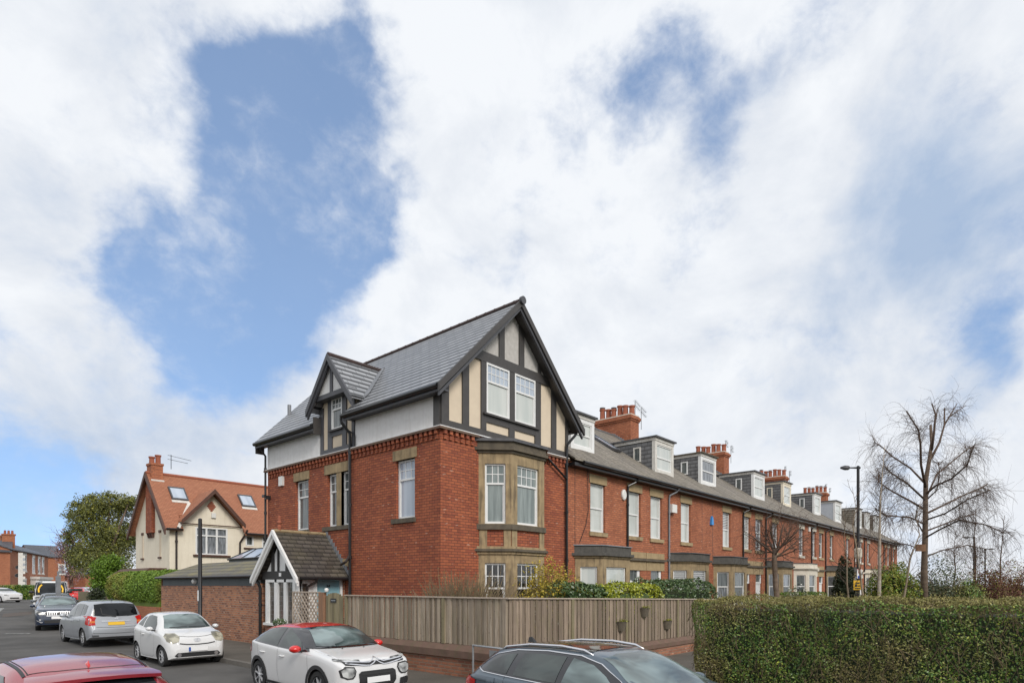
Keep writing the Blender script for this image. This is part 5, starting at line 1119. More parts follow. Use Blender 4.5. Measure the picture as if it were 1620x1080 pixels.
# garden tree in front of the terrace
c = P3(1230, 965, 27.6); T = empty('bare_tree', (c.x, c.y, .1), 'small leafless garden tree with curving twigs before the terraced houses', 'tree')
mb = MB(); tr = [P3(1231, 975, 27.6), P3(1230, 950, 27.6), P3(1227, 925, 27.6), P3(1226, 905, 27.6), P3(1225, 885, 27.6), P3(1226, 868, 27.6)]; mb.tube(tr, [.15, .13, .12, .115, .12, .1], 8); mb.build('trunk', M['bark'], T, smooth=True)
mb = MB(); o2 = dict(depth=3, n=[6, 5, 4, 0], ang=42, lr=.62, seg=5, wob=.2, up=.06, rr=.55, taper=.4, t0=.2, droopd=2, droop=1.2)
for px, py, dd, r in ((1180, 880, 1.0, .05), (1160, 850, -.6, .05), (1195, 830, .4, .045), (1215, 815, -1, .05), (1245, 810, .8, .05), (1280, 830, -.8, .05), (1300, 855, .6, .045), (1290, 880, -1.2, .045), (1255, 845, -1.4, .045), (1205, 855, 1.5, .045), (1175, 905, -.8, .035), (1270, 865, 1.6, .04)):
    e = P3(px, py, 27.6+dd); s_ = tr[4].lerp(tr[5], rs.random()); d_ = e-s_; d_.z += .25*d_.length; grow(mb, s_, d_.normalized(), r, d_.length*.62, 0, o2, rs)
mb.build('branches', M['bark_thin'], T, uv=False, recalc=False, smooth=True)
# saplings
def sapling(px, d, base_py, top_py, r, m, label, n=26, lean=0, spread=1.1, up=.35, grp='thin bare saplings by the street lamp'):
    a = P3(px, base_py, d); b = P3(px+lean, top_py, d); T = empty('sapling', (a.x, a.y, 0), label, 'tree', grp)
    mb = MB(); pts = [Vector((a.x, a.y, .1))]+[a.lerp(b, t_)+Vector((rs.gauss(0, .05), rs.gauss(0, .05), 0)) for t_ in (.1, .3, .5, .7, .85, 1)]; mb.tube(pts, [r, r*.95, r*.8, r*.6, r*.4, r*.25, r*.1], 7); mb.build('trunk', M[m], T, smooth=True)
    mb = MB(); oo = dict(depth=2, n=[6, 3, 0], ang=35, lr=.55, seg=4, wob=.14, up=.12, rr=.6, taper=.3, t0=.2)
    for i in range(n):
        t_ = .25+.72*i/n; k = min(5, int(t_*6)); s_ = pts[k].lerp(pts[k+1], t_*6-k); th = rs.random()*6.28; nd = Vector((math.cos(th)*spread, math.sin(th)*spread, 1.0)).normalized(); grow(mb, s_, nd, .014, (1.5-t_)*1.1*rs.uniform(.6, 1.2), 1, oo, rs)
    mb.build('twigs', M['bark_thin'], T, uv=False, recalc=False); return T
sapling(1387, 27, 975, 705, .085, 'bark_birch', 'white stemmed birch sapling right beside the street lamp', 42, 12)
sapling(1368, 26, 975, 770, .05, 'bark_sapling', 'thin bare sapling leaning over the street lamp signs', 22, -22, grp='thin bare saplings by the street lamp')
sapling(1348, 28, 975, 800, .045, 'bark_sapling', 'thin bare sapling left of the black street lamp', 20, -14)
sapling(1427, 26, 975, 790, .05, 'bark_sapling', 'leaning thin bare sapling between birch and big tree', 22, 30)
for px, d, tp, lb in ((1545, 40, 800, 'bare young tree behind the brown bushes, left one'), (1580, 42, 815, 'bare young tree behind the brown bushes, near the photo edge'), (1510, 42, 840, 'bare young tree behind the ivy bush')):
    sapling(px, d, 960, tp, .07, 'bark_thin', lb, 46, rs.uniform(-8, 8), 1.5, grp='bare young trees at the right')
# bushes on the right
def bushp(px, d, wpx, ptop, m_, label, n, size, seed, name='shrub', **k):
    c = P3(px, 950, d); z1 = CAMZ+d*(925-ptop)/970; w = wpx/970*d/2; zc = z1*.45; return bush(name, (c.x, c.y, zc), (w, w*.8, z1-zc), n, size, m_, label, seed=seed, **k)
bushp(1336, 31, 44, 880, 'leaf_dark', 'dark nearly black evergreen shrub left of the street lamp', 6000, .05, 21, gaps=.35, core='leaf_dark')
bushp(1412, 29, 96, 892, 'leaf_olive', 'large bright olive green shrub right of the street lamp', 11000, .05, 22, gaps=.4, core='leaf_dark', mats2='leaf_bright', frac2=.4)
bushp(1487, 31, 110, 885, 'leaf_ivy', 'dark ivy covered bush below the big bare tree', 11000, .045, 23, gaps=.75, core=None, amp=.45, shell=.8, mats2='bark_twig', frac2=.12, stems=20)
bushp(1570, 33, 120, 885, 'leaf_brown', 'reddish brown leafless bush at the right edge, left one', 12000, .035, 24, gaps=.6, core='leaf_brown', amp=.4, stems=20, mats2='leaf_olive', frac2=.22)
bushp(1640, 34, 120, 882, 'leaf_brown', 'reddish brown leafless bush cut by the right photo edge', 10000, .035, 25, gaps=.6, core='leaf_brown', amp=.4, stems=20, mats2='leaf_olive', frac2=.22)
bushp(1530, 30, 60, 915, 'leaf_hedge', 'small mixed green and brown bush between ivy and brown bushes', 6000, .04, 26, gaps=.4, core='leaf_dark')
bushp(1262, 24.5, 62, 925, 'leaf_ivy', 'loose pale green flowering bush below the garden tree', 3600, .04, 27, gaps=.75, shell=.7, mats2='white_old', frac2=.18)
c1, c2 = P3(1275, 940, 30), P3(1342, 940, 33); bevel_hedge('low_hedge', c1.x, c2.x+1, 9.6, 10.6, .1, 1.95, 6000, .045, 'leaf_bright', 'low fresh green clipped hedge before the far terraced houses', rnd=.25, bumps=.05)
# big evergreen tree and neighbours down the street
def crown_tree(name, px, d, base, blobs_, m_, label, n, size, cat='tree', seed=0, trunk=.25, core='leaf_dark', gaps=.55, mats2=None, frac2=0, grp=None):
    a = P3(px, 950, d); a.z = g(a.y); T = empty(name, tuple(a), label, cat, grp)
    cs = [(P3(x, y, d+dd), w/970*d/2, h/970*d/2) for x, y, w, h, dd in blobs_]
    mb = MB(); top = cs[0][0]; mb.tube([a, a.lerp(top, .35)+Vector((.1, .1, 0)), a.lerp(top, .7), top], [trunk, trunk*.8, trunk*.55, trunk*.25], 8)
    for c_, w, h in cs[1:]: mb.tube([a.lerp(top, .35+.2*rs.random()), (a.lerp(top, .6)+c_)/2, c_], [trunk*.45, trunk*.3, trunk*.12], 6)
    mb.build('trunk', M['bark'], T, smooth=True); ps = []; us = []; tot = sum(w*w*h for _, w, h in cs)
    for i, (c_, w, h) in enumerate(cs):
        p, u = blob_pts(tuple(c_), (w, w, h), int(n*(w*w*h)**.8/sum((w_*w_*h_)**.8 for _, w_, h_ in cs)), .85, gaps, seed+i, amp=.5, zmin=-1); ps.append(p); us.append(u)
    leaf_mesh('crown', np.concatenate(ps), size, m_, T, nrm=np.concatenate(us), jitter=1.3, mats2=mats2, frac2=frac2); return T
crown_tree('evergreen_tree', 165, 50, 945, [(165, 850, 75, 90, 0), (135, 812, 48, 48, -1), (195, 800, 60, 40, 1), (160, 800, 60, 40, 0), (200, 850, 60, 70, 2), (150, 885, 60, 60, -1), (125, 835, 40, 34, 1), (180, 900, 60, 60, 0), (120, 880, 34, 60, 2), (145, 788, 22, 14, 0), (205, 792, 30, 16, 0), (112, 815, 26, 20, 2), (122, 798, 20, 14, -1), (175, 784, 26, 12, 0), (108, 850, 20, 30, 1)], 'leaf_tree',
    'tall spreading evergreen tree beside the cream house, taller than its eaves', 52000, .075, seed=31, gaps=.62, trunk=.35, mats2='leaf_olive', frac2=.25)
crown_tree('shrub', 170, 43, 945, [(168, 905, 42, 50, 0), (158, 925, 30, 40, 0), (180, 890, 30, 30, 0)], 'leaf_bright', 'bright green shrub between the tall evergreen tree and the clipped hedge', 9000, .07, 'shrub', seed=33, gaps=.3, trunk=.08)
crown_tree('shrub', 155, 41, 945, [(153, 945, 22, 30, 0)], 'leaf_dark', 'very dark shrub at the foot of the evergreen tree', 2500, .07, 'shrub', seed=34, gaps=.3, trunk=.06)
T = crown_tree('blossom_tree', 112, 62, 945, [(112, 880, 40, 60, 0), (98, 870, 30, 40, 0), (125, 862, 30, 40, 0), (105, 845, 24, 20, 1), (118, 905, 36, 36, 0)], 'blossom', 'pinkish blossoming tree with thin bare twigs before far brick houses', 7000, .07, seed=35, gaps=.8, trunk=.2)
mb = MB(); 
for i in range(26):
    e = P3(rs.uniform(84, 140), rs.uniform(828, 880), 62+rs.uniform(-2, 2)); s_ = P3(112, 900, 62); d_ = e-s_; grow(mb, s_.lerp(e, .3), d_.normalized(), .05, d_.length*.6, 0, dict(depth=2, n=[5, 4, 0], ang=35, lr=.5, seg=4, wob=.15, up=.03, rr=.6, taper=.3, t0=.2), rs)
mb.build('branches', M['bark_thin'], T, uv=False, recalc=False)

# ------------------------------------------------------------------ far street, left
def hz(px, d): v = P3(px, 925, d); return v.x, v.y
o = MB()
p0, p1, p2 = P3(-60, 925, 80), P3(16, 925, 83), P3(76, 925, 104)
def far_house(name, pa, pb, depth, ze, zr, label, wins=(), m='brick_far', grp=None, quoin=None, chim=(), ridge_in=.5):
    base = g(80); a = Vector((pa.x, pa.y, 0)); b = Vector((pb.x, pb.y, 0)); L = (b-a).length; tg = (b-a).normalized(); nr = Vector((tg.y, -tg.x, 0))
    if nr.dot(-a) < 0: nr = -nr
    P = lambda u, z, o=0.: tuple(Vector((0, 0, z))+a+tg*u+nr*o)
    h = empty(name, (*((a+b)/2-nr*depth/2).xy, base), label, 'house', grp)
    mb = MB(); facade(mb, P, 0, L, base, ze, [w[:4] for w in wins], .15)
    Q1 = lambda u, z, o=0.: P(0, z, -u); Q2 = lambda u, z, o=0.: P(L, z, -u)
    for Q in (Q1, Q2): mb.add([Q(0, base), Q(depth, base), Q(depth, ze), Q(depth*ridge_in, zr), Q(0, ze)], [(0, 1, 2, 3, 4)])
    facade(mb, lambda u, z, o=0.: P(u, z, -depth), 0, L, base, ze); mb.build('wall', M[m], h)
    mb = MB()
    for (o0, o1) in ((.35, -depth*ridge_in), (-depth-.35, -depth*ridge_in)):
        z0_ = ze-.15; mb.hexa([P(-.2, z0_, o0), P(L+.2, z0_, o0), P(L+.2, zr, o1), P(-.2, zr, o1), P(-.2, z0_+.15, o0), P(L+.2, z0_+.15, o0), P(L+.2, zr+.15, o1), P(-.2, zr+.15, o1)])
    mb.build('roof', M['slate_far'], h)
    for w in wins:
        casement(P, w[:4], h, 1, tl=.5); part('lintel', M['white_old'], h, lambda q: q.fbox(P, w[0]-.1, w[1]+.1, w[3], w[3]+.3, 0, .04)); part('sill', M['white_old'], h, lambda q: q.fbox(P, w[0]-.15, w[1]+.15, w[2]-.2, w[2], 0, .08))
    if quoin is not None:
        mb = MB(); z = base; k = 0
        while z < ze-.3: mb.fbox(P, quoin, quoin+(.75 if k % 2 else .5), z, z+.36, 0, .03); z += .36; k += 1
        mb.build('quoins', M['white_old'], h)
    for (u, o_, hh) in chim:
        c = MB(); c.fbox(P, u-.7, u+.7, zr-1.4, zr+hh, -o_-.45, -o_+.45); c.fbox(P, u-.8, u+.8, zr+hh, zr+hh+.2, -o_-.55, -o_+.55); c = c.build('chimney', M['brick_far'], h)
        v = P(u, 0, -o_)
        for k in (-.4, 0, .4): part('chimney_pot', M['terracotta'], c, lambda q: q.lathe([(.16, zr+hh+.2), (.13, zr+hh+.7)], (v[0]+tg.x*k, v[1]+tg.y*k, 0), 8))
    return h, P, L
fh, FP, FL = far_house('far_house', p0, p1, 9, 6.9, 8.4, 'orange brick house with white zigzag corner stones at the far left', quoin=5.7, chim=((4.6, 4.5, .9),), grp='far brick houses at the left', wins=((1.5, 2.5, 4.3, 6.2),))
L2 = (p2-p1).length; W = lambda px: L2*0
def u_at(pa, pb, px):
    a_ = (px-810)/970; dx, dy = FX+a_*FY, FY-a_*FX; t1, t2 = pb.x-pa.x, pb.y-pa.y
    s_ = (pa.y*dx-pa.x*dy)/(t1*dy-t2*dx); return s_*math.hypot(t1, t2)
U = lambda px: u_at(p1, p2, px)
fw_ = [(U(35.5), U(41.8), 4.4, 6.7), (U(51), U(55), 4.2, 6.6), (U(60), U(63.5), 4.2, 6.6), (U(66), U(69.5), 4.2, 6.6), (U(35.5), U(41.5), 1.6, 3.0)]
fh, FP, FL = far_house('far_house', p1, p2, 8, 7.2, 8.7, 'far orange brick house row with white trimmed tall windows and satellite dishes', wins=fw_, grp='far brick houses at the left', chim=((U(24), 3.5, .7), (U(44), 3.5, .7)))
part('bay_window', M['white_old'], fh, lambda q: (q.fbox(FP, U(48), U(70), .6, 3.2, 0, 1.0), q.fbox(FP, U(47.5), U(70.5), 3.2, 3.6, 0, 1.2)))
for px, py in ((22, 897), (21, 910)):
    v = at(px, py, d=84); q = part('satellite_dish', M['black_metal'], fh, lambda w: w.lathe([(.0, -.05), (.28, .08), (.3, .1), (.26, .1), (.0, -.02)], (0, 0, 0), 12), local=True); q.location = Vector(FP(U(px), v.z, .45))-wloc(fh); q.rotation_euler = (R(70), 0, R(-20)); 
pb0, pb1 = P3(52, 925, 118), P3(99, 925, 122)
far_house('far_house', pb0, pb1, 9, 7.9, 10.1, 'far brick house with plain dark roof behind the pink blossom tree', grp='far brick houses at the left', wins=((4.2, 5.2, 4.5, 6.2),))
pb0, pb1 = P3(100, 925, 130), P3(135, 925, 128)
far_house('far_house', pb0, pb1, 9, 4.4, 6.6, 'lowest far brick house, mostly hidden by the blossom tree', grp='far brick houses at the left')
# hedge in front of the far houses
a, b = P3(-70, 925, 64), P3(58, 925, 74); v = Vector((b.x-a.x, b.y-a.y, 0)); n = 5200
t_ = rng.random(n); w = rng.random(n); zz = rng.random(n); p = np.stack([a.x+v.x*t_+w*1.2, a.y+v.y*t_+w*.8, .55+1.75*zz], 1); o = empty('far_hedge', ((a.x+b.x)/2, (a.y+b.y)/2, .5), 'dark green hedge behind the white hatchback in front of far houses', 'hedge')
leaf_mesh('foliage', p, .12, 'leaf_hedge', o); part('core', M['leaf_dark'], o, lambda q: q.hexa([(a.x+.2, a.y+.2, .5), (b.x+.2, b.y+.2, .5), (b.x+1, b.y+.8, .5), (a.x+1, a.y+.8, .5), (a.x+.2, a.y+.2, 2.15), (b.x+.2, b.y+.2, 2.15), (b.x+1, b.y+.8, 2.15), (a.x+1, a.y+.8, 2.15)]))
a, b = P3(124, 925, 60), P3(146, 925, 56); mb = MB(); mb.hexa([(a.x, a.y, .5), (b.x, b.y, .5), (b.x, b.y+.1, .5), (a.x, a.y+.1, .5), (a.x, a.y, 1.7), (b.x, b.y, 1.7), (b.x, b.y+.1, 1.7), (a.x, a.y+.1, 1.7)]); tag(mb.build('far_fence', M['fence_green']), 'short greenish wooden fence panel under the evergreen tree', 'fence')
a = P3(147, 925, 44); mb = MB(); mb.box(a.x, a.x+.4, a.y, a.y+.6, .2, 1.9); tag(mb.build('fence_panel', M['fence_wood']), 'plain wooden side fence panel beside the dark shrub', 'fence')

# ------------------------------------------------------------------ vehicles
def paint(name, c, rough=.25, metal=0., coat=.8):
    m = mat(name, c, rough); b = m.node_tree.nodes['Principled BSDF']; b.inputs['Metallic'].default_value = metal; b.inputs['Coat Weight'].default_value = coat; b.inputs['Coat Roughness'].default_value = .04
    t = NT(m); n = t.noise(t.obj(), 1.5, 5, .6); t.base(t.mix(t.math('MULTIPLY', n.outputs['Fac'], .25), c, tuple(q*.72 for q in c)))
paint('paint_white', (.68, .68, .68)); paint('paint_silver', (.36, .38, .41), .38, .35); paint('paint_navy', (.012, .022, .05)); paint('paint_red', (.62, .012, .008)); paint('paint_maroon', (.36, .03, .045), .2, .45)
paint('paint_bluegrey', (.085, .115, .145), .28, .4); paint('paint_grey', (.09, .10, .115), .3, .3); paint('paint_vanwhite', (.75, .75, .74)); paint('paint_black', (.012, .012, .015), .15)
mat('rubber', (.018, .018, .018), .8); mat('black_trim', (.018, .018, .019), .5); mat('alloy', (.55, .56, .58), .35, Metallic=.25); mat('chrome', (.7, .7, .72), .25, Metallic=.9); mat('alloy_dark', (.05, .05, .055), .35, Metallic=.5)
mat('seam', (.03, .03, .03), .7); mat('plate_white', (.78, .78, .78), .5); mat('plate_yellow', (.75, .45, .02), .5); mat('lamp_red', (.45, .01, .008), .15); mat('lamp_orange', (.6, .16, .03), .2); mat('plate_blue', (.02, .08, .35), .4)
m = mat('lamp_clear', (.35, .36, .36), .22); t = NT(m); n = t.noise(t.obj(), 5, 2, .5); t.base(t.ramp(n.outputs['Fac'], [(.4, (.06, .06, .06)), (.62, (.5, .51, .5))])); t.b.inputs['IOR'].default_value = 1.8
m = mat('lamp_yellowed', (.4, .38, .3), .22); t = NT(m); n = t.noise(t.obj(), 5, 2, .5); t.base(t.ramp(n.outputs['Fac'], [(.4, (.16, .15, .11)), (.62, (.42, .40, .31))])); t.b.inputs['IOR'].default_value = 1.8
def carglass(name, lo, hi):
    m = mat(name, lo, .03); t = NT(m); n = t.noise(t.obj((1, 1, 2)), 1.1, 3, .5, .6); t.base(t.ramp(n.outputs['Fac'], [(.42, lo), (.6, hi)])); t.b.inputs['IOR'].default_value = 1.75
carglass('car_glass', (.012, .016, .016), (.05, .065, .06)); carglass('screen_glass', (.035, .05, .05), (.20, .26, .26)); carglass('privacy_glass', (.006, .007, .008), (.015, .017, .02)); M['privacy_glass'].node_tree.nodes['Principled BSDF'].inputs['IOR'].default_value = 1.4

def interp(tab, y):
    ys_ = [a for a, _ in tab]; v = [b for _, b in tab]; n = len(tab)
    if y <= ys_[0]: return v[0]
    if y >= ys_[-1]: return v[-1]
    i = max(k for k in range(n) if ys_[k] <= y); i = min(i, n-2)
    h = ys_[i+1]-ys_[i]; t_ = (y-ys_[i])/h; dl = [(v[k+1]-v[k])/(ys_[k+1]-ys_[k]) for k in range(n-1)]
    def sl(k):
        if k == 0: return dl[0]
        if k == n-1: return dl[-1]
        a, b = dl[k-1], dl[k]; return 0 if a*b <= 0 else 2*a*b/(a+b)
    m0, m1 = sl(i)*h, sl(i+1)*h
    return (2*t_**3-3*t_**2+1)*v[i]+(t_**3-2*t_**2+t_)*m0+(-2*t_**3+3*t_**2)*v[i+1]+(t_**3-t_**2)*m1
def cat_rom(pts, sub):
    out = []; n = len(pts)
    for i in range(n-1):
        p0, p1, p2, p3 = pts[max(i-1, 0)], pts[i], pts[i+1], pts[min(i+2, n-1)]
        for k in range(sub):
            t_ = k/sub; out.append(tuple(.5*((2*b)+(-a+c)*t_+(2*a-5*b+4*c-d)*t_*t_+(-a+3*b-3*c+d)*t_**3) for a, b, c, d in zip(p0, p1, p2, p3)))
    out.append(pts[-1]); return out
class Car:
    """car body lofted from its side profile and plan; nose at y=0, tail at y=L, x across, z up"""
    def __init__(s, label, x, y, yaw, spec, paintm, group=None, wheels=True, cat='car', name='parked_car'):
        s.sp = spec; s.L = spec['L']; s.r = empty(name, (x, y, g(y)), label, cat, group, rz=R(yaw)); s.paint = paintm
        L = s.L; N_ = 64; ys_ = sorted(set([round(L*(.5-.5*math.cos(math.pi*i/N_)), 4) for i in range(N_+1)]+[round(a, 4) for a, _ in spec['top']]))
        secs = [s.section(y_) for y_ in ys_]; k = len(secs[0]); mb = MB(); vs = []
        for y_, sc in zip(ys_, secs): vs += [(x_, y_, z_) for x_, z_ in sc]
        n = len(ys_); fs = [(i*k+j, i*k+(j+1) % k, (i+1)*k+(j+1) % k, (i+1)*k+j) for i in range(n-1) for j in range(k)]+[tuple(range(k)), tuple(range((n-1)*k, n*k))]
        mb.add(vs, fs); body = mb.build('body', [M[paintm], M['black_trim']], s.r, smooth=True, local=True, uv=False)
        bm = bmesh.new(); bm.from_mesh(body.data); s.bvh = BVHTree.FromBMesh(bm); bm.free()
        if wheels:
            w = MB(); rr = spec['wr']+.045
            for wy in spec['wy']:
                for sg in (-1, 1):
                    x0 = spec['tw']-.30; x1 = spec['tw']+.4; w.lathe([(rr, min(x0, x1)), (rr, max(x0, x1))] if sg > 0 else [(rr, -x1), (rr, -x0)], (0, wy, spec['wr']-.01), 28, 'x')
            cu = w.build('cutter', M['black_trim'], s.r, local=True, uv=False); md = body.modifiers.new('b', 'BOOLEAN'); md.object = cu; md.operation = 'DIFFERENCE'; md.solver = 'EXACT'
            bpy.context.view_layer.update(); dg = bpy.context.evaluated_depsgraph_get(); me = bpy.data.meshes.new_from_object(body.evaluated_get(dg)); body.modifiers.clear(); body.data = me; bpy.data.objects.remove(cu)
            if len(me.materials) < 2: me.materials.append(M['black_trim'])
            for p_ in me.polygons:
                c_ = p_.center
                for wy in spec['wy']:
                    d_ = math.hypot(c_.y-wy, c_.z-spec['wr']+.01)
                    if d_ < rr+.012 and abs(c_.x) > spec['tw']-.31 and (abs(p_.normal.x) < .5 or abs(c_.x) < spec['tw']-.28) : p_.material_index = 1
            me.set_sharp_from_angle(angle=R(40))
        s.body = body
        if wheels:
            for wy in spec['wy']:
                for sg in (-1, 1): s.wheel(wy, sg)
    def section(s, y):
        sp = s.sp; top = interp(sp['top'], y); belt = interp(sp['belt'], y); hw = interp(sp['hw'], y); rw = interp(sp['rw'], y); bot = interp(sp['bot'], y)
        belt = min(belt, top-.03); cr_ = min(sp.get('crown', .07), .45*(top-belt)); zr_ = top-cr_; rw = min(rw, hw*.93)
        wb = hw*sp.get('tumble', .955); f_ = (top-belt)
        P_ = [(0., bot), (hw*.86, bot), (hw*.965, bot+.05), (hw*.995, bot+.35*(belt-bot)), (hw, bot+.68*(belt-bot)), (hw*.985, belt-.05), (wb, belt)]
        mx_, mz_ = wb+(rw-wb)*.45, belt+(zr_-belt)*.5
        P_ += [(mx_+.012*min(1, f_*3), mz_), (rw+.01, zr_-.02*min(1, f_*4)), (rw-.07*min(1, f_*4)-.01, zr_+cr_*.42), (rw*.55, zr_+cr_*.85), (0, top)]
        h = cat_rom(P_, 4); return h+[(-a, b) for a, b in h[-2:0:-1]]
    def wheel(s, wy, sg):
        sp = s.sp; r = sp['wr']; xo = sp['tw']-.012; w = .2; mb = MB()
        pr = [(r*.66, xo-w), (r*.93, xo-w), (r, xo-w+.03), (r, xo-.03), (r*.95, xo-.005), (r*.70, xo), (r*.66, xo-.012)]
        mb.lathe([(a, b) for a, b in pr] if sg > 0 else [(a, -b) for a, b in pr], (0, wy, r), 30, 'x', cap=False); wh = mb.build('wheel', M['rubber'], s.r, smooth='auto', local=True, uv=False)
        mb = MB(); x_ = lambda q: sg*(xo-q); mb.lathe([(r*.69, x_(.008)), (r*.64, x_(.014)), (r*.62, x_(.06)), (.01, x_(.065))], (0, wy, r), 30, 'x', 1, cap=False); mb.lathe([(r*.17, x_(.062)), (r*.15, x_(.02)), (r*.1, x_(.012))], (0, wy, r), 14, 'x')
        ring = []; n = sp.get('spokes', 5)
        for i in range(n):
            a = 2*math.pi*i/n+.3; b0, b1 = sp.get('spw', .16), sp.get('spw', .16)*.62
            q = [(r*.12, -b0*1.4), (r*.66, -b1), (r*.66, b1), (r*.12, b0*1.4)]; pts = []
            for xx in (x_(.055), x_(.018)):
                for rad, an in q: th = a+an*(r*.3/max(rad, r*.2)); pts.append((xx, wy+rad*math.cos(th), r+rad*math.sin(th)))
            mb.hexa(pts)
        mb.lathe([(r*.70, x_(.004)), (r*.70, x_(.014)), (r*.635, x_(.02)), (r*.635, x_(.012))], (0, wy, r), 30, 'x', cap=False)
        mb.build('rim', [M[sp.get('rim', 'alloy')], M['alloy_dark']], wh, smooth='auto', local=True, uv=False)
    def patch(s, name, poly, axis, side, m, off=.006, cell=.05, parent=None, thick=0.):
        """panel, glass or seam that lies on the body: axis 's' (side, poly in y,z), 'f' front / 'b' back (poly in x,z), 't' top (poly in x,y)"""
        bm = bmesh.new(); vs = [bm.verts.new((u, v, 0)) for u, v in poly]; bm.faces.new(vs); bmesh.ops.triangulate(bm, faces=bm.faces)
        us = [u for u, _ in poly]; vv = [v for _, v in poly]
        for lo, hi, nn, k in ((min(us), max(us), (1, 0, 0), 0), (min(vv), max(vv), (0, 1, 0), 1)):
            c_ = cell*(math.floor(lo/cell)+1)
            while c_ < hi-1e-4:
                co = (c_, 0, 0) if k == 0 else (0, c_, 0); bmesh.ops.bisect_plane(bm, geom=bm.verts[:]+bm.edges[:]+bm.faces[:], plane_co=co, plane_no=nn, dist=1e-5); c_ += cell
        bad = []
        for v in bm.verts:
            u, w, _ = v.co
            if axis == 's': o_, d_ = Vector((side*3, u, w)), Vector((-side, 0, 0))
            elif axis == 'f': o_, d_ = Vector((u, -2, w)), Vector((0, 1, 0))
            elif axis == 'b': o_, d_ = Vector((u, s.L+2, w)), Vector((0, -1, 0))
            else: o_, d_ = Vector((u, w, 4)), Vector((0, 0, -1))
            hit, nr, _, _ = s.bvh.ray_cast(o_, d_)
            if hit is None: bad.append(v); continue
            nr = nr if nr.dot(d_) < 0 else -nr
            v.co = hit+(nr*.6-d_*.4).normalized()*off
        bmesh.ops.delete(bm, geom=bad, context='VERTS')
        me = bpy.data.meshes.new(name)
        bm.normal_update()
        for f_ in bm.faces:
            c_ = f_.calc_center_median(); q = Vector((side, 0, 0)) if axis == 's' else Vector((0, -1, .3)) if axis == 'f' else Vector((0, 1, .3)) if axis == 'b' else Vector((0, 0, 1))
            if f_.normal.dot(q) < 0: f_.normal_flip()
        if thick:
            r_ = bmesh.ops.extrude_face_region(bm, geom=bm.faces[:]); 
        bm.to_mesh(me); bm.free(); me.materials.append(M[m]); me.polygons.foreach_set('use_smooth', [True]*len(me.polygons))
        o = bpy.data.objects.new(name, me); col.objects.link(o); o.parent = parent or s.r; return o
    def both(s, name, poly, m, **k):
        for sd in (-1, 1): s.patch(name, poly, 's', sd, m, **k)
    def sym(s, name, poly, axis, m, **k):
        s.patch(name, poly, axis, 1, m, **k); s.patch(name, [(-u, v) for u, v in poly][::-1], axis, 1, m, **k)
    def line(s, name, pts, axis, side, m='seam', w=.006, **k):
        a = []; b = []
        for i, p in enumerate(pts):
            p0, p1 = Vector(pts[max(i-1, 0)]), Vector(pts[min(i+1, len(pts)-1)]); t_ = (p1-p0).normalized(); n_ = Vector((-t_.y, t_.x)); q = Vector(p); a.append(tuple(q+n_*w/2)); b.append(tuple(q-n_*w/2))
        return s.patch(name, a+b[::-1], axis, side, m, off=k.pop('off', .003), **k)
    def mirror(s, y, z, m, hw, size=1.):
        for sg in (-1, 1):
            mb = MB(); c = Vector((sg*(hw+.12), y, z)); n = 10; vs = []
            prof = [(-.09, .35), (-.06, .8), (0, 1.), (.06, .95), (.075, .85)]
            for dy, k in prof:
                for j in range(n): th = 2*math.pi*j/n; vs.append((c.x+.11*size*k*math.cos(th), y+dy*size, c.z+.075*size*k*math.sin(th)))
            mb.add(vs, [(i*n+j, i*n+(j+1) % n, (i+1)*n+(j+1) % n, (i+1)*n+j) for i in range(len(prof)-1) for j in range(n)]+[tuple(range(n)), tuple(range((len(prof)-1)*n, len(prof)*n))])
            mr_ = mb.build('mirror', M[m], s.r, smooth=True, local=True, uv=False)
            part('mirror_arm', M['black_trim'], mr_, lambda q: q.box(min(sg*(hw-.06), sg*(hw+.07)), max(sg*(hw-.06), sg*(hw+.07)), y-.03, y+.04, z-.07, z-.03), local=True)
    def handle(s, y, z, m, sides=(-1, 1), w=.16):
        for sg in sides:
            hit, nr, _, _ = s.bvh.ray_cast(Vector((sg*3, y, z)), Vector((-sg, 0, 0)))
            if hit is None: continue
            mb = MB(); x = hit.x+sg*.03; mb.tube([(hit.x-sg*.01, y-w/2, z), (x, y-w/2+.03, z), (x, y+w/2-.03, z), (hit.x-sg*.01, y+w/2, z)], .016, 6); mb.build('door_handle', M[m], s.r, smooth=True, local=True, uv=False)
    def box(s, name, x0, x1, y0, y1, z0, z1, m, parent=None, smooth=False):
        return part(name, M[m], parent or s.r, lambda q: q.box(x0, x1, y0, y1, z0, z1), local=True, uv=False)
def arch(car, m='black_trim', w=.065, sides=(-1, 1), off=.01):
    sp = car.sp
    for wy in sp['wy']:
        for sd in sides:
            r0, r1 = sp['wr']+.046, sp['wr']+.046+w; A = [math.radians(-14+208*i/24) for i in range(25)]
            poly = [(wy+r1*math.cos(a), sp['wr']-.01+r1*math.sin(a)) for a in A]+[(wy+r0*math.cos(a), sp['wr']-.01+r0*math.sin(a)) for a in A[::-1]]
            car.patch('arch_trim', poly, 's', sd, m, off=off, cell=.05)

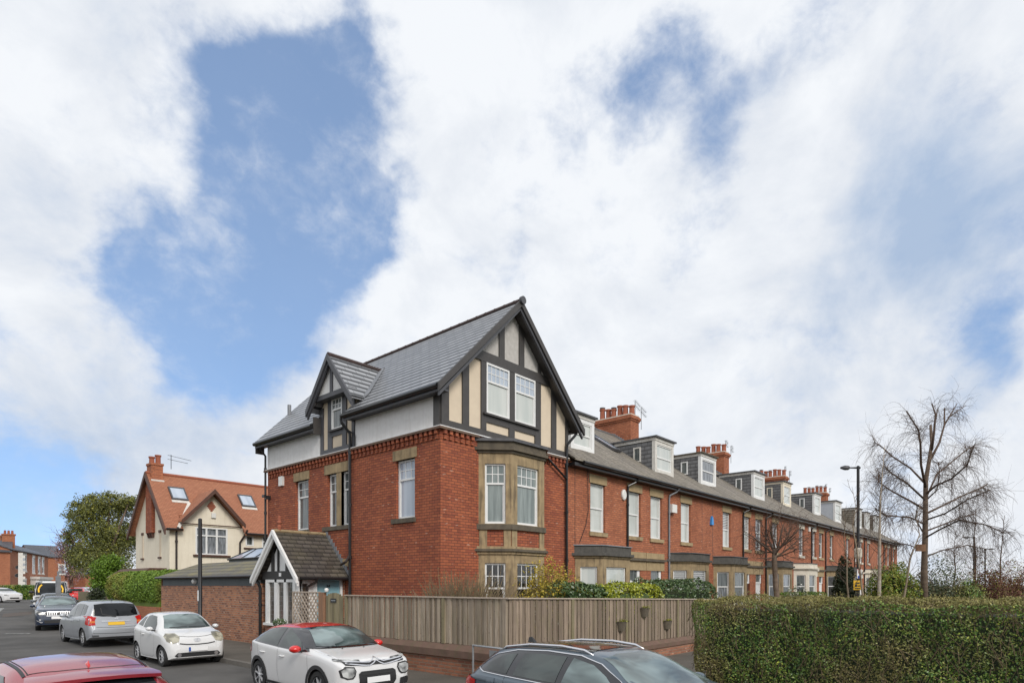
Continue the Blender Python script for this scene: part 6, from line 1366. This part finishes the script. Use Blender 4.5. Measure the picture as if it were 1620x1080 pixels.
# ---- small white two-door city car, facing the camera
L = 2.99
iq = dict(L=L, wr=.30, wy=(.48, 2.48), tw=.82, spokes=8, spw=.09, crown=.06, tumble=.95,
 top=[(0, .52), (.03, .66), (.10, .80), (.28, .90), (.62, 1.02), (.70, 1.055), (1.05, 1.33), (1.35, 1.46), (1.7, 1.50), (2.2, 1.49), (2.6, 1.42), (2.82, 1.25), (2.95, .95), (L, .70)],
 belt=[(0, .48), (.1, .74), (.62, .94), (1.2, .97), (2.2, 1.02), (2.7, 1.05), (L, .66)], hw=[(0, .60), (.05, .70), (.18, .79), (.45, .84), (1.5, .835), (2.5, .84), (2.85, .78), (L, .66)],
 rw=[(0, .5), (.3, .66), (.68, .68), (1.3, .57), (2.2, .56), (2.7, .52), (L, .48)], bot=[(0, .26), (.2, .19), (1.5, .19), (2.8, .2), (L, .3)])
c = Car('small rounded white two-door city car facing the camera beside the black post', 7.14, 18.35, 0, iq, 'paint_white', 'cars parked along the kerb')
c.patch('windscreen', [(-.64, 1.06), (-.5, 1.40), (-.3, 1.435), (.3, 1.435), (.5, 1.40), (.64, 1.06), (.3, 1.035), (-.3, 1.035)], 'f', 1, 'screen_glass', cell=.06)
c.both('side_window', [(1.02, 1.03), (1.10, 1.16), (1.42, 1.38), (1.85, 1.41), (2.02, 1.38), (1.98, 1.06), (1.4, 1.02)], 'car_glass'); c.both('quarter_glass', [(2.08, 1.08), (2.1, 1.36), (2.3, 1.34), (2.48, 1.12)], 'car_glass')
c.sym('headlight', [(.44, .84), (.50, .93), (.72, .93), (.80, .86), (.77, .72), (.66, .66), (.50, .70)], 'f', 'lamp_yellowed', off=.01)
c.patch('lower_grille', [(-.62, .32), (-.55, .40), (.55, .40), (.62, .32), (.56, .28), (-.56, .28)], 'f', 1, 'black_trim', off=.01); c.sym('fog_lamp', [(.50+.055*math.cos(a*.628), .34+.055*math.sin(a*.628)) for a in range(10)], 'f', 'chrome', off=.02, cell=.03)
c.line('grille_slot', [(-.48, .655), (-.3, .625), (0, .612), (.3, .625), (.48, .655)], 'f', 1, 'black_trim', .028, off=.01); c.line('bonnet_seam', [(-.5, .865), (-.25, .83), (0, .82), (.25, .83), (.5, .865)], 'f', 1, w=.010)
c.patch('number_plate', [(-.26, .43), (.26, .43), (.26, .54), (-.26, .54)], 'f', 1, 'plate_white', off=.03, cell=.3); c.patch('plate_band', [(-.26, .43), (-.205, .43), (-.205, .54), (-.26, .54)], 'f', 1, 'plate_blue', off=.035, cell=.3)
for a, b in ((.095, .052), (.04, .045)): 
    P0 = [(a*math.cos(q*.393), .735+b*math.sin(q*.393)) for q in range(17)]; P1 = [((a-.014)*math.cos(q*.393), .735+(b-.011)*math.sin(q*.393)) for q in range(17)]
    c.patch('emblem', P0+P1[::-1], 'f', 1, 'alloy', off=.014, cell=.05)
for sd in (-1, 1): c.line('door_seam', [(1.0, 1.0), (.95, .7), (1.0, .3), (1.2, .24), (1.95, .24), (2.05, .5), (2.06, 1.02)], 's', sd); c.line('wiper', [(sd*.02, 1.075), (sd*.5, 1.07)], 'f', 1, 'black_trim', .02, off=.015)
c.handle(1.85, .86, 'paint_white', w=.17); c.mirror(1.05, 1.05, 'paint_white', .80, .85)

# ---- silver people carrier seen from behind (tail towards the camera)
L = 4.26
fr = dict(L=L, wr=.315, wy=(.86, 3.54), tw=.885, spokes=7, spw=.10, crown=.06,
 top=[(0, .55), (.04, .66), (.2, .78), (.5, .88), (.95, 1.0), (1.15, 1.06), (1.7, 1.42), (2.1, 1.56), (2.6, 1.61), (3.4, 1.59), (3.85, 1.54), (3.98, 1.45), (4.13, 1.05), (4.2, .8), (L, .62)],
 belt=[(0, .5), (.2, .7), (.95, .92), (2.0, .96), (3.4, 1.03), (3.9, 1.05), (4.15, .98), (L, .58)], hw=[(0, .62), (.08, .76), (.35, .86), (1, .905), (3.3, .905), (3.9, .87), (4.15, .84), (L, .74)],
 rw=[(0, .5), (.4, .7), (1.1, .74), (2.0, .66), (3.4, .65), (3.85, .64), (4.1, .68), (L, .66)], bot=[(0, .28), (.3, .2), (3.9, .22), (L, .34)])
c = Car('silver people carrier seen from behind with yellow number plate and rear wiper', 6.98, 29.3, 180, fr, 'paint_silver', 'cars parked along the kerb')
c.patch('rear_window', [(-.70, 1.09), (-.62, 1.46), (-.3, 1.5), (.3, 1.5), (.62, 1.46), (.70, 1.09), (.4, 1.05), (-.4, 1.05)], 'b', 1, 'privacy_glass', cell=.05, off=.018)
c.sym('tail_lamp', [(.60, 1.02), (.80, 1.08), (.86, 1.05), (.86, .80), (.82, .74), (.64, .76), (.66, .9)], 'b', 'lamp_red', off=.014); c.both('tail_lamp', [(3.88, .80), (4.0, .76), (4.3, .76), (4.3, 1.06), (4.0, 1.08)], 'lamp_red', off=.012)
c.sym('reverse_lamp', [(.64, .90), (.80, .90), (.80, .83), (.66, .83)], 'b', 'lamp_orange', off=.02)
c.patch('number_plate', [(-.26, .74), (.26, .74), (.26, .85), (-.26, .85)], 'b', 1, 'plate_yellow', off=.02, cell=.3); c.line('tailgate_trim', [(-.45, .885), (0, .875), (.45, .885)], 'b', 1, 'chrome', .035, off=.02)
c.line('tailgate_seam', [(-.62, .68), (0, .66), (.62, .68)], 'b', 1, w=.012); c.line('bumper_line', [(-.72, .47), (0, .45), (.72, .47)], 'b', 1, 'seam', .014, off=.006); c.line('wiper', [(.0, 1.03), (.42, 1.12), (.45, 1.34)], 'b', 1, 'black_trim', .028, off=.03)
c.patch('emblem', [(-.05, .95), (.05, .95), (.05, .99), (-.05, .99)], 'b', 1, 'chrome', off=.015)
c.both('side_window', [(1.5, 1.0), (1.75, 1.22), (2.05, 1.40), (2.42, 1.47), (2.45, 1.02)], 'car_glass'); c.both('side_window', [(2.52, 1.02), (2.5, 1.475), (3.2, 1.47), (3.28, 1.06)], 'car_glass'); c.both('quarter_glass', [(3.35, 1.08), (3.28, 1.46), (3.62, 1.42), (3.72, 1.2), (3.66, 1.1)], 'car_glass')
for sd in (-1, 1):
    c.line('door_seam', [(1.45, .98), (1.35, .6), (1.45, .28), (2.46, .26), (2.49, .6), (2.49, 1.0)], 's', sd); c.line('door_seam', [(2.49, .28), (3.1, .28), (3.3, .6), (3.32, 1.04)], 's', sd); c.line('side_rub_strip', [(1.4, .50), (3.1, .52)], 's', sd, 'paint_silver', .04, off=.016)
c.handle(2.3, .86, 'paint_silver'); c.handle(3.1, .9, 'paint_silver'); c.mirror(1.5, 1.02, 'paint_silver', .88); c.sym('bumper_reflector', [(.55, .36), (.75, .37), (.75, .41), (.55, .40)], 'b', 'black_trim', off=.01)
c.box('roof_aerial', -.01, .01, 3.6, 3.68, 1.59, 1.68, 'black_trim')

# ---- dark blue crossover facing the camera
L = 4.3
sx = dict(L=L, wr=.335, wy=(.85, 3.45), tw=.875, spokes=5, crown=.06,
 top=[(0, .55), (.03, .74), (.08, .90), (.2, .98), (.6, 1.05), (1.15, 1.12), (1.3, 1.16), (1.85, 1.48), (2.2, 1.56), (3.2, 1.56), (3.9, 1.48), (4.15, 1.2), (4.25, .9), (L, .6)],
 belt=[(0, .5), (.08, .84), (.6, .98), (1.3, 1.03), (3.5, 1.1), (4.15, 1.1), (L, .56)], hw=[(0, .66), (.06, .78), (.25, .86), (.7, .89), (3.6, .89), (4.1, .85), (L, .72)],
 rw=[(0, .55), (.3, .76), (1.2, .78), (2.0, .62), (3.4, .61), (4.1, .6), (L, .55)], bot=[(0, .3), (.3, .22), (3.9, .24), (L, .4)])
c = Car('dark blue crossover facing the camera with bright upright grille bars', 7.2, 34.2, -12, sx, 'paint_navy', 'cars parked along the kerb')
c.patch('windscreen', [(-.70, 1.17), (-.56, 1.47), (-.3, 1.50), (.3, 1.50), (.56, 1.47), (.70, 1.17), (.3, 1.14), (-.3, 1.14)], 'f', 1, 'screen_glass', cell=.06)
gr = c.patch('grille', [(-.44, .70), (-.50, .82), (-.44, .87), (.44, .87), (.50, .82), (.44, .70)], 'f', 1, 'black_trim', off=.012)
for i in range(-5, 6):
    if i: c.patch('grille_bar', [(i*.08-.016, .715), (i*.08+.016, .715), (i*.08+.016, .855), (i*.08-.016, .855)], 'f', 1, 'alloy', off=.03, parent=gr)
c.line('grille_surround', [(-.44, .69), (.44, .69)], 'f', 1, 'chrome', .025, off=.03); c.line('grille_surround', [(-.44, .875), (.44, .875)], 'f', 1, 'chrome', .02, off=.03)
c.sym('headlight', [(.52, .76), (.56, .86), (.80, .92), (.84, .82), (.70, .74)], 'f', 'lamp_clear', off=.014); c.patch('number_plate', [(-.26, .55), (.26, .55), (.26, .66), (-.26, .66)], 'f', 1, 'plate_white', off=.03, cell=.3)
c.patch('lower_grille', [(-.5, .36), (-.55, .50), (.55, .50), (.5, .36)], 'f', 1, 'black_trim', off=.012); c.sym('fog_trim', [(.56, .40), (.62, .42), (.80, .52), (.80, .48), (.64, .37)], 'f', 'chrome', off=.014); c.sym('fog_lamp', [(.64, .49), (.70, .49), (.70, .55), (.64, .55)], 'f', 'lamp_clear', off=.02)
c.both('side_window', [(1.6, 1.08), (2.0, 1.40), (2.4, 1.46), (3.3, 1.45), (3.7, 1.2), (3.6, 1.14)], 'car_glass'); c.mirror(1.55, 1.12, 'paint_navy', .87); c.box('roof_rail', .55, .59, 1.9, 3.6, 1.57, 1.6, 'chrome'); c.box('roof_rail', -.59, -.55, 1.9, 3.6, 1.57, 1.6, 'chrome')
arch(c)

# ---- grey hatchback close behind it, only its roof and near side show
gh = dict(sx); c = Car('dark grey hatchback mostly hidden behind the dark blue crossover', 8.35, 40.6, -13, gh, 'paint_grey', 'cars parked along the kerb')
c.patch('windscreen', [(-.70, 1.17), (-.56, 1.47), (-.3, 1.50), (.3, 1.50), (.56, 1.47), (.70, 1.17), (.3, 1.14), (-.3, 1.14)], 'f', 1, 'car_glass', cell=.06); c.both('side_window', [(1.6, 1.08), (2.0, 1.40), (2.4, 1.46), (3.3, 1.45), (3.7, 1.2), (3.6, 1.14)], 'car_glass'); c.mirror(1.5, 1.12, 'paint_grey', .87)
c.sym('headlight', [(.52, .76), (.56, .86), (.80, .90), (.84, .80), (.70, .74)], 'f', 'lamp_clear', off=.014)

# ---- white hatchback with red roof, front towards the camera
L = 3.996
c3 = dict(L=L, wr=.325, wy=(.78, 3.32), tw=.865, spokes=7, spw=.12, crown=.055, tumble=.96,
 top=[(0, .50), (.03, .66), (.07, .80), (.15, .88), (.4, .955), (.85, 1.02), (1.02, 1.055), (1.35, 1.23), (1.72, 1.40), (2.0, 1.45), (2.5, 1.47), (3.0, 1.44), (3.5, 1.36), (3.72, 1.20), (3.88, .96), (3.95, .8), (L, .6)],
 belt=[(0, .46), (.07, .76), (.4, .88), (1.0, .95), (2.0, .98), (3.2, 1.04), (3.7, 1.06), (L, .56)], hw=[(0, .62), (.05, .74), (.2, .83), (.6, .868), (1.5, .87), (3.2, .875), (3.7, .83), (3.92, .74), (L, .62)],
 rw=[(0, .5), (.3, .72), (1.0, .75), (1.9, .60), (3.2, .585), (3.6, .56), (L, .5)], bot=[(0, .27), (.25, .18), (3.7, .2), (L, .32)])
c = Car('white hatchback with bright red roof and red door mirror parked beside the fence', 7.17, 9.85, -1.5, c3, 'paint_white', 'cars parked along the kerb')
c.patch('roof_panel', [(-.575, 1.93), (-.50, 1.78), (0, 1.74), (.50, 1.78), (.575, 1.93), (.60, 2.4), (.60, 3.0), (.60, 3.5), (.5, 3.66), (0, 3.70), (-.5, 3.66), (-.60, 3.5), (-.60, 3.0), (-.60, 2.4)], 't', 1, 'paint_red', off=.007, cell=.08)
c.patch('windscreen_surround', [(-.80, 1.04), (-.74, 1.17), (-.65, 1.33), (-.60, 1.395), (-.3, 1.418), (.3, 1.418), (.60, 1.395), (.65, 1.33), (.74, 1.17), (.80, 1.04), (.3, 1.035), (-.3, 1.035)], 'f', 1, 'paint_black', off=.022, cell=.04)
c.patch('windscreen', [(-.69, 1.075), (-.66, 1.13), (-.54, 1.36), (-.3, 1.405), (.3, 1.405), (.54, 1.36), (.66, 1.13), (.69, 1.075), (.3, 1.05), (-.3, 1.05)], 'f', 1, 'screen_glass', cell=.04, off=.03)
c.both('pillar_trim', [(1.14, .985), (1.3, 1.12), (1.7, 1.33), (2.0, 1.40), (2.5, 1.43), (3.05, 1.40), (3.42, 1.30), (3.6, 1.14), (3.58, 1.06), (2.4, 1.0), (1.5, .965)], 'paint_black', off=.005)
c.both('side_window', [(1.40, 1.0), (1.55, 1.14), (1.80, 1.29), (2.05, 1.365), (2.28, 1.38), (2.36, 1.02)], 'car_glass', off=.009); c.both('side_window', [(2.46, 1.025), (2.42, 1.385), (2.9, 1.37), (3.25, 1.28), (3.42, 1.14), (3.36, 1.08)], 'car_glass', off=.009)
c.sym('headlight', [(.52, .60), (.49, .67), (.52, .73), (.68, .75), (.76, .70), (.74, .60), (.66, .56), (.57, .56)], 'f', 'lamp_clear', off=.02); c.sym('headlight_surround', [(.50, .58), (.465, .67), (.50, .755), (.69, .775), (.79, .71), (.77, .585), (.67, .535), (.55, .535)], 'f', 'black_trim', off=.012)
c.sym('running_light', [(.34, .835), (.36, .87), (.60, .885), (.78, .90), (.80, .87), (.62, .84)], 'f', 'lamp_clear', off=.02)
for dz in (0, -.055):     # double line across the nose that rises to two chevrons
    c.line('nose_trim', [(-.66, .855+dz*.6), (-.3, .825+dz), (-.16, .815+dz), (-.07, .85+dz), (0, .895+dz), (.07, .85+dz), (.16, .815+dz), (.3, .825+dz), (.66, .855+dz*.6)], 'f', 1, 'chrome', .017, off=.026, cell=.04)
c.patch('nose_band', [(-.70, .86), (-.3, .835), (.3, .835), (.70, .86), (.66, .79), (.3, .765), (-.3, .765), (-.66, .79)], 'f', 1, 'black_trim', off=.012)
c.patch('lower_grille', [(-.36, .36), (-.42, .44), (-.42, .62), (-.36, .66), (.36, .66), (.42, .62), (.42, .44), (.36, .36)], 'f', 1, 'black_trim', off=.014); c.patch('number_plate', [(-.26, .43), (.26, .43), (.26, .54), (-.26, .54)], 'f', 1, 'plate_white', off=.035, cell=.3)
for z in (.60, .405): c.line('grille_slat', [(-.36, z), (.36, z)], 'f', 1, 'seam', .02, off=.028)
c.sym('fog_trim', [(.50, .34), (.52, .46), (.70, .48), (.76, .42), (.70, .33)], 'f', 'black_trim', off=.014)
for sd in (-1, 1):
    c.line('door_seam', [(1.18, .95), (1.12, .6), (1.22, .27), (2.34, .25), (2.40, .5), (2.40, 1.0)], 's', sd); c.line('door_seam', [(2.4, .27), (2.86, .27), (3.1, .55), (3.25, .72), (3.38, 1.02)], 's', sd); c.line('bonnet_seam', [(sd*.70, .90), (sd*.74, .96)], 'f', 1)
    c.line('wiper', [(sd*.0+.05, 1.08), (sd*.0+.05-.55*(1 if sd > 0 else -.9), 1.085)], 'f', 1, 'black_trim', .02, off=.014)
    c.box('washer_nozzle', sd*.25-.012, sd*.25+.012, .86, .89, 1.015, 1.035, 'black_trim')
    c.patch('tail_lamp', [(3.70, .86), (3.74, 1.0), (3.9, 1.02), (3.99, .9), (3.95, .82), (3.8, .80)], 's', sd, 'lamp_red', off=.014)
c.patch('sill_trim', [(.3, .26), (1.1, .22), (1.1, .18), (.3, .2)], 's', -1, 'black_trim'); arch(c, w=.075); c.both('sill_trim', [(1.15, .20), (2.95, .21), (2.95, .27), (1.15, .26)], 'black_trim', off=.012)
c.handle(2.2, .83, 'paint_white', w=.19); c.handle(3.08, .86, 'paint_white', w=.19); c.mirror(1.42, 1.03, 'paint_red', .85, 1.05)

# ---- blue-grey estate in the foreground
L = 4.86
sk_ = dict(L=L, wr=.335, wy=(.9, 3.72), tw=.90, spokes=5, crown=.055, tumble=.95,
 top=[(0, .5), (.04, .68), (.12, .78), (.5, .90), (1.2, 1.0), (1.42, 1.04), (1.8, 1.20), (2.15, 1.37), (2.5, 1.445), (3.0, 1.465), (3.8, 1.44), (4.25, 1.38), (4.45, 1.27), (4.68, 1.03), (4.8, .9), (4.84, .7), (L, .55)],
 belt=[(0, .46), (.12, .7), (1.3, .93), (2.5, .96), (3.8, .99), (4.4, 1.0), (4.8, .86), (L, .52)], hw=[(0, .66), (.1, .8), (.5, .9), (1.2, .93), (3.8, .93), (4.4, .90), (4.75, .82), (L, .70)],
 rw=[(0, .6), (.4, .74), (1.3, .80), (2.3, .61), (3.6, .60), (4.3, .585), (4.6, .60), (L, .6)], bot=[(0, .26), (.3, .19), (4.5, .2), (L, .34)])
c = Car('blue grey estate car with silver roof rails in the foreground, cut by the bottom edge', 6.96, 1.98, -5.2, sk_, 'paint_bluegrey', 'cars parked along the kerb')
c.patch('windscreen', [(-.76, 1.05), (-.57, 1.37), (-.3, 1.405), (.3, 1.405), (.57, 1.37), (.76, 1.05), (.3, 1.03), (-.3, 1.03)], 'f', 1, 'screen_glass', cell=.05)
c.patch('roof_glass', [(-.50, 2.52), (.50, 2.52), (.52, 3.0), (.51, 4.0), (.48, 4.22), (-.48, 4.22), (-.51, 4.0), (-.52, 3.0)], 't', 1, 'paint_black', off=.006, cell=.08)
for y in (3.05, 3.1): c.line('roof_seam', [(-.5, y), (.5, y)], 't', 1, 'seam', .01, off=.009)
ov = [(1.62, .985), (1.9, 1.14), (2.25, 1.30), (2.6, 1.375), (3.2, 1.39), (3.8, 1.36), (4.2, 1.28), (4.42, 1.14), (4.44, 1.07), (4.3, 1.03), (3.0, .995)]
c.both('window_band', ov, 'paint_black', off=.005)
c.both('side_window', [(1.88, 1.02), (2.1, 1.17), (2.35, 1.285), (2.7, 1.345), (2.76, 1.02)], 'screen_glass', off=.010); c.both('side_window', [(2.86, 1.02), (2.82, 1.35), (3.3, 1.35), (3.62, 1.33), (3.66, 1.035)], 'car_glass', off=.010)
c.both('quarter_glass', [(3.80, 1.04), (3.76, 1.32), (4.05, 1.27), (4.26, 1.15), (4.28, 1.09), (4.2, 1.055)], 'car_glass', off=.010)
for sd in (-1, 1):
    cx_, cz_ = sum(a for a, _ in ov)/len(ov), sum(b for _, b in ov)/len(ov); big = [(cx_+(a-cx_)*1.012, cz_+(b-cz_)*1.055) for a, b in ov]
    c.patch('chrome_strip', big+[big[0]]+[ov[0]]+ov[::-1], 's', sd, 'chrome', off=.013, cell=.08)
    mb = MB(); hit = lambda y: c.bvh.ray_cast(Vector((sd*.565, y, 4)), Vector((0, 0, -1)))[0].z
    mb.tube([(sd*.565, 2.45, hit(2.45)-.01), (sd*.565, 2.6, hit(2.6)+.035), (sd*.565, 3.0, hit(3.0)+.05), (sd*.56, 3.6, hit(3.6)+.05), (sd*.555, 4.1, hit(4.1)+.035), (sd*.55, 4.3, hit(4.3)-.01)], [.012, .018, .02, .02, .018, .012], 8); mb.build('roof_rail', M['chrome'], c.r, smooth=True, local=True, uv=False)
    c.line('door_seam', [(1.75, .98), (1.6, .6), (1.7, .26), (2.78, .24), (2.82, .6), (2.82, .98)], 's', sd); c.line('door_seam', [(2.82, .28), (3.3, .28), (3.55, .55), (3.78, .75), (3.82, 1.02)], 's', sd); c.line('shoulder_line', [(1.2, .86), (3.0, .88), (4.6, .90)], 's', sd, 'seam', .008)
    c.patch('fuel_flap', [(4.0, .84), (4.18, .84), (4.18, .97), (4.0, .97)], 's', sd, 'paint_bluegrey', off=.008)
    c.patch('tail_lamp', [(4.46, .74), (4.44, .90), (4.66, .93), (4.86, .90), (4.86, .74)], 's', sd, 'lamp_red', off=.012)
c.sym('tail_lamp', [(.45, .78), (.5, .92), (.86, .93), (.9, .80), (.7, .74)], 'b', 'lamp_red', off=.014); c.patch('rear_window', [(-.68, 1.05), (-.55, 1.27), (.55, 1.27), (.68, 1.05)], 'b', 1, 'privacy_glass')
c.sym('headlight', [(.5, .62), (.55, .72), (.82, .76), (.86, .66)], 'f', 'lamp_clear', off=.014); c.patch('grille', [(-.4, .5), (-.42, .72), (.42, .72), (.4, .5)], 'f', 1, 'black_trim', off=.014)
mb = MB(); mb.hexa([(-.03, 4.06, 1.42), (.03, 4.06, 1.42), (.03, 4.2, 1.41), (-.03, 4.2, 1.41), (-.008, 4.14, 1.50), (.008, 4.14, 1.50), (.008, 4.2, 1.49), (-.008, 4.2, 1.49)]); mb.build('roof_aerial', M['black_trim'], c.r, local=True)
c.handle(2.6, .86, 'paint_bluegrey'); c.handle(3.55, .88, 'paint_bluegrey'); c.mirror(1.85, 1.02, 'paint_bluegrey', .88)

# ---- dark red car in the near left corner (tail towards the camera)
L = 4.64
vo = dict(L=L, wr=.33, wy=(.9, 3.66), tw=.88, spokes=5, crown=.085, tumble=.95,
 top=[(0, .5), (.05, .70), (.2, .82), (.6, .93), (1.3, 1.02), (1.5, 1.07), (2.0, 1.29), (2.4, 1.425), (2.9, 1.505), (3.4, 1.49), (3.9, 1.40), (4.05, 1.35), (4.2, 1.2), (4.45, .98), (4.6, .85), (L, .6)],
 belt=[(0, .46), (.2, .7), (1.4, .94), (2.5, .97), (3.8, 1.0), (4.3, 1.0), (L, .56)], hw=[(0, .64), (.1, .8), (.5, .89), (3.8, .91), (4.3, .86), (L, .72)],
 rw=[(0, .6), (.4, .74), (1.4, .78), (2.3, .64), (3.4, .62), (4.0, .60), (4.3, .64), (L, .6)], bot=[(0, .26), (.3, .19), (4.3, .2), (L, .36)])
c = Car('dark metallic red car roof with shark fin aerial in the near left corner', 1.9, 11.5, 180, vo, 'paint_maroon', 'cars parked on the near side', )
c.line('roof_seam', [(-.50, 2.75), (-.3, 2.70), (.3, 2.70), (.50, 2.75)], 't', 1, 'seam', .012); c.line('roof_seam', [(-.53, 3.72), (-.3, 3.80), (0, 3.82), (.3, 3.80), (.53, 3.72)], 't', 1, 'seam', .014)
for sd in (-1, 1): c.line('roof_channel', [(sd*.555, 2.4), (sd*.56, 3.0), (sd*.555, 3.75)], 't', 1, 'black_trim', .03, off=.006); c.line('roof_seam', [(sd*.52, 2.5), (sd*.525, 3.0), (sd*.52, 3.74)], 't', 1, 'seam', .01)
c.both('side_window', [(1.8, 1.02), (2.2, 1.24), (2.6, 1.36), (3.4, 1.36), (4.0, 1.16), (3.9, 1.05)], 'car_glass')
c.patch('rear_window', [(-.62, 1.02), (-.5, 1.315), (.5, 1.315), (.62, 1.02)], 'b', 1, 'privacy_glass')
mb = MB(); prof = [(-.45, .0), (-.5, .03), (0, .06), (.5, .03), (.45, .0)]
vs = []; 
for y, z, k in ((3.88, 1.405, 1.), (4.12, 1.385, 1.08), (4.2, 1.365, 1.06)):
    for i in range(9): x = (-.56+.14*i)*k; vs.append((x, y-.10*(abs(x)/.6)**2, z-.035*(abs(x)/.6)**2))
for y, z, k in ((4.2, 1.33, 1.06), (3.88, 1.37, 1.)):
    for i in range(9): x = (-.56+.14*i)*k; vs.append((x, y-.10*(abs(x)/.6)**2, z-.035*(abs(x)/.6)**2))
mb.add(vs, [(r*9+i, r*9+i+1, (r+1)*9+i+1, (r+1)*9+i) for r in range(4) for i in range(8)]+[(36, 37, 1, 0)][:0]); mb.build('spoiler', M['paint_maroon'], c.r, smooth='auto', local=True)
mb = MB(); vs = []
for t_, h_, w_ in ((0, .0, .012), (.05, .02, .03), (.10, .045, .028), (.15, .066, .018), (.175, .07, .008), (.19, .05, .012), (.20, .0, .02)):
    for x, z in ((-w_*1.5, 0), (-w_*.45, h_*.6), (0, h_), (w_*.45, h_*.6), (w_*1.5, 0)): vs.append((x, 3.56+t_, 1.44-t_*.09+z))
mb.add(vs, [(r*5+i, r*5+i+1, (r+1)*5+i+1, (r+1)*5+i) for r in range(6) for i in range(4)]); mb.build('shark_fin', M['paint_red'], c.r, smooth=True, local=True)
c.mirror(1.75, 1.02, 'paint_maroon', .88); c.sym('tail_lamp', [(.6, .75), (.62, 1.0), (.82, .98), (.84, .75)], 'b', 'lamp_red', off=.014)

# ---- the far street: van and three cars
vn = dict(L=5.0, wr=.34, wy=(.9, 4.1), tw=.93, spokes=5, crown=.04, tumble=.985,
 top=[(0, .6), (.04, .95), (.15, 1.1), (.6, 1.2), (.75, 1.26), (1.15, 1.8), (1.4, 2.05), (1.8, 2.2), (4.8, 2.2), (4.95, 2.1), (4.99, 1.2), (5.0, .6)],
 belt=[(0, .55), (.15, 1.0), (.7, 1.15), (4.9, 1.15), (5.0, .55)], hw=[(0, .78), (.1, .9), (.5, .96), (4.8, .97), (5.0, .93)], rw=[(0, .7), (.6, .85), (1.5, .86), (4.8, .87), (5.0, .85)], bot=[(0, .35), (.3, .25), (5.0, .3)])
a = P3(79, 925, 42); va = math.degrees(math.atan2(-a.x, -a.y))
c = Car('white panel van with dark front and yellow curved stripes beside its windscreen', a.x, a.y, -14, vn, 'paint_vanwhite', None, cat='van', name='parked_van'); c.r.location.z = .38
c.patch('windscreen', [(-.82, 1.22), (-.84, 1.4), (-.76, 2.08), (.76, 2.08), (.84, 1.4), (.82, 1.22)], 'f', 1, 'privacy_glass', cell=.08)
c.sym('dark_pillar', [(.84, 1.2), (.86, 1.5), (.77, 2.08), (.5, 2.12), (.5, 2.17), (.84, 2.12), (.95, 1.5), (.95, 1.2)], 'f', 'black_trim', off=.012)
for sd in (-1, 1): c.line('yellow_stripe', [(sd*.66, 1.42), (sd*.68, 1.65), (sd*.60, 1.85), (sd*.50, 1.94)], 'f', 1, 'plate_yellow', .09, off=.02)
c.patch('black_nose', [(-.8, .75), (-.86, 1.1), (-.4, 1.16), (.4, 1.16), (.86, 1.1), (.8, .75)], 'f', 1, 'black_trim', off=.012); c.sym('headlight', [(.52, .86), (.56, 1.04), (.84, 1.08), (.86, .9)], 'f', 'lamp_clear', off=.02); c.mirror(.95, 1.45, 'black_trim', .95, 1.4)
c.patch('number_plate', [(-.26, .5), (.26, .5), (.26, .61), (-.26, .61)], 'f', 1, 'plate_white', off=.03, cell=.3); c.both('side_window', [(.95, 1.25), (1.3, 1.8), (1.7, 1.85), (1.75, 1.25)], 'car_glass')
def far_car(px, d, yaw, spec, pm, label, zo=0.):
    a = P3(px, 925, d); c = Car(label, a.x, a.y, yaw, spec, pm, None); c.r.location.z = min(.6, g(a.y))+zo
    c.patch('windscreen', [(-.68, 1.1), (-.53, 1.36), (.53, 1.36), (.68, 1.1)], 'f', 1, 'car_glass', cell=.08); c.both('side_window', [(1.5, 1.02), (2.0, 1.33), (3.0, 1.34), (3.5, 1.1)], 'car_glass', cell=.08); c.sym('headlight', [(.5, .66), (.54, .78), (.8, .80), (.82, .68)], 'f', 'lamp_clear', off=.014)
    c.patch('lower_grille', [(-.4, .38), (-.42, .5), (.42, .5), (.4, .38)], 'f', 1, 'black_trim', off=.014); c.mirror(1.5, 1.02, pm, .85); return c
far_car(23, 60, 22, c3, 'paint_white', 'white hatchback parked in front of the far dark green hedge'); far_car(113.5, 60, -24, c3, 'paint_red', 'small red car beyond the van, under the blossom tree'); far_car(125.5, 66, -30, c3, 'paint_vanwhite', 'white car right of the small red car, far down the street')
